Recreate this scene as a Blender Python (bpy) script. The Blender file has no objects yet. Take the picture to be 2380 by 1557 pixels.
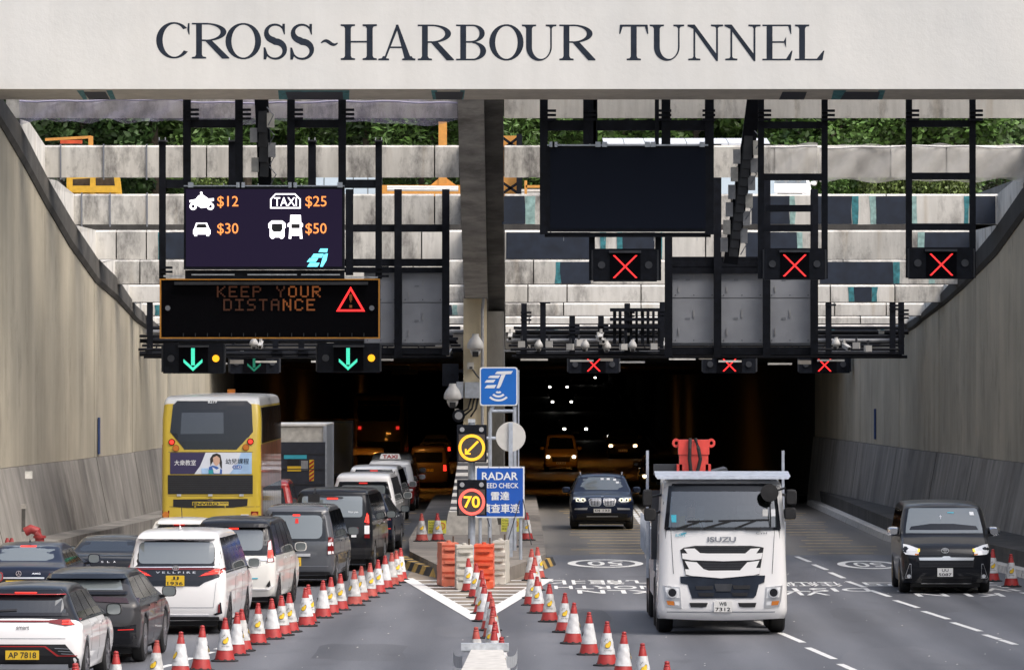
import bpy, bmesh, math, random
from mathutils import Vector, Matrix
rnd = random.Random(7)
R = math.radians
scene = bpy.context.scene
col = scene.collection

# ------------------------------------------------------------------ camera, sky, sun, exposure
# camera stands on a footbridge 5 m above the road and looks level along +Y; the helpers below
# turn a bearing measured off the photograph (2380 px wide copy) plus a distance into metres
K, CX, HY, CZ = 13945.0, 1190.0, 843.7, 5.0
cam_d = bpy.data.cameras.new('camera'); cam = bpy.data.objects.new('camera', cam_d); col.objects.link(cam)
cam.location = (0, 0, CZ); cam.rotation_euler = (R(90), 0, 0)
cam_d.sensor_width = 36; cam_d.lens = 36*K/2380; cam_d.shift_y = (HY-1557/2)/2380
cam_d.clip_start = 1; cam_d.clip_end = 3000
scene.camera = cam
w = bpy.data.worlds.new('World'); scene.world = w; w.use_nodes = True
nt = w.node_tree; nt.nodes.clear()
sky = nt.nodes.new('ShaderNodeTexSky'); sky.sky_type = 'NISHITA'; sky.sun_disc = False
SUN_EL, SUN_AZ = R(52), R(127)
sky.sun_elevation = SUN_EL; sky.sun_rotation = SUN_AZ; sky.air_density = 1.0; sky.dust_density = 6.0; sky.ozone_density = 1.0
bg = nt.nodes.new('ShaderNodeBackground'); bg.inputs[1].default_value = 0.15
hs = nt.nodes.new('ShaderNodeHueSaturation'); hs.inputs['Saturation'].default_value = 0.85
out = nt.nodes.new('ShaderNodeOutputWorld')
nt.links.new(sky.outputs[0], hs.inputs['Color']); nt.links.new(hs.outputs[0], bg.inputs[0]); nt.links.new(bg.outputs[0], out.inputs[0])
sl = bpy.data.lights.new('sun', 'SUN'); sl.energy = .95; sl.angle = R(60); sl.color = (1, .995, .985)
so = bpy.data.objects.new('sun', sl); col.objects.link(so)
sd = Vector((math.sin(SUN_AZ)*math.cos(SUN_EL), math.cos(SUN_AZ)*math.cos(SUN_EL), math.sin(SUN_EL)))
so.rotation_euler = (-sd).to_track_quat('-Z', 'Y').to_euler()
scene.view_settings.view_transform = 'Standard'; scene.view_settings.look = 'None'
scene.view_settings.exposure = 0.65; scene.view_settings.gamma = 1
scene.cycles.max_bounces = 6

def WX(x, d): return (x-CX)*d/K
def WZ(y, d): return CZ+(HY-y)*d/K
def P(x, y, d): return Vector((WX(x, d), d, WZ(y, d)))
def G(x, y, z=0.0):
    d = (CZ-z)*K/(y-HY)
    return Vector((WX(x, d), d, z))
def lerp(a, b, t): return a+(b-a)*t
def interp(pts, v):
    if v <= pts[0][0]: return pts[0][1]
    for (a, fa), (b, fb) in zip(pts, pts[1:]):
        if v <= b: return fa+(fb-fa)*(v-a)/(b-a) if b > a else fb
    return pts[-1][1]

# ------------------------------------------------------------------ materials
M = {}
def new_mat(name):
    m = bpy.data.materials.new(name); m.use_nodes = True
    M[name] = m
    return m, m.node_tree, m.node_tree.nodes['Principled BSDF']
def plain(name, c, rough=.6, metal=0, coat=0, spec=None, var=0.0, vscale=6, bump=0):
    m, t, b = new_mat(name)
    b.inputs['Base Color'].default_value = (*c, 1); b.inputs['Roughness'].default_value = rough; b.inputs['Metallic'].default_value = metal
    if coat: b.inputs['Coat Weight'].default_value = coat; b.inputs['Coat Roughness'].default_value = .04
    if spec is not None: b.inputs['IOR'].default_value = spec
    if var or bump:
        tc = t.nodes.new('ShaderNodeTexCoord'); n = t.nodes.new('ShaderNodeTexNoise'); n.inputs['Scale'].default_value = vscale; n.inputs['Detail'].default_value = 6
        t.links.new(tc.outputs['Object'], n.inputs['Vector'])
        if var:
            r = t.nodes.new('ShaderNodeValToRGB'); r.color_ramp.elements[0].position = .3; r.color_ramp.elements[1].position = .7
            r.color_ramp.elements[0].color = (*[x*(1-var) for x in c], 1); r.color_ramp.elements[1].color = (*[min(1, x*(1+var)) for x in c], 1)
            t.links.new(n.outputs[0], r.inputs[0]); t.links.new(r.outputs[0], b.inputs['Base Color'])
        if bump:
            bp = t.nodes.new('ShaderNodeBump'); bp.inputs['Strength'].default_value = bump; bp.inputs['Distance'].default_value = .01
            t.links.new(n.outputs[0], bp.inputs['Height']); t.links.new(bp.outputs[0], b.inputs['Normal'])
    return m
def concrete(name, c, dark, streak=(6, 6, .35), amt=.5, stain=(.03, .028, .025), stain_lo=.62, stain_hi=.75, blot=.9, rough=.85, brown=None, boards=0):
    """concrete with vertical rain streaks, soft blotches, black mould patches and fine speckle"""
    m, t, b = new_mat(name); b.inputs['Roughness'].default_value = rough
    N, L = t.nodes.new, t.links.new
    tc = N('ShaderNodeTexCoord')
    def noise(sc, scale, det=8, rg=.6):
        mp = N('ShaderNodeMapping'); mp.inputs['Scale'].default_value = sc; L(tc.outputs['Object'], mp.inputs[0])
        n = N('ShaderNodeTexNoise'); n.inputs['Scale'].default_value = scale; n.inputs['Detail'].default_value = det; n.inputs['Roughness'].default_value = rg
        L(mp.outputs[0], n.inputs['Vector']); return n
    def ramp(n, lo, hi, c0, c1):
        r = N('ShaderNodeValToRGB'); r.color_ramp.elements[0].position = lo; r.color_ramp.elements[1].position = hi
        r.color_ramp.elements[0].color = (*c0, 1); r.color_ramp.elements[1].color = (*c1, 1); L(n.outputs[0], r.inputs[0]); return r
    def mix(f, a, bb, mode='MIX'):
        x = N('ShaderNodeMix'); x.data_type = 'RGBA'; x.blend_type = mode
        if isinstance(f, float): x.inputs[0].default_value = f
        else: L(f, x.inputs[0])
        L(a, x.inputs[6])
        if isinstance(bb, tuple): x.inputs[7].default_value = (*bb, 1)
        else: L(bb, x.inputs[7])
        return x.outputs[2]
    st = ramp(noise(streak, 1.0), .32, .68, dark, c)
    bl = ramp(noise((1, 1, .8), .35, 6), .3, .7, (1-amt, 1-amt, 1-amt), (1.12, 1.1, 1.08))
    o = mix(.85, st.outputs[0], bl.outputs[0], 'MULTIPLY')
    sn = ramp(noise((1, 1, .45), blot, 10, .72), stain_lo, stain_hi, (0, 0, 0), (.85, .85, .85))
    o = mix(sn.outputs[0], o, stain)
    if brown:
        bn = ramp(noise((2.5, 2.5, .25), .8, 6), .58, .75, (0, 0, 0), (.55, .55, .55)); o = mix(bn.outputs[0], o, brown)
    sp = ramp(noise((1, 1, 1), 22, 4), .68, .76, (0, 0, 0), (.4, .4, .4)); o = mix(sp.outputs[0], o, stain)
    L(o, b.inputs['Base Color'])
    bp = N('ShaderNodeBump'); bp.inputs['Strength'].default_value = .25; bp.inputs['Distance'].default_value = .02
    L(noise((1, 1, 1), 9).outputs[0], bp.inputs['Height'])
    if boards:
        wv = N('ShaderNodeTexWave'); wv.wave_type = 'BANDS'; wv.bands_direction = 'Y'; wv.inputs['Scale'].default_value = boards; wv.inputs['Distortion'].default_value = .6
        L(tc.outputs['Object'], wv.inputs['Vector'])
        b2 = N('ShaderNodeBump'); b2.inputs['Strength'].default_value = .35; b2.inputs['Distance'].default_value = .02
        L(wv.outputs[1], b2.inputs['Height']); L(bp.outputs[0], b2.inputs['Normal']); L(b2.outputs[0], b.inputs['Normal'])
    else: L(bp.outputs[0], b.inputs['Normal'])
    return m
def asphalt(name, c1, c2, lane=.5):
    m, t, b = new_mat(name); b.inputs['Roughness'].default_value = .62
    N, L = t.nodes.new, t.links.new
    tc = N('ShaderNodeTexCoord')
    def noise(sc, scale, det):
        mp = N('ShaderNodeMapping'); mp.inputs['Scale'].default_value = sc; L(tc.outputs['Object'], mp.inputs[0])
        n = N('ShaderNodeTexNoise'); n.inputs['Scale'].default_value = scale; n.inputs['Detail'].default_value = det; L(mp.outputs[0], n.inputs['Vector']); return n
    def ramp(n, lo, hi, a, bb):
        r = N('ShaderNodeValToRGB'); r.color_ramp.elements[0].position = lo; r.color_ramp.elements[1].position = hi
        r.color_ramp.elements[0].color = (*a, 1); r.color_ramp.elements[1].color = (*bb, 1); L(n.outputs[0], r.inputs[0]); return r
    a = ramp(noise((1, .09, 1), lane, 6), .3, .7, c1, c2)
    s = ramp(noise((1, 1, 1), 30, 3), .3, .75, (.85, .85, .85), (1.15, 1.15, 1.15))
    x = N('ShaderNodeMix'); x.data_type = 'RGBA'; x.blend_type = 'MULTIPLY'; x.inputs[0].default_value = 1
    L(a.outputs[0], x.inputs[6]); L(s.outputs[0], x.inputs[7])
    y = N('ShaderNodeMix'); y.data_type = 'RGBA'; sn = ramp(noise((1, .35, 1), .9, 8), .6, .74, (0, 0, 0), (.4, .4, .4))
    L(sn.outputs[0], y.inputs[0]); L(x.outputs[2], y.inputs[6]); y.inputs[7].default_value = (*[v*.55 for v in c1], 1)
    wv = N('ShaderNodeTexWave'); wv.wave_type = 'BANDS'; wv.bands_direction = 'X'; wv.inputs['Scale'].default_value = .19; wv.inputs['Distortion'].default_value = 1.5; wv.inputs['Detail'].default_value = 3; wv.inputs['Detail Scale'].default_value = .6
    mp = N('ShaderNodeMapping'); mp.inputs['Scale'].default_value = (1, .06, 1); L(tc.outputs['Object'], mp.inputs[0]); L(mp.outputs[0], wv.inputs['Vector'])
    wr = ramp(wv, .1, .9, (.76, .76, .77), (1.1, 1.1, 1.1)); z = N('ShaderNodeMix'); z.data_type = 'RGBA'; z.blend_type = 'MULTIPLY'; z.inputs[0].default_value = 1
    L(y.outputs[2], z.inputs[6]); L(wr.outputs[0], z.inputs[7]); L(z.outputs[2], b.inputs['Base Color'])
    bp = N('ShaderNodeBump'); bp.inputs['Strength'].default_value = .3; bp.inputs['Distance'].default_value = .01
    L(noise((1, 1, 1), 60, 2).outputs[0], bp.inputs['Height']); L(bp.outputs[0], b.inputs['Normal'])
    return m
def emit(name, c, s):
    m, t, b = new_mat(name)
    b.inputs['Base Color'].default_value = (*[x*.3 for x in c], 1); b.inputs['Emission Color'].default_value = (*c, 1); b.inputs['Emission Strength'].default_value = s
    return m
def paint(name, c, rough=.3, metal=0.0):
    dk = max(c) < .1; m = plain(name, c, rough, metal, coat=.5 if dk else .8); m.node_tree.nodes['Principled BSDF'].inputs['Specular IOR Level'].default_value = .12 if dk else .3
    return m
concrete('conc_beam', (.76, .75, .71), (.60, .59, .55), (5, 5, .6), .22, (.15, .14, .132), .525, .71, 1.2, brown=(.42, .34, .23))
concrete('conc_beam_dirty', (.72, .71, .665), (.50, .49, .455), (4, 4, .5), .30, (.10, .095, .092), .465, .64, 1.5, brown=(.36, .29, .2))
concrete('conc_sign', (.625, .63, .615), (.585, .588, .57), (1.4, 1.4, .12), .07, (.40, .36, .29), .72, .86, .6, rough=.75)
concrete('conc_soffit', (.58, .55, .50), (.48, .455, .41), (3, 3, 3), .2, (.12, .11, .1), .66, .8, .7)
concrete('conc_wall', (.50, .46, .365), (.40, .365, .285), (.9, .9, .05), .32, (.13, .117, .095), .54, .80, .6, brown=(.25, .22, .175))
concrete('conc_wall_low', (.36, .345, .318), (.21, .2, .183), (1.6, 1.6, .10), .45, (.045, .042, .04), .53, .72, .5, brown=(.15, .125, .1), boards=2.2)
concrete('conc_coping', (.11, .105, .096), (.05, .048, .044), (1.5, 1.5, 1.5), .4, (.02, .02, .018), .55, .7, .6)
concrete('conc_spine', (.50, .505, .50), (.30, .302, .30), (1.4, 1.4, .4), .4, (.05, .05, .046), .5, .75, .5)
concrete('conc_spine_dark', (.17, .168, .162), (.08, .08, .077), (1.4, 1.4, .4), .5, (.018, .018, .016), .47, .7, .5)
concrete('conc_cream', (.62, .545, .385), (.52, .46, .33), (3, 3, .3), .15, (.16, .12, .08), .68, .84, .5)
concrete('conc_grey', (.34, .325, .295), (.23, .215, .195), (2, 2, 1), .3, (.08, .075, .07), .6, .75, .9)
concrete('conc_island', (.27, .245, .215), (.18, .163, .145), (2, 2, 1), .35, (.06, .055, .05), .57, .74, .8)
concrete('conc_coping_black', (.035, .034, .033), (.018, .018, .017), (1.5, 1.5, 1.5), .4, (.01, .01, .01), .55, .7, .6)
concrete('conc_head', (.09, .086, .08), (.045, .043, .04), (2, 2, .2), .4, (.02, .02, .02), .5, .7, .6)
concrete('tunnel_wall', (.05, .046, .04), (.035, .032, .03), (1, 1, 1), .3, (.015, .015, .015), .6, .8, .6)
asphalt('asphalt', (.094, .098, .110), (.146, .15, .164), .8)
asphalt('asphalt_far', (.125, .117, .105), (.17, .158, .14))
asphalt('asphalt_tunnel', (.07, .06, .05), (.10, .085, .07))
asphalt('tarmac_brown', (.20, .165, .125), (.27, .225, .175))
plain('paint_white', (.72, .72, .70), .6, var=.12, vscale=9)
plain('paint_yellow_line', (.36, .27, .13), .6, var=.45, vscale=5)
plain('navy', (.014, .022, .040), .6, var=.3, vscale=3); plain('teal', (.04, .20, .23), .6, var=.5, vscale=7); plain('teal_pale', (.28, .44, .42), .7, var=.35, vscale=7)
plain('letter', (.024, .031, .045), .85, var=.2, vscale=4, spec=1.2)
plain('steel_black', (.006, .0075, .012), .55, var=.4, vscale=6, spec=1.25)
plain('steel_dark', (.03, .033, .04), .5, var=.3, vscale=5)
plain('steel_grey', (.20, .215, .245), .5, var=.1, vscale=2)
plain('steel_grey_door', (.29, .31, .35), .45, var=.08, vscale=2)
plain('galv', (.42, .46, .52), .45, .35, var=.15, vscale=8)
plain('zinc', (.50, .53, .56), .5, .3, var=.2, vscale=12)
plain('pipe_grey', (.30, .31, .33), .5, var=.2)
plain('white_plastic', (.74, .74, .72), .45, var=.06)
plain('white_dirty', (.55, .54, .50), .6, var=.2)
plain('black', (.01, .01, .012), .5); plain('screen_black', (.003, .003, .0045), .8, spec=1.15); plain('black_gloss', (.007, .008, .012), .2, coat=.25)
plain('rubber', (.014, .014, .015), .8, var=.3); plain('tyre', (.016, .016, .017), .75)
plain('rim', (.34, .35, .37), .35, .8); plain('rim_dark', (.05, .05, .055), .4, .6); plain('rim_gold', (.30, .22, .11), .4, .7)
plain('chrome', (.86, .87, .89), .28, .75); plain('silver', (.60, .61, .63), .35, .7)
plain('glass', (.018, .022, .026), .05, spec=1.95); plain('interior_grey', (.30, .31, .31), .8, var=.2); plain('chrome_mirror', (.8, .81, .83), .12, 1.0)
plain('glass_light', (.15, .172, .178), .08, spec=2.3); plain('glass_dark', (.006, .007, .009), .06, spec=1.6)  # glass_light: pale base colour stands in for sky reflected in the windows
plain('cone_faded', (.40, .07, .055), .6, var=.25, vscale=9); plain('sleeve_dirty', (.52, .52, .51), .55, var=.25, vscale=10, bump=.9); plain('cone_red', (.38, .032, .03), .5, var=.15, vscale=9); plain('sleeve', (.66, .665, .67), .42, var=.12, vscale=14, bump=.9)
plain('bean_yellow', (.80, .52, .03), .5); plain('print_black', (.02, .02, .022), .6); plain('print_grey', (.16, .16, .17), .6)
plain('barrier_red', (.66, .10, .04), .45, var=.18, vscale=5); plain('barrier_white', (.50, .475, .42), .5, var=.15, vscale=4); plain('barrier_pink', (.60, .17, .10), .5, var=.2, vscale=5)
plain('kerb_black', (.028, .028, .03), .7, var=.4); plain('kerb_yellow', (.42, .27, .07), .7, var=.35)
plain('stripe_white', (.55, .53, .49), .7, var=.2); plain('stripe_black', (.05, .05, .052), .7, var=.4)
plain('sign_blue', (.008, .135, .52), .35, var=.06, vscale=2); plain('sign_blue2', (.012, .09, .43), .35, var=.06, vscale=2); plain('sign_white', (.74, .76, .78), .4)
plain('sign_orange', (.62, .27, .03), .5); plain('notice_yellow', (.74, .72, .10), .6); plain('disc_grey', (.56, .55, .52), .5, var=.06)
plain('bus_yellow', (.58, .42, .04), .3, coat=.6, var=.05, vscale=1); plain('bus_side', (.33, .12, .06), .3, coat=.6, var=.4, vscale=2); plain('bus_white', (.66, .67, .67), .35, coat=.5)
plain('ad_white', (.66, .70, .78), .4); plain('ad_sky', (.35, .52, .75), .4, var=.25, vscale=2); plain('ad_purple', (.035, .028, .085), .4); plain('ad_blue', (.04, .12, .40), .4); plain('ad_teal', (.03, .30, .34), .4)
plain('skin', (.58, .37, .27), .6); plain('hair', (.02, .016, .014), .6); plain('shirt', (.62, .66, .68), .8); plain('toy_yellow', (.62, .52, .25), .9); plain('toy_pink', (.68, .45, .40), .9)
plain('plate_yellow', (.72, .47, .03), .45); plain('plate_white', (.72, .72, .70), .45)
plain('lamp_red_off', (.16, .008, .01), .15, coat=.6); plain('lamp_clear', (.74, .76, .78), .18, 0, coat=.6); plain('lamp_amber', (.55, .18, .03), .2, coat=.6)
plain('crane_red', (.62, .06, .045), .45, var=.1); plain('pipe_red', (.24, .022, .022), .5, var=.2)
plain('mach_yellow', (.62, .36, .03), .5, var=.12); plain('mach_orange', (.60, .28, .06), .5, var=.12); plain('roof_sheet', (.62, .65, .69), .5, var=.08); plain('panel_blue', (.52, .62, .70), .5)
plain('gate_navy', (.025, .03, .045), .5, var=.2); plain('cyan_print', (.05, .42, .55), .5)
plain('net_purple', (.42, .40, .56), .9, var=.12, vscale=2); plain('net_white', (.60, .59, .57), .9, var=.15, vscale=2)
for nm, al in (('net_purple', .38), ('net_white', .45)): M[nm].node_tree.nodes['Principled BSDF'].inputs['Alpha'].default_value = al
paint('car_white', (.80, .80, .80)); paint('car_pearl', (.74, .73, .69)); paint('car_black', (.009, .010, .013)); paint('car_navy', (.008, .012, .028)); paint('car_grey', (.044, .044, .047)); paint('car_steel', (.085, .092, .105)); paint('car_red', (.38, .02, .02)); paint('car_silver', (.52, .54, .56)); paint('car_blue', (.008, .014, .036)); paint('car_brown', (.13, .085, .05)); paint('car_tan', (.52, .35, .13)); paint('taxi_red', (.36, .02, .02))
paint('truck_white', (.82, .82, .82), .4)
emit('led_white', (1, .95, 1), 1.6); emit('led_bg', (.018, .013, .032), .6); plain('led_off', (.011, .014, .023), .8, spec=1.15); [setattr(M['led_bg'].node_tree.nodes['Principled BSDF'].inputs[q], 'default_value', v) for q, v in (('Roughness', .9), ('IOR', 1.12))]; emit('led_orange', (1, .30, .07), .95); emit('led_cyan', (.16, .78, .95), 1.2); emit('led_green', (.07, .78, .50), 1.1); emit('led_green_dim', (.01, .17, .10), .8)
emit('led_red', (1, .03, .03), 1.2); emit('led_amber', (1, .42, .01), 1.0); emit('led_text', (.19, .055, .013), .6); emit('led_text_dim', (.045, .013, .005), .6); emit('led_ring_red', (1, .13, .10), 1.1); emit('led_yellow', (1, .50, .03), 1.0)
emit('brake', (1, .035, .02), 1.3); emit('brake_dim', (.55, .02, .015), .8); emit('head_white', (1, .96, .86), 7); emit('head_warm', (1, .66, .36), 3.5); emit('halo', (1, .95, .62), 1.2); emit('indicator', (1, .60, .05), .8)
emit('lamp_orange', (1, .40, .07), 130); emit('lamp_tube', (1, .9, .7), 1.0)
# see-through windscreen
m, t, b = new_mat('windscreen')
t.nodes.remove(b); tr = t.nodes.new('ShaderNodeBsdfTransparent'); tr.inputs[0].default_value = (.74, .82, .82, 1)
gl = t.nodes.new('ShaderNodeBsdfGlossy'); gl.inputs['Roughness'].default_value = .04; mx = t.nodes.new('ShaderNodeMixShader'); fr = t.nodes.new('ShaderNodeFresnel'); fr.inputs[0].default_value = 2.7
t.links.new(fr.outputs[0], mx.inputs[0]); t.links.new(tr.outputs[0], mx.inputs[1]); t.links.new(gl.outputs[0], mx.inputs[2]); t.links.new(mx.outputs[0], t.nodes['Material Output'].inputs[0])
# leaves
def leaf(name, c):
    m, t, b = new_mat(name); b.inputs['Roughness'].default_value = .55
    oi = t.nodes.new('ShaderNodeNewGeometry'); r = t.nodes.new('ShaderNodeValToRGB')
    r.color_ramp.elements[0].color = (*[x*.45 for x in c], 1); r.color_ramp.elements[1].color = (*[min(1, x*1.7) for x in c], 1)
    t.links.new(oi.outputs['Random Per Island'], r.inputs[0]); t.links.new(r.outputs[0], b.inputs['Base Color'])
    b.inputs['Subsurface Weight'].default_value = 0
    return m
leaf('leaf_dark', (.035, .075, .018)); leaf('leaf_mid', (.06, .12, .022)); leaf('leaf_light', (.10, .145, .035)); leaf('leaf_dry', (.20, .15, .09))
plain('bark', (.10, .08, .06), .9, var=.3)

# ------------------------------------------------------------------ mesh helpers
class MB:
    def __init__(s): s.v = []; s.f = []
    def add(s, vs, fs):
        o = len(s.v); s.v += [tuple(v) for v in vs]; s.f += [tuple(i+o for i in f) for f in fs]; return s
    def box(s, x0, x1, y0, y1, z0, z1):
        return s.add([(x0, y0, z0), (x1, y0, z0), (x1, y1, z0), (x0, y1, z0), (x0, y0, z1), (x1, y0, z1), (x1, y1, z1), (x0, y1, z1)],
                     [(0, 1, 5, 4), (1, 2, 6, 5), (2, 3, 7, 6), (3, 0, 4, 7), (4, 5, 6, 7), (3, 2, 1, 0)])
    def bar(s, a, b, w, h=None, up=(0, 0, 1)):
        a, b = Vector(a), Vector(b); h = h or w; d = (b-a).normalized(); u = Vector(up)
        if abs(d.dot(u)) > .95: u = Vector((0, 1, 0))
        r = d.cross(u).normalized(); u = r.cross(d)
        vs = [p+r*sx*w/2+u*sz*h/2 for p in (a, b) for sx, sz in ((-1, -1), (1, -1), (1, 1), (-1, 1))]
        return s.add(vs, [(0, 1, 5, 4), (1, 2, 6, 5), (2, 3, 7, 6), (3, 0, 4, 7), (3, 2, 1, 0), (4, 5, 6, 7)])
    def tube(s, pts, r, n=10, r2=None):
        pts = [Vector(p) for p in pts]; rings = []; m_ = len(pts)
        for i, p in enumerate(pts):
            d = (pts[min(i+1, m_-1)]-pts[max(i-1, 0)]).normalized(); u = Vector((0, 0, 1)) if abs(d.z) < .9 else Vector((0, 1, 0))
            a = d.cross(u).normalized(); b = a.cross(d); rr = lerp(r, r2, i/(m_-1)) if r2 is not None else r
            rings.append([p+(a*math.cos(2*math.pi*k/n)+b*math.sin(2*math.pi*k/n))*rr for k in range(n)])
        vs = [v for g in rings for v in g]; fs = []
        for i in range(m_-1):
            for k in range(n): fs.append((i*n+k, i*n+(k+1) % n, (i+1)*n+(k+1) % n, (i+1)*n+k))
        fs.append(tuple(range(n-1, -1, -1))); fs.append(tuple((m_-1)*n+k for k in range(n)))
        return s.add(vs, fs)
    def lathe(s, prof, n=20, c=(0, 0, 0), axis='Z', cap=True):
        vs = []; fs = []
        for r_, h in prof:
            for k in range(n):
                a = 2*math.pi*k/n; x, y = r_*math.cos(a), r_*math.sin(a)
                vs.append({'Z': (c[0]+x, c[1]+y, c[2]+h), 'X': (c[0]+h, c[1]+x, c[2]+y), 'Y': (c[0]+x, c[1]+h, c[2]-y)}[axis])
        for i in range(len(prof)-1):
            for k in range(n): fs.append((i*n+k, i*n+(k+1) % n, (i+1)*n+(k+1) % n, (i+1)*n+k))
        if cap: fs.append(tuple(range(n-1, -1, -1))); fs.append(tuple((len(prof)-1)*n+k for k in range(n)))
        return s.add(vs, fs)
    def prism(s, poly, y0, y1):
        """poly of (x, z) extruded along y"""
        n = len(poly)
        return s.add([(x, y0, z) for x, z in poly]+[(x, y1, z) for x, z in poly],
                     [tuple(range(n)), tuple(range(2*n-1, n-1, -1))]+[(i, i+n, (i+1) % n+n, (i+1) % n) for i in range(n)])
    def flat(s, poly, z0, z1):
        """poly of (x, y) extruded along z"""
        n = len(poly)
        return s.add([(x, y, z1) for x, y in poly]+[(x, y, z0) for x, y in poly],
                     [tuple(range(n)), tuple(range(2*n-1, n-1, -1))]+[(i, i+n, (i+1) % n+n, (i+1) % n) for i in range(n)])
    def ring(s, cx, cz, rx, rz, ix, iz, y0, y1, a0=0, a1=360, n=36, ox=0, oz=0):
        vs = []; fs = []
        for k in range(n+1):
            a = R(lerp(a0, a1, k/n)); c_, s_ = math.cos(a), math.sin(a)
            vs += [(cx+rx*c_, y0, cz+rz*s_), (cx+ox+ix*c_, y0, cz+oz+iz*s_), (cx+rx*c_, y1, cz+rz*s_), (cx+ox+ix*c_, y1, cz+oz+iz*s_)]
        for k in range(n):
            o = k*4; fs += [(o, o+4, o+5, o+1), (o+2, o+3, o+7, o+6), (o, o+2, o+6, o+4), (o+1, o+5, o+7, o+3)]
        fs += [(0, 1, 3, 2), (n*4, n*4+2, n*4+3, n*4+1)]
        return s.add(vs, fs)
    def mesh(s, name='mesh', smooth=False, fix=True):
        me = bpy.data.meshes.new(name); me.from_pydata(s.v, [], s.f)
        if fix:
            bm = bmesh.new(); bm.from_mesh(me); bmesh.ops.recalc_face_normals(bm, faces=bm.faces); bm.to_mesh(me); bm.free()
        if smooth: shade(me)
        me.update(); return me
    def build(s, name, mat, parent=None, smooth=False, fix=True): return obj(name, s.mesh(name, smooth, fix), mat, parent)
def shade(me, ang=38):
    for p in me.polygons: p.use_smooth = True
    try: me.set_sharp_from_angle(angle=R(ang))
    except Exception: pass
def obj(name, me, mat, parent=None):
    if mat and not me.materials: me.materials.append(M[mat])
    o = bpy.data.objects.new(name, me); col.objects.link(o)
    if parent: o.parent = parent
    return o
def tag(o, label, cat, group=None):
    o['label'] = label; o['category'] = cat
    if group: o['group'] = group
    return o
def thing(name, label, cat, loc=(0, 0, 0), rz=0, group=None):
    o = bpy.data.objects.new(name, None); o.empty_display_size = .2; col.objects.link(o)
    o.location = loc; o.rotation_euler = (0, 0, rz)
    return tag(o, label, cat, group)
def struct(o): o['kind'] = 'structure'; return o
def copy_tree(o, parent=None):
    c = o.copy(); col.objects.link(c); c.parent = parent
    for ch in list(o.children): copy_tree(ch, c)
    return c
_tc = {}
def text_raw(s, bold=0.0):
    k = (s, bold)
    if k not in _tc:
        cu = bpy.data.curves.new('txt', 'FONT'); cu.body = s; cu.size = 1; cu.offset = bold; cu.resolution_u = 3
        o = bpy.data.objects.new('txt', cu); col.objects.link(o)
        me = bpy.data.meshes.new_from_object(o.evaluated_get(bpy.context.evaluated_depsgraph_get()))
        vs = [v.co.copy() for v in me.vertices]; fs = [tuple(p.vertices) for p in me.polygons]
        bpy.data.objects.remove(o); bpy.data.curves.remove(cu); bpy.data.meshes.remove(me)
        x0 = min(v.x for v in vs); x1 = max(v.x for v in vs); y0 = min(v.y for v in vs); y1 = max(v.y for v in vs)
        _tc[k] = ([((v.x-x0)/(x1-x0)-.5, (v.y-y0)/(y1-y0)-.5) for v in vs], fs)
    return _tc[k]
def text(name, s, c, wd, ht, mat, parent=None, bold=0.0, fn=None, off=.004):
    """flat lettering wd x ht centred at c, facing -Y (or mapped by fn(x, z))"""
    vs, fs = text_raw(s, bold); mb = MB()
    if fn is None: mb.add([(c[0]+x*wd, c[1]-off, c[2]+z*ht) for x, z in vs], fs)
    else: mb.add([fn(x*wd, z*ht) for x, z in vs], fs)
    return obj(name, mb.mesh(name, fix=False), mat, parent)
ORD = ['first', 'second', 'third', 'fourth', 'fifth', 'sixth', 'seventh', 'eighth', 'ninth', 'tenth', 'eleventh', 'twelfth', 'thirteenth', 'fourteenth', 'fifteenth', 'sixteenth', 'seventeenth', 'eighteenth', 'nineteenth', 'twentieth', 'twenty-first', 'twenty-second', 'twenty-third', 'twenty-fourth', 'twenty-fifth', 'twenty-sixth', 'twenty-seventh', 'twenty-eighth', 'twenty-ninth', 'thirtieth']

# ------------------------------------------------------------------ SETTING
XL = [(20, -18.5), (110, -15), (146, -12.9), (152, -12.53), (157, -12.24), (162, -11.85), (167, -11.6), (171, -11.34), (175, -11.17), (179, -11.04), (214, -9.9)]
XR = [(20, 19), (110, 15.6), (146, 13.95), (157, 13.45), (162, 13.13), (167, 12.93), (171, 12.8), (175, 12.6), (179, 12.3), (214, 10.8)]
def wall_x(side, d): return interp(XL if side < 0 else XR, d)
def wall_d(side, x):
    lo, hi = 100, 214
    for _ in range(40):
        m_ = (lo+hi)/2; sx = CX+K*wall_x(side, m_)/m_
        if (sx < x) == (side < 0): lo = m_
        else: hi = m_
    return lo
PORT = 214.0
JZ = 2.38
plain('plate_navy', (.03, .06, .17), .6, var=.3)
# roads
mb = MB(); mb.add([(-40, 15, -.06), (40, 15, -.06), (40, 156.5, -.06), (-40, 156.5, -.06), (-40, 15, 0), (40, 15, 0), (40, 156.5, 0), (-40, 156.5, 0)], [(4, 5, 6, 7), (0, 1, 5, 4), (2, 3, 7, 6)])
road = struct(mb.build('road', 'asphalt'))
road_far = struct(MB().box(-16, 16, 156.5, PORT+.5, -.06, .0).build('road', 'asphalt_far')); road_far.name = 'approach_road'
ZF = [(PORT, 0), (300, -.8), (380, .2), (476, 2.4), (600, 3.2), (720, 3.4)]
mb = MB(); prev = None
for d in [PORT+.5]+list(range(230, 721, 15)):
    z = interp(ZF, d)-.002; cur = [(-14, d, z), (14, d, z)]
    if prev: mb.add(prev+cur, [(0, 1, 3, 2)])
    prev = cur
struct(mb.build('tunnel_road', 'asphalt_tunnel'))
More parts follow.
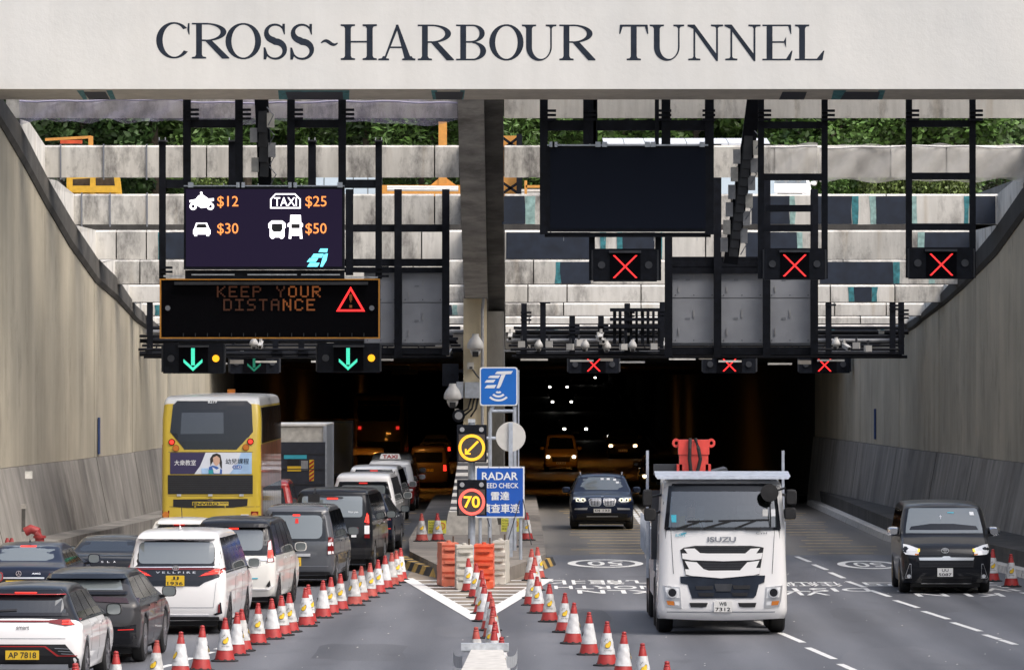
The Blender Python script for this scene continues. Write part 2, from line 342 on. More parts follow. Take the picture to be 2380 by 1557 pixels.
# wide ground: the street level above the cutting, with the cutting left open
mb = MB()
mb.box(-900, -16.2, -60, 2000, 10.3, 10.9); mb.box(16.2, 900, -60, 2000, 10.3, 10.9); mb.box(-16.2, 16.2, 217, 2000, 10.3, 10.9)
struct(mb.build('ground', 'conc_grey'))

# side walls of the cutting
LO = {-1: [(-60, 200), (0, 294), (68, 410), (118, 500), (164, 579), (222, 658), (273, 702), (314, 747), (369, 785), (430, 812), (545, 838)],
      1: [(2500, 380), (2380, 507), (2318, 593), (2267, 644), (2192, 712), (2131, 760), (2097, 780), (2030, 806), (1895, 838)]}
UP = {-1: [(-60, 140), (0, 229), (38, 284), (103, 410), (167, 519), (222, 600), (270, 648), (308, 706), (362, 754), (430, 790), (545, 815)],
      1: [(2500, 320), (2380, 440), (2318, 531), (2267, 593), (2200, 672), (2145, 729), (2107, 752), (2030, 785), (1895, 815)]}
def edge_curve(side, pts):
    c = []
    for x, y in pts:
        d = wall_d(side, x); c.append((d, WZ(y, d)))
    c.sort(); return [(60, c[0][1]-6), (118, c[0][1]-1.5)]+c
EL = {s: edge_curve(s, LO[s]) for s in (-1, 1)}; EU = {s: edge_curve(s, UP[s]) for s in (-1, 1)}
def base_off(d): return interp([(20, .9), (140, .7), (150, .6), (PORT, .3)], d)
KERB_R = [(20, 14), (110, 13.2), (139.5, 11.9), (155, 11.0), (170, 10.5), (PORT+2, 10.4)]
for side, nm, lab in ((-1, 'retaining_wall', 'tall tan streaked concrete wall rising behind the queue on the left'), (1, 'retaining_wall', 'tall tan streaked concrete wall curving up behind the black van on the right')):
    t = thing(nm, lab, 'wall', (0, 0, 0), 0, 'walls of the cutting')
    joints = [100, 112, 124, 136, wall_d(-1, -40), wall_d(-1, 219) if side < 0 else 163.5, 176, 187.5, 199, PORT] if side < 0 else [100, 112, 124, 136, 148, wall_d(1, 2268), 176, 186, 198, PORT]
    for a, b in zip(joints, joints[1:]):
        n = max(2, int((b-a)/1.0)); mb = MB(); lo = MB()
        for q in range(n):
            d0 = lerp(a+.05, b-.05, q/n); d1 = lerp(a+.05, b-.05, (q+1)/n)
            x0, x1 = wall_x(side, d0), wall_x(side, d1); z0, z1 = interp(EL[side], d0)+.3, interp(EL[side], d1)+.3
            h = side*.35
            mb.add([(x0, d0, JZ+.01), (x1, d1, JZ+.01), (x1, d1, z1), (x0, d0, z0), (x0+h, d0, JZ+.01), (x1+h, d1, JZ+.01), (x1+h, d1, z1), (x0+h, d0, z0)],
                   [(0, 1, 2, 3)]+([(0, 3, 7, 4)] if q == 0 else [])+([(1, 5, 6, 2)] if q == n-1 else []))
            bx0, bx1 = x0-side*base_off(d0), x1-side*base_off(d1); tx0, tx1 = x0-side*.06, x1-side*.06
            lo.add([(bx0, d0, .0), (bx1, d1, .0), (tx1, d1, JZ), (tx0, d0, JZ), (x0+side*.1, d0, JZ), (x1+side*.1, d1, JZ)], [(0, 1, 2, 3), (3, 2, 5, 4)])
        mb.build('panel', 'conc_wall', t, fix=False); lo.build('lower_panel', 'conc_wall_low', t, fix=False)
    # backing that fills the joints
    mb = MB()
    for q in range(114):
        d0, d1 = 100+q, 101+q; x0, x1 = wall_x(side, d0)+side*.06, wall_x(side, d1)+side*.06
        mb.add([(x0, d0, 0), (x1, d1, 0), (x1, d1, interp(EU[side], d1)-.1), (x0, d0, interp(EU[side], d0)-.1)], [(0, 1, 2, 3)])
    mb.build('wall_core', 'conc_coping', t, fix=False)
    # dark coping along the curved top
    mb = MB(); prev = None; fs = []
    for q in range(101):
        d = lerp(118, PORT, q/100); x = wall_x(side, d); a, b = interp(EL[side], d), interp(EU[side], d)
        ring = [(x-side*.03, d, a), (x-side*.10, d, a+.18*(b-a)), (x-side*.10, d, b-.06), (x-side*.06, d, b), (x+side*1.0, d, b+.01), (x+side*1.0, d, a)]
        mb.v += ring
        if q:
            o = (q-1)*6
            for k in range(6): fs.append((o+k, o+(k+1) % 6, o+6+(k+1) % 6, o+6+k))
    mb.f = fs; mb.build('coping', 'conc_coping' if side < 0 else 'conc_coping_black', t, smooth=False)
    # footway and kerb
    mb = MB(); ft = MB(); fs = []
    for q in range(58):
        d0, d1 = 100+q*2, 102+q*2
        if side > 0: k0, k1 = interp(KERB_R, d0), interp(KERB_R, d1)
        else: k0, k1 = wall_x(-1, d0)+base_off(d0)+.9, wall_x(-1, d1)+base_off(d1)+.9
        s_ = side; w0 = wall_x(side, d0)-side*base_off(d0)+side*.15; w1 = wall_x(side, d1)-side*base_off(d1)+side*.15
        f0, f1 = k0+s_*.32, k1+s_*.32; th = .55
        if side > 0 or True:
            ft.add([(f0, d0, .1), (f1, d1, .1), (f1, d1, th), (f0, d0, th), (w1+s_*.2, d1, th+.03), (w0+s_*.2, d0, th+.03)], [(0, 1, 2, 3), (3, 2, 4, 5)])
    ft.build('footway_step', 'conc_head' if side > 0 else 'conc_wall_low', t, fix=False)
    q = 0
    for d0 in range(104, 212, 6):
        d1 = d0+5.94; g = MB()
        for j in range(2):
            a, b = lerp(d0, d1, j/2), lerp(d0, d1, (j+1)/2)
            if side > 0: k0, k1 = interp(KERB_R, a), interp(KERB_R, b)
            else: k0, k1 = wall_x(-1, a)+base_off(a)+.9, wall_x(-1, b)+base_off(b)+.9
            g.add([(k0, a, 0), (k1, b, 0), (k1+side*.04, b, .17), (k0+side*.04, a, .17), (k1+side*.33, b, .18), (k0+side*.33, a, .18)], [(0, 1, 2, 3), (3, 2, 4, 5)])
        g.build('kerb', 'stripe_white', t, fix=False)
    # short blue location plates and brackets
    if side > 0:
        d = 193; x = wall_x(1, d); MB().box(x-.05, x-.01, d-.22, d+.22, WZ(1020, d), WZ(950, d)).build('location_plate', 'plate_navy', t)
    else:
        d = wall_d(-1, 228); x = wall_x(-1, d); MB().box(x+.01, x+.05, d-.22, d+.22, WZ(1055, d), WZ(970, d)).build('location_plate', 'plate_navy', t)

# canopy beams: distance, top / bottom bearing, left end, right end
BEAMS = [(152, 214, 275, 40, 2470), (157, 338, 413, 103, 2400), (162, 451, 522, 170, 2320), (167, 535, 603, 221, 2272), (171, 604, 660, 266, 2240), (175, 662, 702, 300, 2195),
         (179, 704, 733, 330, 2150), (183, 735, 752, 352, 2115), (187, 755, 772, 380, 2080)]
PATCH = {2: [(1166, 1221, 'navy'), (1221, 1244, 'teal_pale'), (1746, 1835, 'navy'), (1835, 1848, 'teal_pale'), (1887, 1980, 'navy'), (1980, 1995, 'teal'), (2022, 2036, 'teal_pale'), (2036, 2108, 'navy'), (2119, 2132, 'teal_pale'), (2242, 2252, 'teal'), (2262, 2312, 'navy')],
         3: [(368, 377, 'teal'), (377, 430, 'navy'), (1178, 1374, 'navy'), (1396, 1410, 'teal'), (1435, 1447, 'teal'), (1447, 1520, 'navy'), (1533, 1540, 'teal'), (1736, 1853, 'navy'), (1853, 1864, 'teal_pale'), (2134, 2148, 'teal_pale'), (2148, 2256, 'navy')],
         4: [(1290, 1303, 'teal'), (1303, 1374, 'navy'), (1905, 2075, 'navy'), (2075, 2090, 'teal'), (2160, 2172, 'teal_pale')],
         5: [(1971, 1985, 'teal'), (1985, 2027, 'navy'), (2027, 2039, 'teal')], 6: [(1041, 1051, 'navy'), (1051, 1063, 'teal_pale'), (361, 372, 'teal')],
         8: [(1246, 1254, 'teal_pale'), (1254, 1288, 'navy'), (1288, 1297, 'teal_pale'), (1925, 1940, 'teal'), (1940, 2040, 'navy'), (2045, 2056, 'teal')]}
SEAMS = {1: [141, 241, 341, 480, 1010, 1800, 1920, 2070, 2200], 2: [190, 256, 342, 1010, 1700, 2060], 3: [270, 340, 980, 1280, 1640], 4: [262, 325, 960, 1240, 1960], 5: [290, 980, 1227, 1318, 1490, 1930, 2080], 6: [1000, 1310, 1490, 1940, 2060], 7: [1230, 1400, 1600, 2000]}
PLACE = ['hung with netting just behind the lettered beam', 'second below the lettered beam with trees above it', 'third below the lettered beam', 'fourth below the lettered beam', 'fifth below the lettered beam', 'sixth below the lettered beam', 'seventh below the lettered beam', 'eighth below the lettered beam', 'lowest of all by the tunnel mouth']
SP0, SP1, SP2 = -1.36, -.70, -.22      # spine girders
for i, (d, yt, yb, xl, xr) in enumerate(BEAMS):
    for sd_, a, b in (('left', WX(xl, d)-.3, SP0-.005), ('right', SP2+.005, WX(xr, d)+.3)):
        t = thing('canopy_beam', 'weathered white concrete beam across the %s half, %s' % (sd_, PLACE[i]), 'beam', (0, 0, 0), 0, 'beams of the tunnel canopy')
        zb, zt = WZ(yb, d), WZ(yt, d); cuts = [a]+[WX(s, d) for s in SEAMS.get(i, []) if a+.4 < WX(s, d) < b-.4]+[b]
        for c0, c1 in zip(cuts, cuts[1:]):
            g = .018; dy = rnd.uniform(0, .012)
            MB().prism([(0, 0)], 0, 0) if False else None
            mb = MB(); mb.add([(c0+g, d+dy, zb), (c1-g, d+dy, zb), (c1-g, d+dy, zt-.05), (c0+g, d+dy, zt-.05), (c0+g, d+.09, zt), (c1-g, d+.09, zt), (c0+g, d+.62, zb+.02), (c1-g, d+.62, zb+.02), (c0+g, d+.62, zt), (c1-g, d+.62, zt)],
                               [(0, 1, 2, 3), (3, 2, 5, 4), (0, 6, 7, 1), (4, 5, 9, 8), (6, 8, 9, 7), (0, 3, 4, 8, 6), (1, 7, 9, 5, 2)])
            mb.build('beam_segment', 'conc_beam_dirty' if (i in (0, 1, 2) and sd_ == 'left') or i == 4 or rnd.random() < .42 else 'conc_beam', t)
        MB().box(a, b, d+.1, d+.55, zb+.05, zt-.06).build('beam_core', 'conc_coping', t)
        for x0, x1, m_ in PATCH.get(i, []):
            u, v = WX(x0, d), WX(x1, d)
            if a < (u+v)/2 < b:
                z1, e = zt-.05, .0
                j = [rnd.uniform(-.025, .025) for _ in range(6)]
                pl = [(u+j[0], zb+.01), (v+j[1], zb+.012), (v+j[2], (zb+z1)/2), (v+j[3], z1-.01), (u+j[4], z1-.015), (u+j[5], (zb+z1)/2)]
                off = {'navy': .010, 'teal': .007, 'teal_pale': .005}[m_]
                MB().prism(pl, d-off, d+.013).build('paint_patch', m_, t)
        for s in SEAMS.get(i, []):
            u = WX(s, d)
            if i in (1, 2) and a < u < b and s < 400:
                MB().box(u-.02, u+.02, d-.03, d+.01, zb-.06, zt+.03).build('strap', 'steel_grey', t)
# haunches on the wall tops between the beams
for side in (-1, 1):
    for i in range(8):
        d0, yt0, yb0, l0, r0 = BEAMS[i]; d1, yt1, yb1, l1, r1 = BEAMS[i+1]
        x0 = wall_x(side, d0); x1 = wall_x(side, d1)
        za, zb = WZ(yb0, d0), WZ(yt1, d1); h = side*.25
        dm = d0+(d1-d0)*.42
        xm = wall_x(side, dm)
        pts = [(x0, d0+.62, za), (xm, dm, za-.02), (x1, d1, zb), (x1, d1, interp(EU[side], d1)-.1), (x0, d0+.62, interp(EU[side], d0+.62)-.1)]
        mb = MB(); n = 5
        mb.add([(p[0]-side*.02, p[1], p[2]) for p in pts]+[(p[0]+h+side*.3, p[1], p[2]) for p in pts], [(0, 1, 2, 3, 4), (9, 8, 7, 6, 5)]+[(k, k+5, (k+1) % 5+5, (k+1) % 5) for k in range(5)])
        o = mb.build('wall_haunch', 'conc_beam')
        tag(o, 'pale haunch on the %s wall top, %s back from the lettered beam' % ('left' if side < 0 else 'right', ORD[i]), 'haunch', 'haunches on the wall tops')
# front beam with the lettering
fd, fbk = 146.5, 148.3
zf_, zb_ = WZ(207.5, fd), WZ(232, fbk); zt_ = 17.2
fb = thing('lettered_beam', 'broad white concrete beam lettered with the tunnel name across the top', 'beam')
mb = MB(); xa, xb = -15.5, 16.0
cuts = [xa, xb]
for c0, c1 in zip(cuts, cuts[1:]):
    g = .004
    MB().add([(c0+g, fd, zf_), (c1-g, fd, zf_), (c1-g, fd, zt_), (c0+g, fd, zt_), (c0+g, fbk, zf_+.4), (c1-g, fbk, zf_+.4), (c1-g, fbk, zt_), (c0+g, fbk, zt_)], [(0, 1, 2, 3), (3, 2, 6, 7), (4, 7, 6, 5), (0, 3, 7, 4), (1, 5, 6, 2)]).build('face_panel', 'conc_sign', fb)
MB().add([(xa, fd+.004, zf_+.001), (xb, fd+.004, zf_+.001), (xb, fbk, zb_), (xa, fbk, zb_), (xb, fbk, zf_+.42), (xa, fbk, zf_+.42)], [(0, 3, 2, 1), (3, 5, 4, 2)]).build('soffit', 'conc_soffit', fb)
for x0, x1, m_, e in ((185, 200, 'teal', 0), (198, 250, 'navy', 1), (248, 266, 'teal', 0), (648, 812, 'teal', 0), (663, 798, 'navy', 1), (1010, 1076, 'navy', 1), (1006, 1014, 'teal', 0), (1070, 1078, 'teal', 0), (1817, 1876, 'navy', 1), (1938, 1966, 'teal', 0), (1960, 2045, 'navy', 1), (2040, 2058, 'teal', 0)):
    k = .002+.003*e; a0 = .12 if not e else .25; lo_ = lambda t_: lerp(zf_, zb_, t_)-k
    u, v = WX(x0, 147.3), WX(x1, 147.3); j = [rnd.uniform(-.04, .04) for _ in range(4)]
    MB().add([(u+j[0], lerp(fd, fbk, a0), lo_(a0)), (v+j[1], lerp(fd, fbk, a0), lo_(a0)), (v+j[2], fbk-.02, lo_(.99)), (u+j[3], fbk-.02, lo_(.99))], [(0, 3, 2, 1)]).build('paint_patch', m_, fb, fix=False)
# serif lettering, each letter a raised piece
def letter(ch, x0, x1, zb, zt):
    h = zt-zb; w_ = x1-x0; st, th = .165*h, .045*h; mb = MB(); k = [0]
    def Y():
        k[0] += 1; return fd-.003-.0008*k[0]
    def poly(p): mb.prism([(x0+x, zb+z) for x, z in p], Y(), fd+.02)
    def rect(a, b, c, d): poly([(a, c), (b, c), (b, d), (a, d)])
    def serif(xc, top, sw=.40*h, stw=st):
        if top: poly([(xc-sw/2, h), (xc-sw/2, h-th), (xc-stw/2-.03*h, h-th-.015*h), (xc-stw/2, h-th-.07*h), (xc+stw/2, h-th-.07*h), (xc+stw/2+.03*h, h-th-.015*h), (xc+sw/2, h-th), (xc+sw/2, h)])
        else: poly([(xc-sw/2, 0), (xc+sw/2, 0), (xc+sw/2, th), (xc+stw/2+.03*h, th+.015*h), (xc+stw/2, th+.07*h), (xc-stw/2, th+.07*h), (xc-stw/2-.03*h, th+.015*h), (xc-sw/2, th)])
    def stem(xc, t_=st): rect(xc-t_/2, xc+t_/2, th*.5, h-th*.5)
    def arc(cx, cz, rx, rz, ix, iz, a0, a1, ox=0): mb.ring(x0+cx, zb+cz, rx, rz, ix, iz, Y(), fd+.02, a0, a1, 30, ox)
    def stroke(pts):
        L_ = []; R_ = []; n = len(pts)
        for i, (x, z, wd) in enumerate(pts):
            a = pts[max(i-1, 0)]; b = pts[min(i+1, n-1)]; dx, dz = b[0]-a[0], b[1]-a[1]; l_ = math.hypot(dx, dz) or 1
            nx, nz = -dz/l_, dx/l_; L_.append((x+nx*wd/2, z+nz*wd/2)); R_.append((x-nx*wd/2, z-nz*wd/2))
        y = Y(); vs = []; fs = []
        for (a, b) in zip(L_, R_): vs += [(x0+a[0], y, zb+a[1]), (x0+b[0], y, zb+b[1]), (x0+a[0], fd+.02, zb+a[1]), (x0+b[0], fd+.02, zb+b[1])]
        for i in range(n-1):
            o = 4*i; fs += [(o, o+4, o+5, o+1), (o, o+2, o+6, o+4), (o+1, o+5, o+7, o+3)]
        fs += [(0, 1, 3, 2), (4*n-4, 4*n-2, 4*n-1, 4*n-3)]; mb.add(vs, fs)
    if ch == 'H':
        a, b = .20*h, w_-.20*h
        for c in (a, b): stem(c); serif(c, 0); serif(c, 1)
        rect(a, b, .49*h, .49*h+th)
    elif ch == 'A':
        poly([(.12*h, 0), (.12*h+th*1.2, 0), (w_*.5+.01*h, .86*h), (w_*.48, h)]); poly([(w_*.46, h*.99), (w_*.53, h), (w_-.10*h, 0), (w_-.10*h-st*1.12, 0)])
        rect(w_*.27, w_*.70, .34*h, .34*h+th); serif(.13*h, 0, .30*h, th); serif(w_-.18*h, 0, .37*h, st)
    elif ch == 'R':
        a = .20*h; stem(a); serif(a, 0); poly([(0, h), (0, h-th), (a+.25*h, h-th), (a+.25*h, h)])
        bw = w_-.20*h-.26*h
        arc(a+.18*h, .745*h, bw, .255*h, bw-st, .215*h, -90, 90); rect(a, a+.19*h, .49*h, .49*h+th)
        poly([(a+.16*h, .51*h), (a+.36*h, .51*h), (w_, th*.6), (w_, 0), (w_-.20*h, 0)])
    elif ch == 'B':
        a = .20*h; stem(a); poly([(0, h), (0, h-th), (a+.3*h, h-th), (a+.3*h, h)]); poly([(0, 0), (0, th), (a+.3*h, th), (a+.3*h, 0)])
        b1 = w_-.28*h-.22*h; arc(a+.26*h, .755*h, b1, .245*h, b1-st*.9, .205*h, -90, 90); b2 = w_-.46*h; arc(a+.26*h, .26*h, b2, .26*h, b2-st, .218*h, -90, 90)
        rect(a, a+.27*h, .495*h, .495*h+th)
    elif ch == 'O': arc(w_/2, h/2, w_/2, h*.51, w_/2-st*1.02, h*.51-th*1.1, 0, 360)
    elif ch == 'C':
        arc(w_*.53, h/2, w_*.53, h*.51, w_*.53-st*1.02, h*.51-th*1.1, 42, 322, ox=.012*h)
        poly([(w_-.05*h, h*.98), (w_-.005*h, h*.98), (w_-.005*h, h*.66), (w_-.03*h, h*.66), (w_-.07*h, h*.80)])
    elif ch == 'U':
        a, b = .20*h, w_-.16*h; serif(a, 1); serif(b, 1, .30*h, th); rect(a-st/2, a+st/2, .36*h, h-th*.5); rect(b-th/2, b+th/2, .36*h, h-th*.5)
        cxx = (a-st/2+b+th/2)/2; ro = (b+th/2-a+st/2)/2; ri = (b-th/2-a-st/2)/2; arc(cxx, .38*h, ro, .395*h, ri, .34*h, 180, 360, ox=(a+st/2+b-th/2)/2-cxx)
    elif ch == 'T':
        stem(w_/2); serif(w_/2, 0); rect(.03*h, w_-.03*h, h-th*1.3, h-.001*h)
        poly([(.02*h, h*.995), (.10*h, h*.95), (.035*h, .74*h), (0, .74*h)]); poly([(w_-.02*h, h*.995), (w_-.10*h, h*.95), (w_-.035*h, .74*h), (w_, .74*h)])
    elif ch == 'N':
        a, b = .19*h, w_-.15*h; rect(a-th*.6, a+th*.6, th, .9*h); rect(b-th*.6, b+th*.6, .05*h, h-th); serif(a, 0, .34*h, th); serif(b, 1, .34*h, th)
        poly([(0, h), (.20*h, h), (b+th*.6, .12*h), (b+th*.6, -.02*h), (b-.02*h, -.02*h), (a-.03*h, .88*h), (0, h-th)])
    elif ch == 'E':
        a = .20*h; stem(a); rect(0, w_-.05*h, h-th, h); rect(0, w_-.06*h, 0, th); rect(a, w_-.18*h, .49*h, .49*h+th)
        poly([(w_-.13*h, h*.985), (w_-.04*h, h*.985), (w_-.03*h, .74*h), (w_-.055*h, .74*h)]); poly([(w_-.20*h, .01*h), (w_-.05*h, .01*h), (w_, .27*h), (w_-.03*h, .27*h)]); poly([(w_-.24*h, .5*h), (w_-.18*h, .36*h), (w_-.18*h, .66*h), (w_-.24*h, .54*h)])
    elif ch == 'L':
        a = .22*h; stem(a); serif(a, 1); rect(.02*h, w_-.06*h, 0, th); poly([(w_-.24*h, .01*h), (w_-.05*h, .01*h), (w_, .27*h), (w_-.03*h, .27*h)])
    elif ch == 'S':
        pts = []
        for q in range(33):
            a = q/32
            if a < .5: ang = lerp(35, 270, a/.5); c = (w_*.5, h*.755); rx, rz = w_*.36, h*.222
            else: ang = lerp(90, -148, (a-.5)/.5); c = (w_*.5, h*.262); rx, rz = w_*.39, h*.24
            wd = lerp(th*1.2, st*1.15, max(0, math.sin(math.pi*a))**3)
            pts.append((c[0]+rx*math.cos(R(ang)), c[1]+rz*math.sin(R(ang)), wd))
        stroke(pts); poly([(w_*.80, h), (w_*.90, h), (w_*.90, .70*h), (w_*.86, .70*h), (w_*.78, .86*h)]); poly([(w_*.03, .0), (w_*.13, .0), (w_*.20, .14*h), (w_*.10, .34*h), (w_*.03, .34*h)])
    elif ch == '~':
        stroke([(w_*(q/14), h*.48+h*.055*math.sin(2*math.pi*(q/14-.02)), lerp(.03*h, .10*h, math.sin(math.pi*q/14))) for q in range(15)])
    return mb.build('letter', 'letter', fb)
LET = [('C', 363, 441), ('R', 446, 533), ('O', 524, 607), ('S', 611, 668), ('S', 673, 731), ('~', 746, 785), ('H', 792, 876), ('A', 881, 965), ('R', 971, 1055), ('B', 1060, 1130), ('O', 1137, 1217), ('U', 1213, 1294), ('R', 1300, 1384),
       ('T', 1439, 1507), ('U', 1510, 1591), ('N', 1598, 1679), ('N', 1684, 1766), ('E', 1772, 1842), ('L', 1846, 1916)]
for ch, a, b in LET:
    sh = interp([(363, -4), (600, -1), (900, 1), (2000, 1)], a)
    letter(ch, WX(a, fd), WX(b, fd), WZ(140+sh, fd), WZ(57+sh, fd))

# spine girders and pillar between the two bores
for x0, x1, dz, m_, lab in ((SP0, SP1, 0, 'conc_spine', 'grey stained concrete spine running down the middle of the canopy'), (SP1+.004, SP2, .25, 'conc_spine_dark', 'darker concrete spine beside the grey one in mid canopy')):  # second spine has a darker concrete tone than the first
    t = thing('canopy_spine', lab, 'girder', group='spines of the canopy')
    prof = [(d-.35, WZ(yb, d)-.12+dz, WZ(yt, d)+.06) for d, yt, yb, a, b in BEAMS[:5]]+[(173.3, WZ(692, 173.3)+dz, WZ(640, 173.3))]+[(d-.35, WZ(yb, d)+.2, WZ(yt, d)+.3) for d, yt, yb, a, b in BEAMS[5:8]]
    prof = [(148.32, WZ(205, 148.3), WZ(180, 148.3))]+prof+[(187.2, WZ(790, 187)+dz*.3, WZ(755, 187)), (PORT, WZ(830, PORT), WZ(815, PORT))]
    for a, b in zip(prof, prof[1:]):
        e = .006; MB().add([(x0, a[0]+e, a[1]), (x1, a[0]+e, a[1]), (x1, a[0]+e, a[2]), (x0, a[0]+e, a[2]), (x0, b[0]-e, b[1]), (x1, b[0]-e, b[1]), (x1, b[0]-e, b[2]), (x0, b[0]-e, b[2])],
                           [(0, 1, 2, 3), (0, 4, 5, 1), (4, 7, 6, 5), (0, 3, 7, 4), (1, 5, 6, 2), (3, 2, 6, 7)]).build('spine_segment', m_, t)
    for i in (2, 3, 4):
        d, yt, yb, a, b = BEAMS[i]; z = WZ(yb, d)+dz
        if dz == 0: MB().box(x0-.004, x1-.004, d-.40, d-.36, z-.1, z+.22).build('painted_band', 'navy', t)
t = thing('portal_pillar', 'cream painted concrete pillar between the two tunnel mouths', 'pillar')
pd = 173.6
MB().box(WX(1077, pd), WX(1131, pd), pd, pd+.9, 0, WZ(694, pd)).build('shaft', 'conc_cream', t)
MB().tube([P(1120, 560, pd-.1), P(1129, 640, pd-.1), P(1121, 720, pd-.1), P(1121, 1000, pd-.1)], .045).build('conduit', 'pipe_grey', t)
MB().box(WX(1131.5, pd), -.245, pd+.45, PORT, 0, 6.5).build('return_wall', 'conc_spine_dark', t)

# portal head wall, tunnel bores
t = thing('portal_head_wall', 'dark concrete head wall above both tunnel mouths', 'wall')
MB().box(-13, 13.5, PORT+.5, PORT+1.5, 5.15, 10.9).build('head_panel', 'conc_head', t)  # dark colour stands in for shade on the head wall
za_, zb2_ = WZ(812, 203), WZ(842, PORT)
MB().add([(-12, 203, za_), (12.8, 203, za_), (12, PORT+.6, zb2_), (-11, PORT+.6, zb2_), (-12, 203, za_+.45), (12.8, 203, za_+.45), (12, PORT+.6, zb2_+.6), (-11, PORT+.6, zb2_+.6)], [(0, 1, 2, 3), (4, 7, 6, 5), (0, 4, 5, 1), (1, 5, 6, 2), (0, 3, 7, 4)]).build('shade_slab', 'conc_coping', t)  # slab added to block light and keep the mouths dark
MB().box(-16, -9.9, PORT+.02, PORT+1, 0, 10.9).build('wing', 'conc_head', t); MB().box(10.8, 16, PORT+.02, PORT+1, 0, 10.9).build('wing', 'conc_head', t)
DS = [PORT+.6, 235, 260, 290, 320, 350, 380, 430, 476, 540, 600, 720]
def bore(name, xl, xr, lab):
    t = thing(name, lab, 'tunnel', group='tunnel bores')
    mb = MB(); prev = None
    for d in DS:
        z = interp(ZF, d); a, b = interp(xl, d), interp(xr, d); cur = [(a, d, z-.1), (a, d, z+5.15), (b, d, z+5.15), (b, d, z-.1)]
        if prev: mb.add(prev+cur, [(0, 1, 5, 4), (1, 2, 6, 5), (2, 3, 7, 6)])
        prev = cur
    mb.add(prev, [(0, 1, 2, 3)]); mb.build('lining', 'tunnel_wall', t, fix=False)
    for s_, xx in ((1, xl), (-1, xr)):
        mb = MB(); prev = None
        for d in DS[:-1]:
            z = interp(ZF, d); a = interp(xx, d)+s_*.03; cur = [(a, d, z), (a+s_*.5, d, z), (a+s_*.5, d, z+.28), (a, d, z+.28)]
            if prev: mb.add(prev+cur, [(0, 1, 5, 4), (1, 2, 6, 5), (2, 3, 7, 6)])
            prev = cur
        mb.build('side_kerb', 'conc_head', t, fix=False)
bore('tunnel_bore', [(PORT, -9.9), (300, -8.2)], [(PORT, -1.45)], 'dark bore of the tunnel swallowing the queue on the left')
bore('tunnel_bore', [(PORT, -.25)], [(PORT, 10.8), (235, 10.4), (290, 9.0)], 'dark bore of the tunnel with oncoming headlights on the right')
li = 0
for x, ds in ((-4.6, (238, 258, 325)), (3.6, (250, 305, 329))):
    for d in ds:
        z = interp(ZF, d)+5.0
        t = thing('tunnel_lamp', 'glowing orange ceiling lamp in the %s bore, %s from its mouth' % ('left' if x < 0 else 'right', ORD[li % 3]), 'lamp', group='tunnel ceiling lamps'); li += 1
        MB().box(x-.55, x+.55, d-.12, d+.12, z-.02, z+.14).build('housing', 'steel_dark', t); MB().box(x-.5, x+.5, d-.1, d+.1, z-.05, z-.025).build('diffuser', 'lamp_orange', t); MB().box(x-.55, x+.55, d-.16, d-.125, z-.10, z+.14).build('glare_lip', 'steel_dark', t)  # lip added to hide the bright diffuser from the camera

# ------------------------------------------------------------------ road paint
def ground_poly(pts, z0, mat, name, parent=None, th=.004):
    mb = MB(); n = len(pts); mb.add([(p[0], p[1], z0) for p in pts], [tuple(range(n))])
    me = mb.mesh(name, fix=False)
    if me.polygons[0].normal.z < 0: me.flip_normals()
    return obj(name, me, mat, parent)
def line(a, b, wd, name='lane_dash', mat='paint_white', parent=None, z=.005):
    a, b = Vector((a[0], a[1])), Vector((b[0], b[1])); n = (b-a).normalized(); n = Vector((-n.y, n.x))*wd/2
    return ground_poly([a+n, b+n, b-n, a-n], z, mat, name, parent or road)
def C1(x, y): return G(x*.3467, 1016.75+y*.3467)
def C2(x, y): return G(784.35+x*.34672, 1016.75+y*.34672)
def C3(x, y): return G(1568.7+x*.34666, 1016.75+y*.34666)
for a, b in (((815, 797), (905, 833)), ((928, 850), (1018, 886)), ((1040, 903), (1132, 942)), ((1157, 963), (1270, 1003)), ((1308, 1022), (1440, 1066)), ((1475, 1090), (1630, 1140)), ((1665, 1163), (1835, 1217)), ((1860, 1238), (2048, 1298)), ((2075, 1320), (2178, 1352)), ((2184, 1355), (2283, 1387)),
             ((300, 1128), (380, 1160)), ((430, 1180), (500, 1208)), ((545, 1228), (610, 1256)), ((705, 1308), (858, 1373)), ((890, 1407), (1068, 1484)), ((1105, 1517), (1290, 1597))):
    line(C3(*a), C3(*b), .13)
for a, b in (((2175, 996), (2225, 1006)), ((2246, 1016), (2306, 1028)), ((2325, 1038), (2400, 1056))): line(C3(*a), C3(*b), .14)
for a, b in (((1060, 1545), (1155, 1520)), ((1238, 1490), (1292, 1475)), ((1380, 1448), (1424, 1436)), ((1452, 1418), (1500, 1406)), ((1600, 1370), (1640, 1358)), ((1760, 1312), (1800, 1302)), ((1985, 1240), (2025, 1228)), ((2110, 1190), (2150, 1180))): line(C1(*a), C1(*b), .14)
for a, b in (((1463, 1178), (1500, 1228)), ((1473, 1172), (1512, 1222))): line(G(*a), G(*b), .16, 'lane_line', parent=road_far)
for k in range(20):
    d = 158+k*2.8
    for (xa, xb) in ((1.5, 4.6), (4.9, 7.5), (7.7, 10.0), (-5.6, -3.0)):
        sk = rnd.uniform(0, .35); line((xa+rnd.uniform(0, .5)+sk, d), (xb-rnd.uniform(0, .7), d+rnd.uniform(-.02, .02)), rnd.uniform(.35, .6), 'rumble_line', 'paint_yellow_line', road_far)
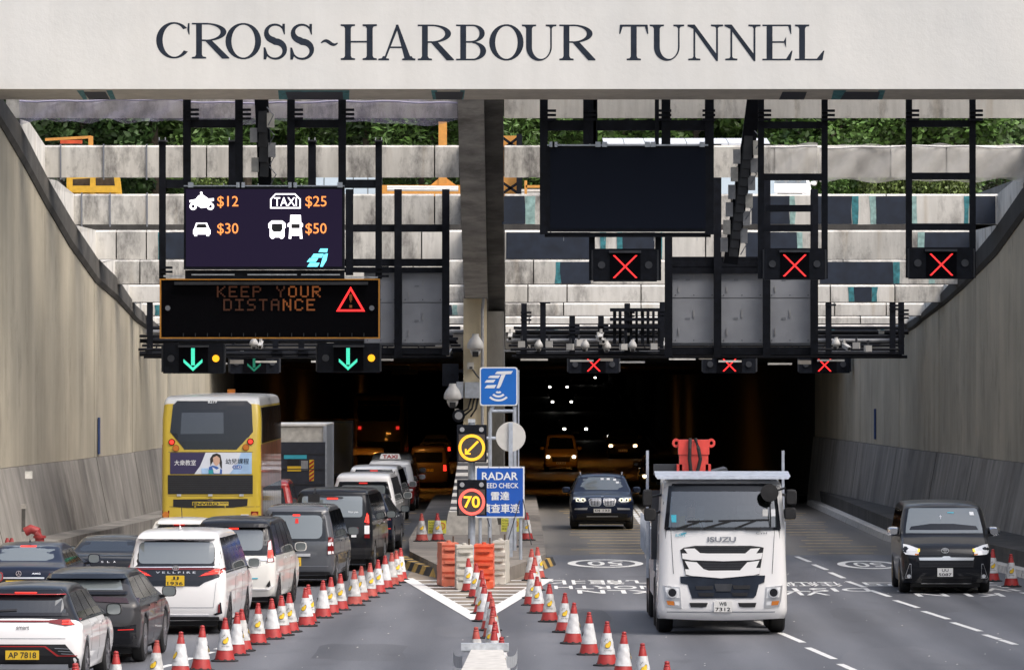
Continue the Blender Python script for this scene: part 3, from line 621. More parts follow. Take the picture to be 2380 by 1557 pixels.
def oval(cx, cy, rx, s):
    c = G(cx, cy); k = rx*c.y/K; ry = 3.0; mb = MB(); n = 40
    for i in range(n+1):
        a = 2*math.pi*i/n; mb.v += [(c.x+k*math.cos(a), c.y+ry*math.sin(a), .005), (c.x+(k-.2)*math.cos(a), c.y+(ry-.55)*math.sin(a), .005)]
    mb.f = [(2*i, 2*i+2, 2*i+3, 2*i+1) for i in range(n)]
    o = mb.build('speed_roundel', 'paint_white', road, fix=False)
    for p in o.data.polygons:
        if p.normal.z < 0: o.data.flip_normals(); break
    road_text(s, c, k*.95, 3.2, road)
def road_text(s, c, wd, ht, par, bold=.008):
    o = text('road_lettering', s, c, wd, ht, 'paint_white', par, bold, fn=lambda x, z: (c[0]-x, c[1]-z, .0055)); return o
oval(1407, 1309, 88, '50'); oval(2020, 1312, 73, '50')
def rt(s, x0, x1, y0, y1):
    a, b = G((x0+x1)/2, y0), G((x0+x1)/2, y1); m_ = (a+b)/2; road_text(s, m_, (x1-x0)*m_.y/K, abs(a.y-b.y), road)
rt('九龍北', 1278, 1540, 1348, 1358); rt('NORTH', 1288, 1535, 1361, 1368.5); rt('KLN', 1342, 1520, 1371, 1379)
rt('往紅磡', 1800, 1955, 1352, 1362.5); rt('DIST', 1820, 2022, 1366.5, 1374.5); rt('VIA', 1790, 1925, 1375.5, 1383)
rt('九龍西', 2005, 2320, 1353, 1362.5); rt('WEST', 2080, 2345, 1366.5, 1374); rt('KLN', 2128, 2330, 1378, 1386)
# gore in front of the island
A_, B_, C_ = G(945, 1344), G(1112, 1441), G(1272, 1346)
ground_poly([G(952, 1330), G(945, 1344), B_, C_, G(1262, 1330)], .004, 'tarmac_brown', 'gore_surface', road)
for k in range(12):
    y = 1349+k*8.0; d = G(1100, y).y; t_ = (y-1344)/97
    xa, xb = lerp(945, 1112, t_)+12, lerp(1272, 1112, t_)-12
    if xb-xa > 15: line((WX(xa, d), d), (WX(xb, d), d), .42, 'hatch_line', z=.008)
line(A_, B_, .30, 'gore_edge', z=.010); line(B_, C_, .30, 'gore_edge', z=.012)

asphalt('asphalt_patch', (.075, .078, .087), (.115, .118, .128), 1.0); asphalt('asphalt_pale', (.098, .101, .111), (.142, .145, .157), 1.0)
for k, (x, d, w_, l_, m_) in enumerate(((-2.6, 104, 1.6, 7, 'asphalt_patch'), (1.4, 118, 1.2, 9, 'asphalt_patch'), (6.6, 100, 2.4, 12, 'asphalt_pale'), (9.0, 128, 1.8, 16, 'asphalt_patch'), (-4.6, 121, 1.3, 9, 'asphalt_pale'), (7.4, 118, 2.0, 10, 'asphalt_pale'), (2.2, 101, 1.5, 8, 'asphalt_pale'), (-1.0, 112, 1.0, 5, 'asphalt_pale'), (10.4, 146, 1.2, 10, 'asphalt_patch'), (3.8, 134, 2.6, 14, 'asphalt_pale'))):
    pts = []
    for j in range(14):
        a = 2*math.pi*j/14; q = .8+.3*rnd.random(); ca, sa = math.cos(a), math.sin(a); pts.append((x+w_/2*q*math.copysign(abs(ca)**.6, ca), d+l_/2*q*math.copysign(abs(sa)**.6, sa)))
    ground_poly(pts, .0012+.0002*k, m_, 'worn_patch', road)
lt = MB()
for k in range(150):
    x, d = rnd.uniform(-6, 12), rnd.uniform(97, 150); q = rnd.uniform(.006, .022); lt.add([(x-q, d-q*2, .006), (x+q, d-q, .006), (x+q*.6, d+q*2, .016), (x-q*.8, d+q, .006)], [(0, 1, 2, 3)])
lt = lt.build('road_grit', 'stripe_white', None, fix=False); lt['kind'] = 'stuff'; tag(lt, 'scattered pale grit and litter on the asphalt', 'grit')

# ------------------------------------------------------------------ traffic island
isl = struct(MB().flat([(-2.75, PORT), (-2.75, 160), (G(952, 1282, .3).x, G(952, 1282, .3).y), (WX(1040, 136), 136), (WX(1168, 136), 136), (G(1268, 1290, .3).x, G(1268, 1290, .3).y), (.85, 165), (.85, PORT)], -.05, .32).build('traffic_island', 'conc_island'))
kb = 0
def kerb_run(pts):
    global kb
    for (a, b) in zip(pts, pts[1:]):
        a, b = Vector(a), Vector(b); n = max(1, round((b-a).length/.85)); dr = (b-a).normalized(); s_ = Vector((-dr.y, dr.x, 0))*.18
        for i in range(n):
            p, q = a+(b-a)*(i/n)+dr*.006, a+(b-a)*((i+1)/n)-dr*.006
            MB().add([p+s_, p-s_, q-s_, q+s_, p+s_*.8+Vector((0, 0, .2)), p-s_*.5+Vector((0, 0, .2)), q-s_*.5+Vector((0, 0, .2)), q+s_*.8+Vector((0, 0, .2))], [(0, 1, 5, 4), (1, 2, 6, 5), (2, 3, 7, 6), (3, 0, 4, 7), (4, 5, 6, 7)]).build('kerb_block', 'kerb_yellow' if kb % 2 else 'kerb_black', isl); kb += 1
def GV(x, y): return G(x, y)
kerb_run([GV(928, 1308), GV(955, 1322), GV(1000, 1336), GV(1045, 1345)]); kerb_run([GV(1160, 1345), GV(1205, 1336), GV(1250, 1322), GV(1276, 1312)])
sb = thing('striped_crash_block', 'black and white striped concrete ramp block in front of the pillar', 'barrier')
for i in range(20):
    a, b = i/20, (i+1)/20; d0, d1 = lerp(163.5, 173.2, a), lerp(163.5, 173.2, b)
    f = lambda t_: interp([(0, .95), (.12, 1.0), (1, 2.5)], t_)
    x0a, x0b = lerp(-1.85, -1.62, a), lerp(-1.85, -1.62, b); x1a, x1b = lerp(-.32, -.5, a), lerp(-.32, -.5, b); sk = .2
    MB().add([(x0a, d0, .3), (x1a, d0+sk, .3), (x1b, d1+sk, .3), (x0b, d1, .3), (x0a+.12, d0, f(a)), (x1a-.12, d0+sk, f(a)), (x1b-.12, d1+sk, f(b)), (x0b+.12, d1, f(b))],
             [(0, 1, 5, 4), (1, 2, 6, 5), (2, 3, 7, 6), (3, 0, 4, 7), (4, 5, 6, 7)]).build('stripe_slice', 'stripe_black' if i % 2 else 'stripe_white', sb)

# ------------------------------------------------------------------ trees on the slope above the tunnel
def leaf_cloud(n, rad, hgt, size, seed, slim=1.0):
    r_ = random.Random(seed); mb = MB(); cl = []
    for _ in range(26):
        a = r_.uniform(0, 6.283); q = r_.random()**.5*rad*.85; h = r_.uniform(.18, 1)*hgt
        cl.append((q*math.cos(a)*(1.15-h/hgt*.5), q*math.sin(a)*(1.15-h/hgt*.5), h, r_.uniform(.35, .8)*rad*.55))
    for _ in range(n):
        c = r_.choice(cl); v = Vector((r_.gauss(0, 1), r_.gauss(0, 1), r_.gauss(0, .8))).normalized()*c[3]*r_.random()**.35
        p = Vector(c[:3])+v; s = size*r_.uniform(.6, 1.35)
        u = Vector((r_.gauss(0, 1), r_.gauss(0, 1), r_.gauss(0, .5)-.3)).normalized(); w_ = u.cross(Vector((r_.gauss(0, 1), r_.gauss(0, 1), r_.gauss(0, 1)))).normalized()*slim
        mb.add([p-u*s*.5, p+w_*s*.28, p+u*s*.5, p-w_*s*.28], [(0, 1, 2, 3)])
    return mb.mesh('foliage', fix=False)
def trunk_mesh(h, seed):
    r_ = random.Random(seed); mb = MB(); mb.tube([(0, 0, -.5), (.1, .05, h*.3), (-.05, .1, h*.6), (.1, 0, h*.9)], .2, 8, .05)
    for k in range(6):
        a = r_.uniform(0, 6.28); z = r_.uniform(.25, .7)*h; l = r_.uniform(1, 2.2); mb.tube([(0, 0, z), (l*.5*math.cos(a), l*.5*math.sin(a), z+l*.5), (l*math.cos(a), l*math.sin(a), z+l)], .07, 6, .02)
    return mb.mesh('trunk')
CR = [(leaf_cloud(9000, 3.6, 9.0, .44, 1), 'broad-leaved dark green tree'), (leaf_cloud(11000, 3.2, 9.0, .40, 2, .5), 'feathery bamboo-like mid green tree'), (leaf_cloud(9500, 3.4, 8.5, .34, 3), 'light green bushy tree'), (leaf_cloud(5000, 2.4, 4.0, .32, 4), 'low dense green shrub')]
TK = trunk_mesh(8, 5)
_cm = {}
def crown_mesh(me, lm):
    if (me.name, lm) not in _cm: c_ = me.copy(); c_.materials.append(M[lm]); _cm[(me.name, lm)] = c_
    return _cm[(me.name, lm)]
LM = [('leaf_dark', 'leaf_mid'), ('leaf_mid', 'leaf_dark'), ('leaf_mid', 'leaf_light'), ('leaf_light', 'leaf_mid')]
spots = []
for row, (d, n, kinds) in enumerate(((262, 15, None), (275, 14, None), (292, 13, None))):
    for i in range(n):
        x = lerp(40, 2360, (i+.5*(row % 2)+.25)/n)+rnd.uniform(-40, 40); spots.append((x, d+rnd.uniform(-4, 4), row, i))
where = ['nearest row', 'middle row', 'rear row']
for x, d, row, i in spots:
    k = (0 if x < 420 else 1) if x < 1060 else (0 if x < 1420 else (2 if x < 2000 else rnd.choice((0, 2))))
    if rnd.random() < .2: k = rnd.choice((0, 1, 2))
    me, nm = CR[k]
    t = thing('tree', '%s in the %s above the canopy, %s from the left' % (nm, where[row], ORD[i]), 'tree', (WX(x, d), d, 10.7), rnd.uniform(0, 6.28), 'trees above the tunnel')
    s = rnd.uniform(.85, 1.2); t.scale = (s, s, s*rnd.uniform(.9, 1.2))
    lm = LM[k][rnd.random() < .35]; c = bpy.data.objects.new('crown', crown_mesh(me, lm)); col.objects.link(c); c.parent = t
    o = bpy.data.objects.new('trunk', TK); col.objects.link(o); o.parent = t
    if not TK.materials: TK.materials.append(M['bark'])
for i, x in enumerate((1890, 1930, 1975, 2020, 2065, 2110, 2170, 2230, 1420, 500)):
    d = 246+rnd.uniform(-2, 2); t = thing('shrub', 'low clipped green shrub behind the canopy beams, %s from the left' % ORD[[2, 3, 4, 5, 6, 7, 8, 9, 1, 0][i]], 'shrub', (WX(x, d), d, 10.6), rnd.uniform(0, 6), 'shrubs above the tunnel')
    t.scale = (.42, .42, .62); c = bpy.data.objects.new('foliage', crown_mesh(CR[3][0], rnd.choice(('leaf_mid', 'leaf_light')))); col.objects.link(c); c.parent = t

# ------------------------------------------------------------------ overhead signs and gantries
def bx(name, x0, x1, y0, y1, d, th, mat, parent, dy=0):
    """box whose front face spans bearings x0..x1, y0..y1 at distance d"""
    return MB().box(WX(x0, d), WX(x1, d), d+dy, d+dy+th, WZ(y1, d), WZ(y0, d)).build(name, mat, parent)
def post(name, x, y0, y1, d, parent, wd=.16, mat='steel_black'):
    X = WX(x, d); z1, z0 = WZ(y0, d), WZ(y1, d)
    mb = MB().box(X-wd/2, X+wd/2, d, d+.03, z0, z1).box(X-wd/2, X+wd/2, d+.17, d+.2, z0, z1).box(X-.02, X+.02, d+.03, d+.17, z0, z1)
    o = mb.build(name, mat, parent)
    return o
def clamp(x, y, d, parent, s=1):
    X, Z = WX(x, d), WZ(y, d); mb = MB()
    for k in (-1, 0, 1): mb.box(X-.10, X+.22, d-.04, d+.1, Z+k*.11-.03, Z+k*.11+.03)
    mb.build('clamp', 'steel_black', parent)
def hbar(name, x0, x1, y, d, parent, h=.14, mat='steel_black', dy=.21):
    return MB().box(WX(x0, d), WX(x1, d), d+dy, d+dy+.14, WZ(y, d)-h/2, WZ(y, d)+h/2).build(name, mat, parent)
def poly_led(name, pts, d, mat, parent, off=.02):
    return MB().prism([(WX(x, d), WZ(y, d)) for x, y in pts], d-off, d+.004).build(name, mat, parent)

# toll charge display
D1 = 150.2
t = thing('toll_display', 'lit black LED board listing toll charges beside vehicle symbols', 'display')
bx('cabinet', 427, 800, 434, 626, D1, .5, 'steel_black', t, .03)
bx('screen', 432, 795, 440, 620, D1, .03, 'led_bg', t)
bx('trim', 427, 800, 431, 433.6, D1, .5, 'galv', t)
for x in (434, 555, 676, 795): post('hanger', x, 205, 432, D1+.1, t, .19); clamp(x+8, 266, D1+.1, t)
for a, b in ((434, 555), (676, 795)): hbar('crossbar', a, b, 287, D1, t, .2)
for x in (443, 555, 563, 676, 684, 790): bx('bracket', x-6, x+6, 424, 436, D1-.06, .06, 'galv', t)
for x in (449, 520, 600, 700): bx('eyelet', x-1, x+1, 427, 432, D1-.04, .03, 'zinc', t)
bx('lower_beam', 430, 800, 628, 648, D1+.3, .3, 'steel_black', t)
for x0, x1 in ((445, 545), (575, 690), (700, 790)): bx('conduit', x0, x1, 637, 640, D1+.22, .05, 'zinc', t)
LW, LO_ = 'led_white', 'led_orange'
def led_text(s, x0, x1, y0, y1, mat, parent, d, bold=.012, name='led_text'):
    c = P((x0+x1)/2, (y0+y1)/2, d); return text(name, s, c, (x1-x0)*d/K, (y1-y0)*d/K, mat, parent, bold, off=.02)
for s, x0, y0 in (('$12', 505, 456), ('$25', 710, 456), ('$30', 505, 519), ('$50', 710, 519)): led_text(s, x0, x0+49, y0, y0+28, LO_, t, D1, .004, 'price')
# motorcycle
def disc(cx, cy, r, d, mat, parent, name, off=.02, ri=None):
    X, Z, rr = WX(cx, d), WZ(cy, d), r*d/K
    return MB().ring(X, Z, rr, rr, (ri or 0)*d/K, (ri or 0)*d/K, d-off, d+.003, n=22).build(name, mat, parent)
poly_led('symbol', [(440, 466), (455, 463), (461, 455), (470, 452), (478, 457), (484, 462), (497, 461), (497, 467), (487, 470), (489, 476), (484, 482), (468, 484), (458, 478), (452, 470), (441, 471)], D1, LW, t)
for x in (449, 489): disc(x, 480, 8.5, D1, LW, t, 'symbol', .024, 3.8)
disc(468, 449, 3, D1, LW, t, 'symbol')
# car
for pts in ([(456, 518), (481, 518), (486, 530), (489, 535), (489, 545), (486, 545), (486, 549), (480, 549), (480, 545), (458, 545), (458, 549), (452, 549), (452, 545), (449, 545), (449, 535), (452, 530)],): poly_led('symbol', pts, D1, LW, t)
poly_led('symbol', [(459, 521), (478, 521), (482, 530), (455, 530)], D1, 'black', t, .025)
for a in ((461, 536, 476, 538), (461, 541, 476, 543)): poly_led('symbol', [(a[0], a[1]), (a[2], a[1]), (a[2], a[3]), (a[0], a[3])], D1, 'led_orange', t, .026)
# taxi sign
tx = [(628, 485), (628, 463), (640, 450), (686, 450), (699, 463), (699, 485)]; ti = [(631, 482), (631, 464), (641, 453), (685, 453), (696, 464), (696, 482)]
mb = MB(); n = 6
mb.add([(WX(x, D1), D1-.02, WZ(y, D1)) for x, y in tx]+[(WX(x, D1), D1-.02, WZ(y, D1)) for x, y in ti], [(k, (k+1) % 6, (k+1) % 6+6, k+6) for k in range(6)]); mb.build('symbol', LW, t, fix=False)
led_text('TAXI', 637, 690, 459, 479, LW, t, D1, .005)
# bus and lorry
poly_led('symbol', [(628, 516), (632, 513), (656, 513), (660, 516), (664, 520), (664, 530), (661, 531), (661, 550), (657, 555), (652, 555), (650, 552), (638, 552), (636, 555), (631, 555), (627, 550), (627, 531), (624, 530), (624, 520)], D1, LW, t)
poly_led('symbol', [(632, 520), (656, 520), (657, 533), (652, 539), (636, 539), (631, 533)], D1, 'black', t, .025)
poly_led('symbol', [(675, 500), (699, 500), (700, 517), (704, 520), (704, 527), (701, 528), (703, 555), (697, 555), (697, 548), (677, 548), (677, 555), (671, 555), (673, 528), (668, 527), (669, 520), (674, 517)], D1, LW, t)
poly_led('symbol', [(677, 521), (697, 521), (697, 531), (677, 531)], D1, 'black', t, .025)
for y in (535, 539): poly_led('symbol', [(682, y), (693, y), (693, y+1.6), (682, y+1.6)], D1, 'led_orange', t, .026)
# cyan emblem
for pts in ([(740, 586), (745, 578), (762, 578), (760, 587)], [(723, 599), (729, 590), (752, 590), (748, 599)], [(713, 609), (720, 600), (740, 600), (734, 609)], [(714, 620), (720, 611), (743, 611), (738, 620)], [(752, 592), (762, 589), (759, 605), (750, 620), (744, 620)]): poly_led('emblem', pts, D1, 'led_cyan', t)

# message sign
D2 = 155.6
t = thing('message_sign', 'long black orange-framed LED sign warning drivers to keep distance', 'sign')
bx('cabinet', 371, 883, 648, 787, D2, .6, 'steel_black', t, .04)
for a in ((371, 883, 648, 651), (371, 883, 784, 787), (371, 374.5, 651.2, 783.8), (879.5, 883, 651.2, 783.8)): bx('border', a[0], a[1], a[2], a[3], D2, .05, 'sign_orange', t)
bx('screen', 376, 878, 652.5, 782.5, D2, .02, 'screen_black', t, .02); bx('visor', 405, 855, 655, 662, D2-.12, .13, 'steel_dark', t)
for x in (390, 864): disc(x, 716, 6, D2, 'steel_grey', t, 'flasher', .02)
for x in range(425, 870, 28): bx('fin', x, x+1.6, 774, 782, D2-.03, .05, 'steel_dark', t)
F57 = {'K': '10001 10010 10100 11000 10100 10010 10001', 'E': '11111 10000 10000 11110 10000 10000 11111', 'P': '11110 10001 10001 11110 10000 10000 10000', 'Y': '10001 10001 01010 00100 00100 00100 00100', 'O': '01110 10001 10001 10001 10001 10001 01110', 'U': '10001 10001 10001 10001 10001 10001 01110', 'R': '11110 10001 10001 11110 10100 10010 10001',
       'D': '11110 10001 10001 10001 10001 10001 11110', 'I': '11111 00100 00100 00100 00100 00100 11111', 'S': '01111 10000 10000 01110 00001 00001 11110', 'T': '11111 00100 00100 00100 00100 00100 00100', 'A': '01110 10001 10001 11111 10001 10001 10001', 'N': '10001 11001 10101 10101 10011 10001 10001', 'C': '01110 10001 10000 10000 10000 10001 01110', ' ': '00000 00000 00000 00000 00000 00000 00000'}
def dots(name, cells, px, d, mat, parent, k=.78, off=.012):
    mb = MB()
    for x, y in cells:
        h = px*k/2; mb.add([(WX(x-h, d), d-off, WZ(y+h, d)), (WX(x+h, d), d-off, WZ(y+h, d)), (WX(x+h, d), d-off, WZ(y-h, d)), (WX(x-h, d), d-off, WZ(y-h, d))], [(0, 1, 2, 3)])
    return mb.build(name, mat, parent, fix=False)
def led57(s, x0, x1, y0, y1, mats):
    n = len(s); pitch = (x1-x0)/n; cw = pitch*.72/5; chh = (y1-y0)/7
    for i, c in enumerate(s):
        if c == ' ': continue
        cells = []
        for r_, row in enumerate(F57[c].split()):
            for q, b in enumerate(row):
                if b == '1':
                    for sx in (-.25, .25):
                        for sy in (-.25, .25): cells.append((x0+i*pitch+(q+.5+sx)*cw, y0+(r_+.5+sy)*chh))
        dots('led_letter', cells, 2.0, D2, mats[i], t, .95)
dm, br = 'led_text_dim', 'led_text'
led57('KEEP YOUR', 504, 753, 665, 691, [dm]*6+[br]*3); led57('DISTANCE', 519, 740, 695, 722, [dm]*5+[br]*3)
tri = [(815, 668), (783, 723), (847, 723)]; cells = []; inner = []
for (a, b) in zip(tri, tri[1:]+tri[:1]):
    for k in range(26):
        for o_ in (0, .07, .14):
            x, y = lerp(a[0], b[0], k/26), lerp(a[1], b[1], k/26); cells.append((lerp(x, 815, o_), lerp(y, 705, o_)))
dots('warning_triangle', cells, 2.4, D2, 'led_red', t, .9)
dots('warning_mark', [(813+dx*2.2, 685+k*2.4) for k in range(8) for dx in (0, 1, 2) if not (k > 5 and dx != 1)]+[(813+dx*2.2, 710+k*2.2) for k in range(3) for dx in (0, 1, 2)], 2.2, D2, 'led_text', t, .9)
for x in (377, 880): post('hanger', x, 325, 648, D2+.15, t, .17); clamp(x+4, 632, D2+.1, t)
for x in (540, 725): post('hanger', x, 325, 432, D2+.15, t, .2)
for x in (377, 540, 725, 880): bx('cap_plate', x-10, x+10, 326, 329, D2+.02, .5, 'steel_dark', t); bx('bolt', x-8, x-6, 320, 326, D2+.05, .05, 'zinc', t); bx('bolt', x+6, x+8, 320, 326, D2+.05, .05, 'zinc', t)
hbar('crossbar', 372, 430, 427, D2, t, .22); hbar('crossbar', 800, 885, 427, D2, t, .22); bx('drain_rail', 380, 428, 640, 644, D2, .1, 'zinc', t); bx('drain_rail', 800, 878, 643, 646, D2, .1, 'zinc', t)

# lane signals
def lane_signal(x0, x1, y0, y1, d, kind, lab, posts=(), lamp=None, dim=False, bars=()):
    t = thing('lane_signal', lab, 'lane signal', group='lane control signals')
    bx('housing', x0, x1, y0, y1, d, .45, 'steel_black', t, .03); w_, h_ = x1-x0, y1-y0; cx, cy = (x0+x1)/2, (y0+y1)/2
    bx('screen', cx-w_*.24, cx+w_*.24, y0+h_*.10, y1-h_*.06, d, .02, 'screen_black', t); bx('visor', cx-w_*.25, cx+w_*.25, y0+h_*.06, y0+h_*.13, d-.16, .18, 'steel_dark', t)
    bx('edge_flange', x0-4, x0-.5, y0+3, y1-3, d+.1, .2, 'steel_dark', t); bx('edge_flange', x1+.5, x1+4, y0+3, y1-3, d+.1, .2, 'steel_dark', t)
    for s_ in (-1, 1):
        on = lamp == s_; disc(cx+s_*w_*.37, cy, w_*.058, d, 'led_amber' if on else 'steel_dark', t, 'flasher', .03)
    cells = []
    if kind == 'X':
        n = 30; r_ = h_*.335; ow = (-1, 0, 1) if d < 180 else (-.5, .5)
        for k in range(n+1):
            u = lerp(-1, 1, k/n)
            for o_ in ow:
                cells += [(cx+u*r_+o_*1.6, cy+h_*.05+u*r_), (cx-u*r_+o_*1.6, cy+h_*.05+u*r_)]
        dots('cross', cells, 1.9, d, 'led_red', t, .85)
    else:
        s = h_/70
        for k in range(20):
            for o_ in (-1.5, -.5, .5, 1.5): cells.append((cx-1+o_*2.2*s, y0+(12+k*2.0)*s))
        for k in range(11):
            for o_ in range(4): cells += [(cx-1-k*2.1*s, y0+(58-k*1.9-o_*2.0+5)*s), (cx-1+k*2.1*s, y0+(58-k*1.9-o_*2.0+5)*s)]
        dots('arrow', cells, 2.0*s, d, 'led_green_dim' if dim else 'led_green', t, .85)
    for x, a in posts: post('hanger', x, a, y1-2, d+.2, t, .15); clamp(x+3, 268, d+.1, t) if a < 240 else None
    for a, b, y in bars: hbar('crossbar', a, b, y, d, t, .17)
    return t
lane_signal(379, 520, 798, 868, D2, 'A', 'green arrow signal with amber lamp under the left end of the message sign', [], 1)
lane_signal(738, 882, 798, 866, D2, 'A', 'green arrow signal with amber lamp under the right end of the message sign', [], 1)
lane_signal(535, 648, 818, 868, 196, 'A', 'dim green arrow signal hanging farther back between the bright ones', [], None, True)
lane_signal(1379, 1527, 578, 654, D1+.6, 'X', 'red cross signal hanging under the blank black display', [(1376, 545), (1530, 545)])
lane_signal(1777, 1917, 577, 650, D1, 'X', 'red cross signal in a tall hanging frame right of the grey cabinets', [(1769, 205), (1917, 205)], bars=[(1769, 1917, 290), (1769, 1917, 411), (1780, 1890, 484), (1769, 1890, 530)])
lane_signal(2114, 2262, 575, 648, D1, 'X', 'red cross signal nearest the right-hand wall', [(2113, 205), (2261, 205)], bars=[(2113, 2261, 287), (2113, 2261, 409), (2113, 2261, 527)])
for x0, x1, lb in ((1322, 1438, 'left'), (1635, 1756, 'middle'), (1858, 1975, 'right')):
    lane_signal(x0, x1, 826, 867, 200, 'X', 'small red cross signal inside the tunnel gantry, %s of three' % lb, [])

# blank display
t = thing('blank_display', 'large switched-off black LED board in a hanging frame', 'display')
bx('cabinet', 1272, 1646, 340, 538, D1, .5, 'steel_black', t, .03); bx('screen', 1279, 1640, 346, 532, D1, .03, 'led_off', t)
bx('trim', 1272, 1646, 336, 339.6, D1, .5, 'galv', t); bx('lower_beam', 1266, 1652, 541, 551, D1+.2, .3, 'steel_black', t)
for x, wd in ((1264, .2), (1361, .12), (1376, .2), (1384, .1), (1527, .1), (1548, .22), (1649, .22)): post('hanger', x, 205, 545 if x in (1264, 1649) else 340, D1+.05, t, wd)
for x in (1272, 1368, 1540, 1642): clamp(x, 268, D1+.05, t)
hbar('crossbar', 1262, 1650, 291, D1, t, .26)
for x in (1283, 1290, 1390, 1405, 1505, 1518, 1632): bx('bracket', x-6, x+6, 330, 342, D1-.06, .06, 'galv', t)
for x in (1300, 1371, 1412, 1500, 1625): disc(x, 337, 2.2, D1-.02, 'zinc', t, 'eyelet', .03, 1.2)
for x in (1310, 1405, 1520, 1620): bx('drop_rod', x-.6, x+.6, 551, 560, D1+.3, .04, 'zinc', t)

# backs of distant signs: grey cabinets
D3 = 161.0
def cabinets(lab, cols, y0, y1, posts, rails):
    t = thing('sign_cabinet', lab, 'cabinet', group='grey cabinets')
    for a, b in cols:
        bx('casing', a, b, y0, y1, D3, .5, 'steel_grey', t, .05)
        m_ = y0+(y1-y0)*.42
        for q, (ya, yb) in enumerate(((y0+3, m_-1), (m_+1, y1-5))):
            dr = bx('door', a+3, b-3, ya, yb, D3, .05, 'steel_grey_door', t); h_ = yb-ya
            bx('handle', (a+b)/2-1.5, (a+b)/2+1.5, ya+h_*.25, ya+h_*.42, D3-.03, .03, 'pipe_grey', dr); bx('handle', a+16, a+19, yb-h_*.34, yb-h_*.18, D3-.03, .03, 'pipe_grey', dr)
            bx('label_plate', (a+b)/2-19, (a+b)/2-9, ya+h_*.42, ya+h_*.47, D3-.012, .012, 'steel_grey', dr)
            for u in (.07, .5, .93): disc(a+3+(b-a-6)*u, yb-6, 1.2, D3, 'steel_dark', dr, 'lock', .015)
    for x, a, b in posts: post('hanger', x, a, b, D3-.3, t, .2)
    for a, b, y, h in rails: hbar('rail', a, b, y, D3-.35, t, h)
cabinets('grey steel cabinets hanging right of the message sign', [(846, 924), (932, 1033)], 632, 802, [(812, 440, 640), (925, 440, 830), (1036, 440, 825)], [(800, 1036, 610, .2), (800, 1036, 627, .14), (812, 1036, 530, .2), (850, 1040, 815, .16)])
cabinets('three grey steel cabinets hanging under the conduit right of centre', [(1560, 1665), (1672, 1777), (1784, 1888)], 614, 802, [(1554, 545, 830), (1668, 335, 830), (1782, 335, 830), (1893, 440, 825)], [(1554, 1780, 612, .22), (1554, 1780, 628, .18), (1554, 1893, 815, .2), (1554, 1780, 600, .08)])
for (x, y) in ((812, 505), (925, 510), (1036, 510)): pass
# slanting cable ladders
def cable_ladder(pts, d, wd, lab, boxes):
    t = thing('cable_ladder', lab, 'cable tray')
    mb = MB(); ps = [P(x, y, d+i*.6) for i, (x, y) in enumerate(pts)]
    for a, b in zip(ps, ps[1:]): mb.bar(a, b, wd, .25, (0, 1, 0))
    mb.build('trough', 'steel_black', t)
    for k in range(boxes):
        u = .35+.6*k/max(1, boxes); a = ps[0].lerp(ps[-1], u); s_ = (-1) ** k
        c = a+Vector((s_*wd*.65, -.25, 0)); MB().box(c.x-.09, c.x+.09, c.y-.1, c.y+.1, c.z-.18, c.z+.18).build('junction_box', 'pipe_grey' if k % 3 else 'white_dirty', t)
        l = a+Vector((0, -.2, 0)); MB().bar(l-Vector((0, 0, .3)), l+Vector((.03, 0, .3)), .22, .08, (0, 1, 0)).build('cover', 'steel_dark', t)
    for k in range(4):
        a = ps[0].lerp(ps[-1], .3+.2*k); MB().tube([a+Vector((wd*.4, -.3, .2)), a+Vector((wd*.9, -.4, 0)), a+Vector((wd*.5, -.3, -.25))], .015, 6).build('cable', 'steel_grey', t)
cable_ladder([(606, 200), (612, 310), (616, 430)], 151.0, .34, 'black cable ladder slanting down behind the toll board', 4)
cable_ladder([(1757, 200), (1740, 330), (1718, 470), (1698, 610)], 151.0, .36, 'long black cable ladder with boxes slanting right of the blank board', 12)
# toll gantry in front of the mouths: pipes, lamps, cameras
plain('cam_white', (.50, .50, .49), .5, var=.1)
def camera_unit(kind, x, y, d, lab, s=1.0, turn=0):
    t = thing('traffic_camera', lab, 'camera', P(x, y, d), turn, 'cameras on the gantry')
    if kind == 'bullet':
        MB().bar((0, .25*s, .10*s), (.12*s, -.35*s, -.10*s), .2*s, .2*s).build('housing', 'cam_white', t); MB().bar((-.0, .3*s, .24*s), (.13*s, -.42*s, .0), .24*s, .03*s).build('sunshield', 'cam_white', t)
        MB().lathe([(.075*s, 0), (.075*s, .02)], 12, (.12*s, -.385*s, -.11*s), 'Y').build('lens', 'black_gloss', t); MB().box(-.03, .03, .05, .12, .1*s, .45*s).build('bracket', 'cam_white', t)
    elif kind == 'dome':
        MB().lathe([(.01, .42*s), (.10*s, .42*s), (.11*s, .33*s), (.17*s, .26*s), (.24*s, .13*s), (.255*s, 0), (.24*s, -.03*s), (.17*s, -.05*s)], 20).build('housing', 'cam_white', t, True)
        MB().lathe([(.17*s, -.05*s), (.165*s, -.12*s), (.12*s, -.22*s), (.05*s, -.27*s), (.0, -.28*s)], 20).build('dome', 'cam_white', t, True); MB().box(-.09*s, .09*s, -.2*s, -.12*s, -.28*s, -.12*s).build('lens_box', 'black', t)
    else:
        MB().box(-.16*s, .16*s, -.05, .12, -.15*s, .15*s).build('housing', 'cam_white', t); MB().box(-.03, .03, 0, .05, .15*s, .4*s).build('bracket', 'steel_dark', t)
    return t
DG = 178.2
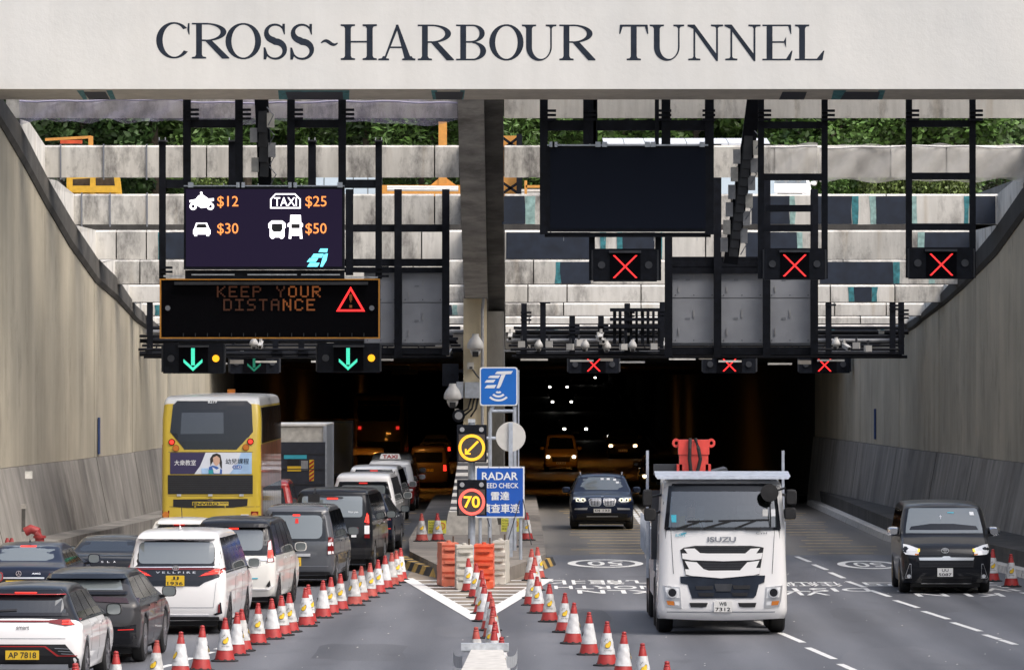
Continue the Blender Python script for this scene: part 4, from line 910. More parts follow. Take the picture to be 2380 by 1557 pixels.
def gantry(name, lab, xa, xb, posts, n):
    t = thing(name, lab, 'gantry')
    for y, r_, dy in ((762, .05, 3), (772, .07, 2), (781, .04, 0), (792, .06, .2), (803, .035, .8), (812, .04, -.3), (822, .075, 0), (829, .05, 1.4), (797, .03, 2.2), (816, .03, 1.8), (787, .045, 3.5)):
        a, b = xa+rnd.uniform(-8, 20), xb+rnd.uniform(-20, 10); MB().tube([P(a, y, DG+dy), P(b, y, DG+dy)], r_, 8).build('pipe', 'steel_black' if rnd.random() < .7 else 'pipe_grey', t)
    for x, y0 in posts: post('hanger', x, y0, 824, DG-.1, t, .17); clamp(x, y0+30, DG-.1, t)
    for k in range(n):
        x = rnd.uniform(xa+15, xb-15); y = rnd.uniform(768, 820); w_ = rnd.uniform(4, 16); h_ = rnd.uniform(3, 9)
        bx('equipment_box', x, x+w_, y, y+h_, DG+rnd.uniform(-.2, 2.5), .3, rnd.choice(('steel_black', 'steel_dark', 'steel_black', 'pipe_grey', 'white_dirty')), t)
    for k in range(n//3):
        x = rnd.uniform(xa+10, xb-40); MB().tube([P(x+u*22, 800+14*math.sin(u*3.1)+rnd.uniform(-1, 1), DG-.25) for u in (0, .25, .5, .75, 1)], .018, 6).build('cable', 'steel_black', t)
    for k in range(max(2, n//6)):
        x = lerp(xa+30, xb-90, k/max(1, n//6)); y = rnd.uniform(832, 846); bx('light_fitting', x, x+rnd.uniform(48, 66), y, y+4.5, DG+rnd.uniform(2, 14), .2, 'white_dirty', t)
        bx('junction_tray', x+70, x+100, y-6, y+3, DG+4, .4, 'conc_grey', t) if k % 2 else None
    return t
gantry('camera_gantry', 'dark pipe gantry crowded with cameras across the right-hand bore', 1180, 2105, [(1218, 705), (1262, 665), (1330, 735), (1397, 735), (1458, 705), (1540, 700), (1926, 670), (2075, 680), (2095, 700)], 46)
gantry('camera_gantry', 'dark pipe gantry below the message sign across the left-hand bore', 305, 1072, [(316, 607), (348, 660), (640, 790), (700, 790)], 30)
gi = thing('equipment_rack', 'black perforated equipment rack on the gantry right of centre', 'rack')
for k in range(9):
    x = 1425+k*13; bx('rack_post', x, x+rnd.uniform(4, 9), 715+rnd.uniform(0, 8), 800, DG-1+rnd.uniform(0, .8), .3, 'steel_black', gi)
for y in (720, 742, 758): hbar('rack_rail', 1418, 1545, y, DG-1.2, gi, .1)
CAMS = [('bullet', 1184, 783), ('box', 1212, 800), ('dome', 1252, 806), ('box', 1276, 800), ('box', 1325, 806), ('box', 1346, 797), ('dome', 1360, 806), ('box', 1400, 793), ('dome', 1410, 808), ('bullet', 1395, 783), ('box', 1450, 806), ('dome', 1470, 806), ('box', 1520, 805), ('bullet', 1545, 803), ('bullet', 1392, 790), ('dome', 1943, 801), ('bullet', 1964, 807), ('box', 1990, 803), ('box', 2018, 810), ('bullet', 604, 803), ('dome', 590, 801), ('bullet', 1042, 820), ('box', 872, 795), ('box', 925, 797), ('box', 980, 795), ('box', 1020, 797)]
CAMS.sort(key=lambda c: c[1]); cl, cr = [c for c in CAMS if c[1] < 1100], [c for c in CAMS if c[1] > 1100]
for cs, sdn in ((cl, 'left'), (cr, 'right')):
    for i, (k, x, y) in enumerate(cs):
        camera_unit(k, x, y, (DG if sdn == 'right' else DG)-1.0-rnd.uniform(0, .4), 'white %s camera on the %s gantry, %s from the left' % ({'bullet': 'tube', 'dome': 'dome', 'box': 'box'}[k], sdn, ORD[i]), .52 if k != 'box' else .62, rnd.uniform(-.4, .4))
# things fixed to the pillar
camera_unit('dome', 1105, 808, pd-.3, 'large white dome camera on the front of the cream pillar', .95)
camera_unit('dome', 1052, 925, pd-.5, 'large white dome camera on the left edge of the cream pillar', 1.0)
t = thing('pillar_box', 'pair of pale grey boxes fixed across the cream pillar', 'box'); bx('box', 1061, 1077, 887, 925, pd-.3, .3, 'galv', t); bx('box', 1080, 1116, 888, 925, pd-.35, .34, 'galv', t)
for k in range(3): MB().tube([P(1095+k*8, 925, pd-.2), P(1088+k*9, 950, pd-.25), P(1066+k*14, 962+k*3, pd-.2)], .03, 6).build('cable', 'black', t)
t = thing('intercom_box', 'small cream control box with cable on the pillar under its dome camera', 'box'); bx('box', 1086, 1101, 842, 858, pd-.2, .2, 'white_dirty', t); bx('display', 1091, 1098, 852, 857, pd-.22, .02, 'steel_dark', t); MB().tube([P(1098, 858, pd-.2), P(1108, 872, pd-.2), P(1118, 882, pd-.2)], .03, 6).build('cable', 'black', t)
t = thing('round_lamp', 'round black hooded lamp on the left edge of the pillar', 'lamp'); bx('bracket', 1057, 1066, 950, 975, pd-.2, .2, 'white_dirty', t); disc(1066, 966, 15, pd-.4, 'steel_black', t, 'hood', .2); disc(1066, 966, 9, pd-.62, 'pipe_grey', t, 'lens', .02)
t = thing('signal_back', 'dark square signal housing left of the pillar over the left bore', 'lane signal'); bx('housing', 1028, 1066, 845, 897, 198, .5, 'steel_black', t); bx('arm', 1066, 1080, 858, 866, 198, .2, 'steel_black', t)

# netting over the beams
def netting(xa, xb, yt, yb, d, mat, lab, seed, sag=8):
    r_ = random.Random(seed); mb = MB(); n = 90; rows = 9; ph = [r_.uniform(0, 6) for _ in range(6)]
    for i in range(n+1):
        u = i/n; x = lerp(xa, xb, u)
        uu = u*abs(xb-xa)/500; top = yt+3*math.sin(uu*17+ph[0])+2*math.sin(uu*41+ph[1]); bot = yb+sag*abs(math.sin(u*9+ph[2]))+3*math.sin(u*29+ph[3])
        for j in range(rows+1):
            v = j/rows; y = lerp(top, bot, v); dd = d-.10-.08*abs(math.sin(u*abs(xb-xa)*.035+v*3+ph[4]))-.04*math.sin(u*abs(xb-xa)*.07+v*5)
            mb.v.append(tuple(P(x, y, dd)))
    for i in range(n):
        for j in range(rows): o = i*(rows+1)+j; mb.f.append((o, o+rows+1, o+rows+2, o+1))
    t = tag(mb.build('netting', mat, None, True, False), lab, 'netting')
    rope = MB(); rope.tube([P(lerp(xa, xb, u), yt+4+2*math.sin(u*abs(xb-xa)*.013+ph[0])+1.2*math.sin(u*abs(xb-xa)*.05), d-.22) for u in [k/60 for k in range(61)]], .028, 6); rope.build('gathered_edge', 'net_purple_solid' if 'purple' in mat else 'net_white_solid', t)
plain('net_purple_solid', (.50, .48, .64), .9, var=.1); plain('net_white_solid', (.66, .65, .64), .9, var=.1)
netting(45, 425, 230, 278, 152, 'net_purple', 'pale purple netting wrapped along the far left of the top canopy beam', 1)
netting(434, 1066, 234, 280, 152, 'net_purple', 'pale purple netting drooping over the top canopy beam left of the pillar', 2, 12)
netting(1790, 1900, 336, 415, 157, 'net_white', 'white netting bunched on the second beam beside the hanging red cross frame', 3)
netting(1905, 2440, 338, 418, 157, 'net_white', 'white netting spread over the second beam at far right', 4, 5)

# ------------------------------------------------------------------ plant and sheds on the ground above
t = thing('platform_shed', 'white corrugated shed roof showing above the blank board', 'shed')
d = 236
for k in range(8):
    a, b = lerp(1402, 1790, k/8), lerp(1402, 1790, (k+1)/8); MB().add([(WX(a, d)+.01, d, WZ(333, d)), (WX(b, d)-.01, d, WZ(333, d)), (WX(b, d)-.01, d+3, WZ(318, d)+.05), (WX(a, d)+.01, d+3, WZ(318, d)+.05), (WX(b, d)-.01, d, WZ(338, d)), (WX(a, d)+.01, d, WZ(338, d))], [(0, 1, 2, 3), (0, 5, 4, 1)]).build('roof_sheet', 'roof_sheet', t, fix=False)
MB().box(WX(1402, d), WX(1800, d), d+.02, d+3, 10.9, WZ(338, d)-.02).build('wall', 'panel_blue', t)
def frame_thing(name, lab, cat, bars, d, mat, panels=()):
    t = thing(name, lab, cat)
    for a, b, w_ in bars: MB().bar(P(*a, d), P(*b, d), w_, w_).build('bar', mat, t)
    for x0, x1, y0, y1, m_ in panels: bx('panel', x0, x1, y0, y1, d+.3, .3, m_, t)
frame_thing('works_cage', 'yellow steel cage standing behind the left end of the third beam', 'cage', [((162, 412), (162, 462), .22), ((216, 405), (216, 465), .2), ((272, 412), (278, 462), .22), ((160, 440), (280, 440), .25), ((160, 412), (275, 405), .18)], 226, 'mach_yellow', [(165, 275, 440, 465, 'mach_yellow'), (166, 212, 414, 437, 'bark'), (220, 268, 414, 437, 'bark')])
frame_thing('works_rail', 'orange pipe rail rising above the second beam at left', 'railing', [((105, 325), (212, 319), .1), ((211, 317), (211, 350), .17)], 226, 'mach_orange', [(140, 190, 326, 334, 'barrier_red')])
frame_thing('gantry_crane', 'yellow crane beam with splayed legs and mast left of the pillar', 'crane', [((885, 446), (1080, 446), .5), ((1029, 284), (1029, 440), .32), ((1024, 421), (996, 444), .24), ((1034, 421), (1066, 444), .24)], 232, 'mach_orange', [(1022, 1037, 284, 291, 'barrier_red')])
frame_thing('lattice_mast', 'orange mast with black cross bracing right of the pillar', 'mast', [((1168, 320), (1205, 348), .1), ((1205, 320), (1168, 348), .1), ((1168, 425), (1205, 450), .1), ((1205, 425), (1168, 450), .1), ((1207, 312), (1207, 460), .22)], 230, 'steel_black', [(1166, 1203, 316, 462, 'mach_orange')])
frame_thing('works_barrier', 'white corrugated barrier with orange posts right of the mast', 'barrier', [((1222, 420), (1222, 460), .1), ((1276, 420), (1276, 460), .1), ((1222, 434), (1290, 434), .1)], 228, 'mach_orange', [(1212, 1290, 440, 446, 'white_plastic'), (1212, 1290, 448, 460, 'white_plastic')])
t = thing('pale_hoarding', 'pale blue hoarding panels between beams left of the crane', 'hoarding')
for k in range(5): bx('panel', 720+k*34, 752+k*34, 412, 470, 233, .1, 'panel_blue', t)
t = thing('pale_hoarding', 'pale hoarding panels beside the parked white van above the tunnel', 'hoarding')
for k in range(4): bx('panel', 1640+k*36, 1674+k*36, 415, 470, 238, .1, 'roof_sheet', t)
t = thing('white_railing', 'low white pipes lying along the third beam left of the crane', 'pipes')
for k in range(2): MB().tube([P(900, 436+k*4, 229), P(1065, 437+k*4, 229)], .07, 8).build('pipe', 'white_plastic', t)

# ------------------------------------------------------------------ signs on the island
D4 = 140.0
t = thing('speed_sign_post', 'grey pole carrying an amber arrow sign above a red-ringed 70 sign', 'sign')
MB().tube([(WX(1096, D4), D4+.35, .3), (WX(1096, D4), D4+.35, WZ(976, D4))], .085, 14).build('pole', 'galv', t, True); bx('pole_cap', 1088, 1104, 974, 982, D4+.25, .2, 'zinc', t)
def vms(y0, y1, ringmat, nm):
    o = bx('housing', 1062, 1131, y0, y1, D4, .3, 'steel_black', t); bx('screen', 1066, 1127, y0+22, y1-3, D4-.02, .02, 'vms_screen', o)
    for x in (1074, 1119): disc(x, y0+11, 5.5, D4, 'pipe_grey', o, 'flasher', .03)
    c = (1096.5, (y0+22+y1-3)/2); cells = []
    for k in range(64):
        a = 2*math.pi*k/64
        for r_ in (25.5, 27.7, 29.9): cells.append((c[0]+r_*math.cos(a), c[1]+r_*math.sin(a)))
    dots('led_ring', cells, 2.5, D4-.02, ringmat, o, .95); return o, c
plain('vms_screen', (.055, .045, .042), .7, var=.3, vscale=40)
o, c = vms(987, 1074, 'led_yellow', 'arrow'); cells = []
for k in range(22):
    for w_ in (-1.6, 0, 1.6): cells.append((c[0]+14-k*1.25+w_*.7, c[1]-14+k*1.25+w_*.7))
for k in range(7):
    for w_ in (0, 1.8): cells += [(c[0]-15+k*1.9, c[1]+15-w_), (c[0]-15+w_, c[1]+15-k*1.9)]
dots('led_arrow', cells, 2.0, D4-.02, 'led_yellow', o, 1.0)
o, c = vms(1115, 1198, 'led_ring_red', '70'); led_c = P(c[0], c[1], D4-.02); text('led_digits', '70', led_c, 38*D4/K, 28*D4/K, 'led_yellow', o, .025, off=.012)
D5 = 150.0
t = thing('toll_sign', 'blue square sign with white toll emblem and radio arcs on a grey frame', 'sign')
def rrect(x0, x1, y0, y1, r_, d, th, mat, name, par):
    pts = []
    for cx, cy, a0 in ((x1-r_, y0+r_, 0), (x0+r_, y0+r_, 90), (x0+r_, y1-r_, 180), (x1-r_, y1-r_, 270)):
        for k in range(6): a = R(a0+90*k/5); pts.append((WX(cx+r_*math.cos(a), d), WZ(cy-r_*math.sin(a), d)))
    return MB().prism(pts, d, d+th).build(name, mat, par)
rrect(1115, 1203, 853, 943, 6, D5, .05, 'sign_white', 'plate', t); rrect(1118, 1200, 856, 940, 5, D5-.006, .006, 'sign_blue', 'face', t)
def sg(pts, off=.011): return MB().prism([(WX(x, D5), WZ(y, D5)) for x, y in pts], D5-off, D5-.006).build('emblem', 'sign_white', t)
sg([(1150, 869), (1155, 863), (1192, 862), (1188, 869), (1172, 870)]); sg([(1165, 871), (1175, 870), (1164, 897), (1160, 902), (1154, 902)]); sg([(1134, 878), (1139, 873), (1163, 872), (1158, 879)]); sg([(1126, 889), (1131, 883), (1152, 882), (1147, 889)]); sg([(1126, 902), (1132, 895), (1154, 894), (1149, 902)])
for r0, r1 in ((4, 9), (14, 19), (24, 29)):
    X, Z = WX(1158.5, D5), WZ(906, D5); s_ = D5/K; MB().ring(X, Z, r1*s_, r1*s_*.92, r0*s_, r0*s_*.92, D5-.011, D5-.006, 222, 318, 16).build('emblem', 'sign_white', t)
for x in (1138, 1196): MB().tube([P(x+(6 if x < 1150 else 0), 945, D5+.1), P(x-(2 if x < 1150 else 0), 985, D5+.1), P(x-(2 if x < 1150 else 0), 1290, D5+.1)] if x > 1150 else [P(1146, 943, D5+.1), P(1139, 960, D5+.1), P(1138, 1290, D5+.1)], .05, 10).build('post', 'galv', t)
for y, a, b in ((955, 1140, 1196), (1018, 1130, 1196)): MB().tube([P(a, y, D5+.1), P(b, y, D5+.1)], .045, 10).build('crosspiece', 'galv', t)
bx('backing_edge', 1203.5, 1207, 860, 1090, D5+.12, .06, 'galv', t)
t = thing('round_sign_back', 'plain grey back of a round sign on its post', 'sign'); D6 = 145.0
X, Z = WX(1187, D6), WZ(1015, D6); MB().lathe([(.355, 0), (.36, .01), (.355, .02)], 40, (X, D6, Z), 'Y').build('disc', 'disc_grey', t); MB().box(X-.05, X+.05, D6-.06, D6-.001, .3, WZ(982, D6)).build('post', 'galv', t)
t = thing('radar_sign', 'blue rectangular sign reading radar speed check in white', 'sign'); D7 = 143.0
bx('plate', 1105, 1219, 1084, 1203, D7, .04, 'sign_white', t); bx('face', 1108.5, 1215.5, 1087.5, 1199.5, D7-.006, .006, 'sign_blue2', t)
def sl_(s, x0, x1, y0, y1, b=.02): text('lettering', s, P((x0+x1)/2, (y0+y1)/2, D7-.006), (x1-x0)*D7/K, (y1-y0)*D7/K, 'sign_white', t, b)
sl_('RADAR', 1120, 1204, 1097, 1115); sl_('SPEED CHECK', 1118, 1205, 1122, 1134, .015); sl_('雷達', 1141, 1184, 1142, 1162); sl_('偵查車速', 1118, 1208, 1170, 1192)
for x in (1112, 1135, 1160, 1185, 1211): disc(x, 1086, 1.0, D7, 'steel_dark', t, 'bolt', .01)
for x in (1116, 1210): MB().tube([P(x, 1200, D7+.08), (WX(x, D7), D7+.08, .3)], .04, 8).build('leg', 'galv', t)
for a, b in (((1132, 1203), (1138, 1222)), ((1212, 1150), (1168, 1300)), ((1214, 1150), (1235, 1265))): MB().tube([P(*a, D7+.1), P(*b, D7-1.0)], .012, 6).build('guy_wire', 'black', t)

# ------------------------------------------------------------------ cones
CH = .735
def cone_proto(RED='cone_red', SLV='sleeve'):
    t = thing('traffic_cone', 'x', 'cone')
    def rad(h): return lerp(.165, .032, h/CH)
    MB().lathe([(rad(0)+.006, .03), (rad(.19), .20), (rad(.19)-.002, .205)], 22).build('skirt', RED, t, True)
    mb = MB(); n = 28; rings = 9; r_ = random.Random(3)
    for i in range(rings+1):
        h = lerp(.195, .545, i/rings)
        for k in range(n): a = 2*math.pi*k/n; rr = rad(h)+.006+.0035*math.sin(3*a+i*1.7)+r_.uniform(-.002, .003); mb.v.append((rr*math.cos(a), rr*math.sin(a), h))
    for i in range(rings):
        for k in range(n): mb.f.append((i*n+k, i*n+(k+1) % n, (i+1)*n+(k+1) % n, (i+1)*n+k))
    sl = mb.build('sleeve', SLV, t, True)
    MB().lathe([(rad(.54), .54), (rad(.66), .655), (.040, .665), (.048, .675), (.040, .685), (.034, .69), (.038, .72), (.028, CH), (.012, CH+.005)], 20).build('tip', RED, t, True)
    MB().lathe([(.23, 0), (.23, .022), (.18, .035), (.17, .05)], 8).build('foot', 'rubber', t)
    def on(x, z, h0=.30):   # wrap onto the sleeve front
        h = h0+z; rr = rad(h)+.0155; a = -math.pi/2+x/rr; return (rr*math.cos(a), rr*math.sin(a), h)
    def wrap(poly, mat, push=0):
        mb = MB(); m_ = len(poly); cx = sum(p[0] for p in poly)/m_; cz = sum(p[1] for p in poly)/m_
        vs = [on(cx, cz)]+[on(*p) for p in poly]; vs = [(v[0]*(1+push), v[1]*(1+push), v[2]) for v in vs]
        mb.add(vs, [(0, 1+k, 1+(k+1) % m_) for k in range(m_)]); return mb.build('logo', mat, sl, fix=False)
    bean = [(.004+x*.048, .064+z*.052) for x, z in ((-.95, -.30), (-.92, -.75), (-.6, -1.05), (-.05, -1.05), (.5, -.85), (.85, -.35), (1.0, .25), (.95, .8), (.6, 1.0), (.3, .75), (.05, .45), (-.55, .25))]
    c = (sum(p[0] for p in bean)/12, sum(p[1] for p in bean)/12)
    wrap([(c[0]+(x-c[0])*1.16, c[1]+(z-c[1])*1.16) for x, z in bean], 'print_black'); wrap(bean, 'bean_yellow', .02)
    for a, b in (((-.055, .125), (-.045, .105)), ((-.04, .15), (-.03, .125)), ((-.012, .16), (-.010, .137))):
        wrap([(a[0]-.004, a[1]), (a[0]+.004, a[1]), (b[0]+.004, b[1]), (b[0]-.004, b[1])], 'print_black', .01)
    text('lettering', 'ÆON delight', None, .135, .030, 'print_grey', sl, .0, fn=lambda x, z: on(x, z, .262))
    return t
cones0 = [cone_proto(), cone_proto('cone_faded', 'sleeve_dirty'), cone_proto('cone_red', 'sleeve_dirty')]; used = [0]
def place_cone(apex, label, rz=None, z0=0.0, group='traffic cones'):
    x, y = apex; d = (CZ-z0-CH)*K/(y-HY); u = used[0]; o = cones0[u] if u < 3 else copy_tree(cones0[rnd.choice((0, 0, 1, 2))]); used[0] += 1
    o.location = (WX(x, d), d, z0); o.rotation_euler = (rnd.uniform(-.035, .035), rnd.uniform(-.035, .035), rnd.choice((0, .1, -.15, .25, -.4, .8, -1.0, 1.6, -1.9)) if rz is None else rz)
    tag(o, label, 'cone', group); return o
def a1(x, y): return (x*.3467, 1016.75+y*.3467)
def a2(x, y): return (784.35+x*.34672, 1016.75+y*.34672)
left = [(178, 1541)]+[a1(*p) for p in ((515, 1510), (780, 1430), (1040, 1357), (1209, 1300), (1348, 1258), (1507, 1205), (1585, 1170), (1627, 1147), (1726, 1108), (1829, 1078), (1893, 1058), (1946, 1038), (2055, 1005), (2066, 985), (2165, 957), (2218, 935), (2280, 912))]+[a2(*p) for p in ((115, 886), (158, 862), (217, 840), (272, 817), (322, 790), (363, 772), (399, 757), (419, 740))]
right = [a2(*p) for p in ((2208, 1497), (2050, 1377), (1914, 1300), (1806, 1230), (1687, 1168), (1577, 1105), (1520, 1040), (1422, 980), (1344, 930), (1302, 885), (1308, 845), (1325, 800), (1296, 745), (1343, 733))]
mid = [a2(*p) for p in ((1103, 1335), (1051, 1277), (935, 1268), (1056, 1230), (1034, 1178), (1044, 1125), (1036, 1073), (1022, 1030), (977, 978), (966, 935), (965, 887), (929, 843), (884, 808))]
for rows, nm in ((left, 'row along the queue'), (right, 'row right of the gore'), (mid, 'row leading up to the plastic barriers')):
    for i, p in enumerate(rows): place_cone(p, '%s cone from the camera in the %s' % (ORD[i], nm))
for p, lb in ((a2(566, 508), 'red and white cone on the island left of the yellow notice'), (a2(672, 506), 'red and white cone on the island behind the left yellow notice'), (a2(1160, 540), 'red and white cone on the island below the radar sign'), (a2(1270, 502), 'red and white cone on the island right of the radar sign')): place_cone(p, lb, 0, .32)
for p, lb in (((1568.7+2128*.34666, 1016.75+748*.34666), 'red and white cone beside the right kerb next to the black van'), ((1568.7+2256*.34666, 1016.75+780*.34666), 'red and white cone beside the right kerb nearest the picture edge')): place_cone(p, lb, 0)
for x0, x1, y0, y1, lb in ((995, 1037, 1209, 1239, 'left'), (1165, 1207, 1204, 1235, 'right')):
    d = 158.0; t = thing('yellow_notice', 'yellow no-pedestrians notice hung on the %s island cone' % lb, 'notice', group='yellow notices')
    bx('board', x0, x1, y0, y1, d, .02, 'notice_yellow', t); disc(x0+32, y0+13, 8, d, 'barrier_red', t, 'prohibition_ring', .012, 6.3); MB().bar(P(x0+27, y0+8, d-.008), P(x0+37, y0+18, d-.008), .012, .008).build('prohibition_bar', 'barrier_red', t)
    for k, s in enumerate(('No Pedestrians', 'No Cycling', '禁止行人及', '單車進入')): text('lettering', s, P(x0+(13 if k != 1 else 11), y0+5+k*6.5, d), (22 if k != 1 else 17)*d/K, 3.6*d/K, 'print_black', t, 0, off=.008)
# water-filled barriers
def water_barrier(x0, x1, yt, d, mat, lab, rz=0):
    X = WX((x0+x1)/2, d); wd = (x1-x0)*d/K; H = .98; t = thing('water_barrier', lab, 'barrier', (X, d, 0), rz, 'plastic water barriers')
    prof = [(0, .02, 1.0), (0, .16, 1.0), (0, .20, .9), (0, .30, .86), (0, .34, 1.0), (0, .44, 1.0), (0, .48, .84), (0, .60, .82), (0, .64, .96), (0, .72, .96), (0, .77, .78), (0, .90, .76), (0, .93, .86), (0, .98, .84)]
    mb = MB(); hd = .55
    for _, z, k in prof: mb.v += [(-wd/2*(.9+.1*k), -hd*k*.5, z), (wd/2*(.9+.1*k), -hd*k*.5, z), (wd/2*(.9+.1*k), hd*k*.5+.5, z), (-wd/2*(.9+.1*k), hd*k*.5+.5, z)]
    for i in range(len(prof)-1):
        for k in range(4): mb.f.append((i*4+k, i*4+(k+1) % 4, i*4+4+(k+1) % 4, i*4+4+k))
    mb.f.append(tuple(range(len(prof)*4-4, len(prof)*4))); mb.build('tank', mat, t)
    for z in (.24, .54, .84): MB().box(-wd*.36, wd*.36, -hd*.56, -hd*.40, z-.02, z+.03).build('rib', mat, t)
    for s_ in (-1, 1): MB().box(s_*wd*.28-.05, s_*wd*.28+.05, -hd*.52, -hd*.3, .0, .06).build('foot', mat, t)
    MB().lathe([(.05, 0), (.05, .04), (.03, .05)], 10, (0, .1, .98)).build('filler_cap', mat, t); MB().tube([(wd*.3, .2, .9), (wd*.3, .2, 1.12)], .02, 6).build('lifting_pin', 'bark', t)
water_barrier(1024, 1064, 1270, 134.5, 'barrier_pink', 'faded red plastic water barrier at the left of the group', .12)
water_barrier(1060, 1099, 1275, 132.6, 'barrier_white', 'white plastic water barrier left of the bright orange one', .05)
water_barrier(1102, 1147, 1270, 133.2, 'barrier_red', 'bright orange-red plastic water barrier in front of the island', -.03)
water_barrier(1147, 1177, 1265, 136.0, 'barrier_white', 'white plastic water barrier at the right of the group', -.1)
# crash cushion nose at the bottom of the picture
t = thing('crash_cushion', 'grey steel guardrail wrapped round a white concrete nose at bottom centre', 'barrier'); d = 84.0
xa, xb = WX(1068, d), WX(1186, d)
mb = MB(); mb.add([(xa+.12, d, 0), (xb-.10, d, 0), (xb-.1, d+.2, .98), (xa+.16, d+.2, .98), (xa-.15, d-12, 0), (xb+.2, d-12, 0), (xb+.05, d-12, 1.02), (xa-.02, d-12, 1.02)], [(3, 2, 6, 7), (0, 1, 2, 3), (0, 3, 7, 4), (1, 5, 6, 2)]); mb.build('concrete_nose', 'stripe_white', t, fix=False)
for k in range(4): MB().bar((xa+.02, d+.30+k*.26, 1.02-k*.02), (xb-.02, d+.30+k*.26, 1.02-k*.02), .20, .10).build('rail', 'zinc', t)
for s_, x in ((-1, xa), (1, xb)):
    for k in range(3):
        mb = MB(); pr = None
        for j in range(9):
            a = R(j*12); p = (x+s_*(.10-.14*(1-math.cos(a))), d+1.0-j*.35, .98-k*.22-.05*math.sin(a*2)); q = (p[0], p[1], p[2]-.16)
            if pr: mb.add([pr[0], p, q, pr[1]], [(0, 1, 2, 3)])
            pr = (p, q)
        mb.build('side_rail', 'zinc', t, fix=False)
MB().box(xa+.15, xb-.15, d+1.2, d+1.5, 0, .9).build('buffer', 'steel_dark', t)
# fire hydrant pipes by the left wall
t = thing('hydrant_pipe', 'red bent standpipe at the foot of the left wall', 'pipe'); d = 141
MB().tube([P(92, 1290, d), P(92, 1250, d), P(86, 1234, d), P(72, 1229, d), P(58, 1236, d)], .11, 12).build('pipe', 'pipe_red', t, True); MB().lathe([(.15, 0), (.15, .06)], 14, tuple(P(92, 1250, d))).build('flange', 'pipe_red', t); MB().lathe([(.14, 0), (.14, .05)], 14, tuple(P(92, 1290, d))).build('flange', 'pipe_red', t)
t = thing('hydrant_valve', 'pair of short red valves at the foot of the left wall near the picture edge', 'valve')
for x in (17, 27): MB().lathe([(.06, 0), (.06, .25), (.045, .3), (.03, .35)], 10, (WX(x, 138), 138, WZ(1285, 138))).build('valve', 'pipe_red', t)
t = thing('wall_downpipe', 'grey box and pipe on the left wall above the red standpipe', 'pipe'); bx('box', 48, 60, 1172, 1182, 142, .2, 'conc_grey', t); bx('pipe', 50, 58, 1182, 1235, 142, .15, 'conc_coping', t)
t = thing('wall_bracket', 'small white bracket on the lower left wall', 'bracket'); d = 141.5
bx('plate', 58, 75, 1095, 1112, d, .05, 'white_dirty', t)

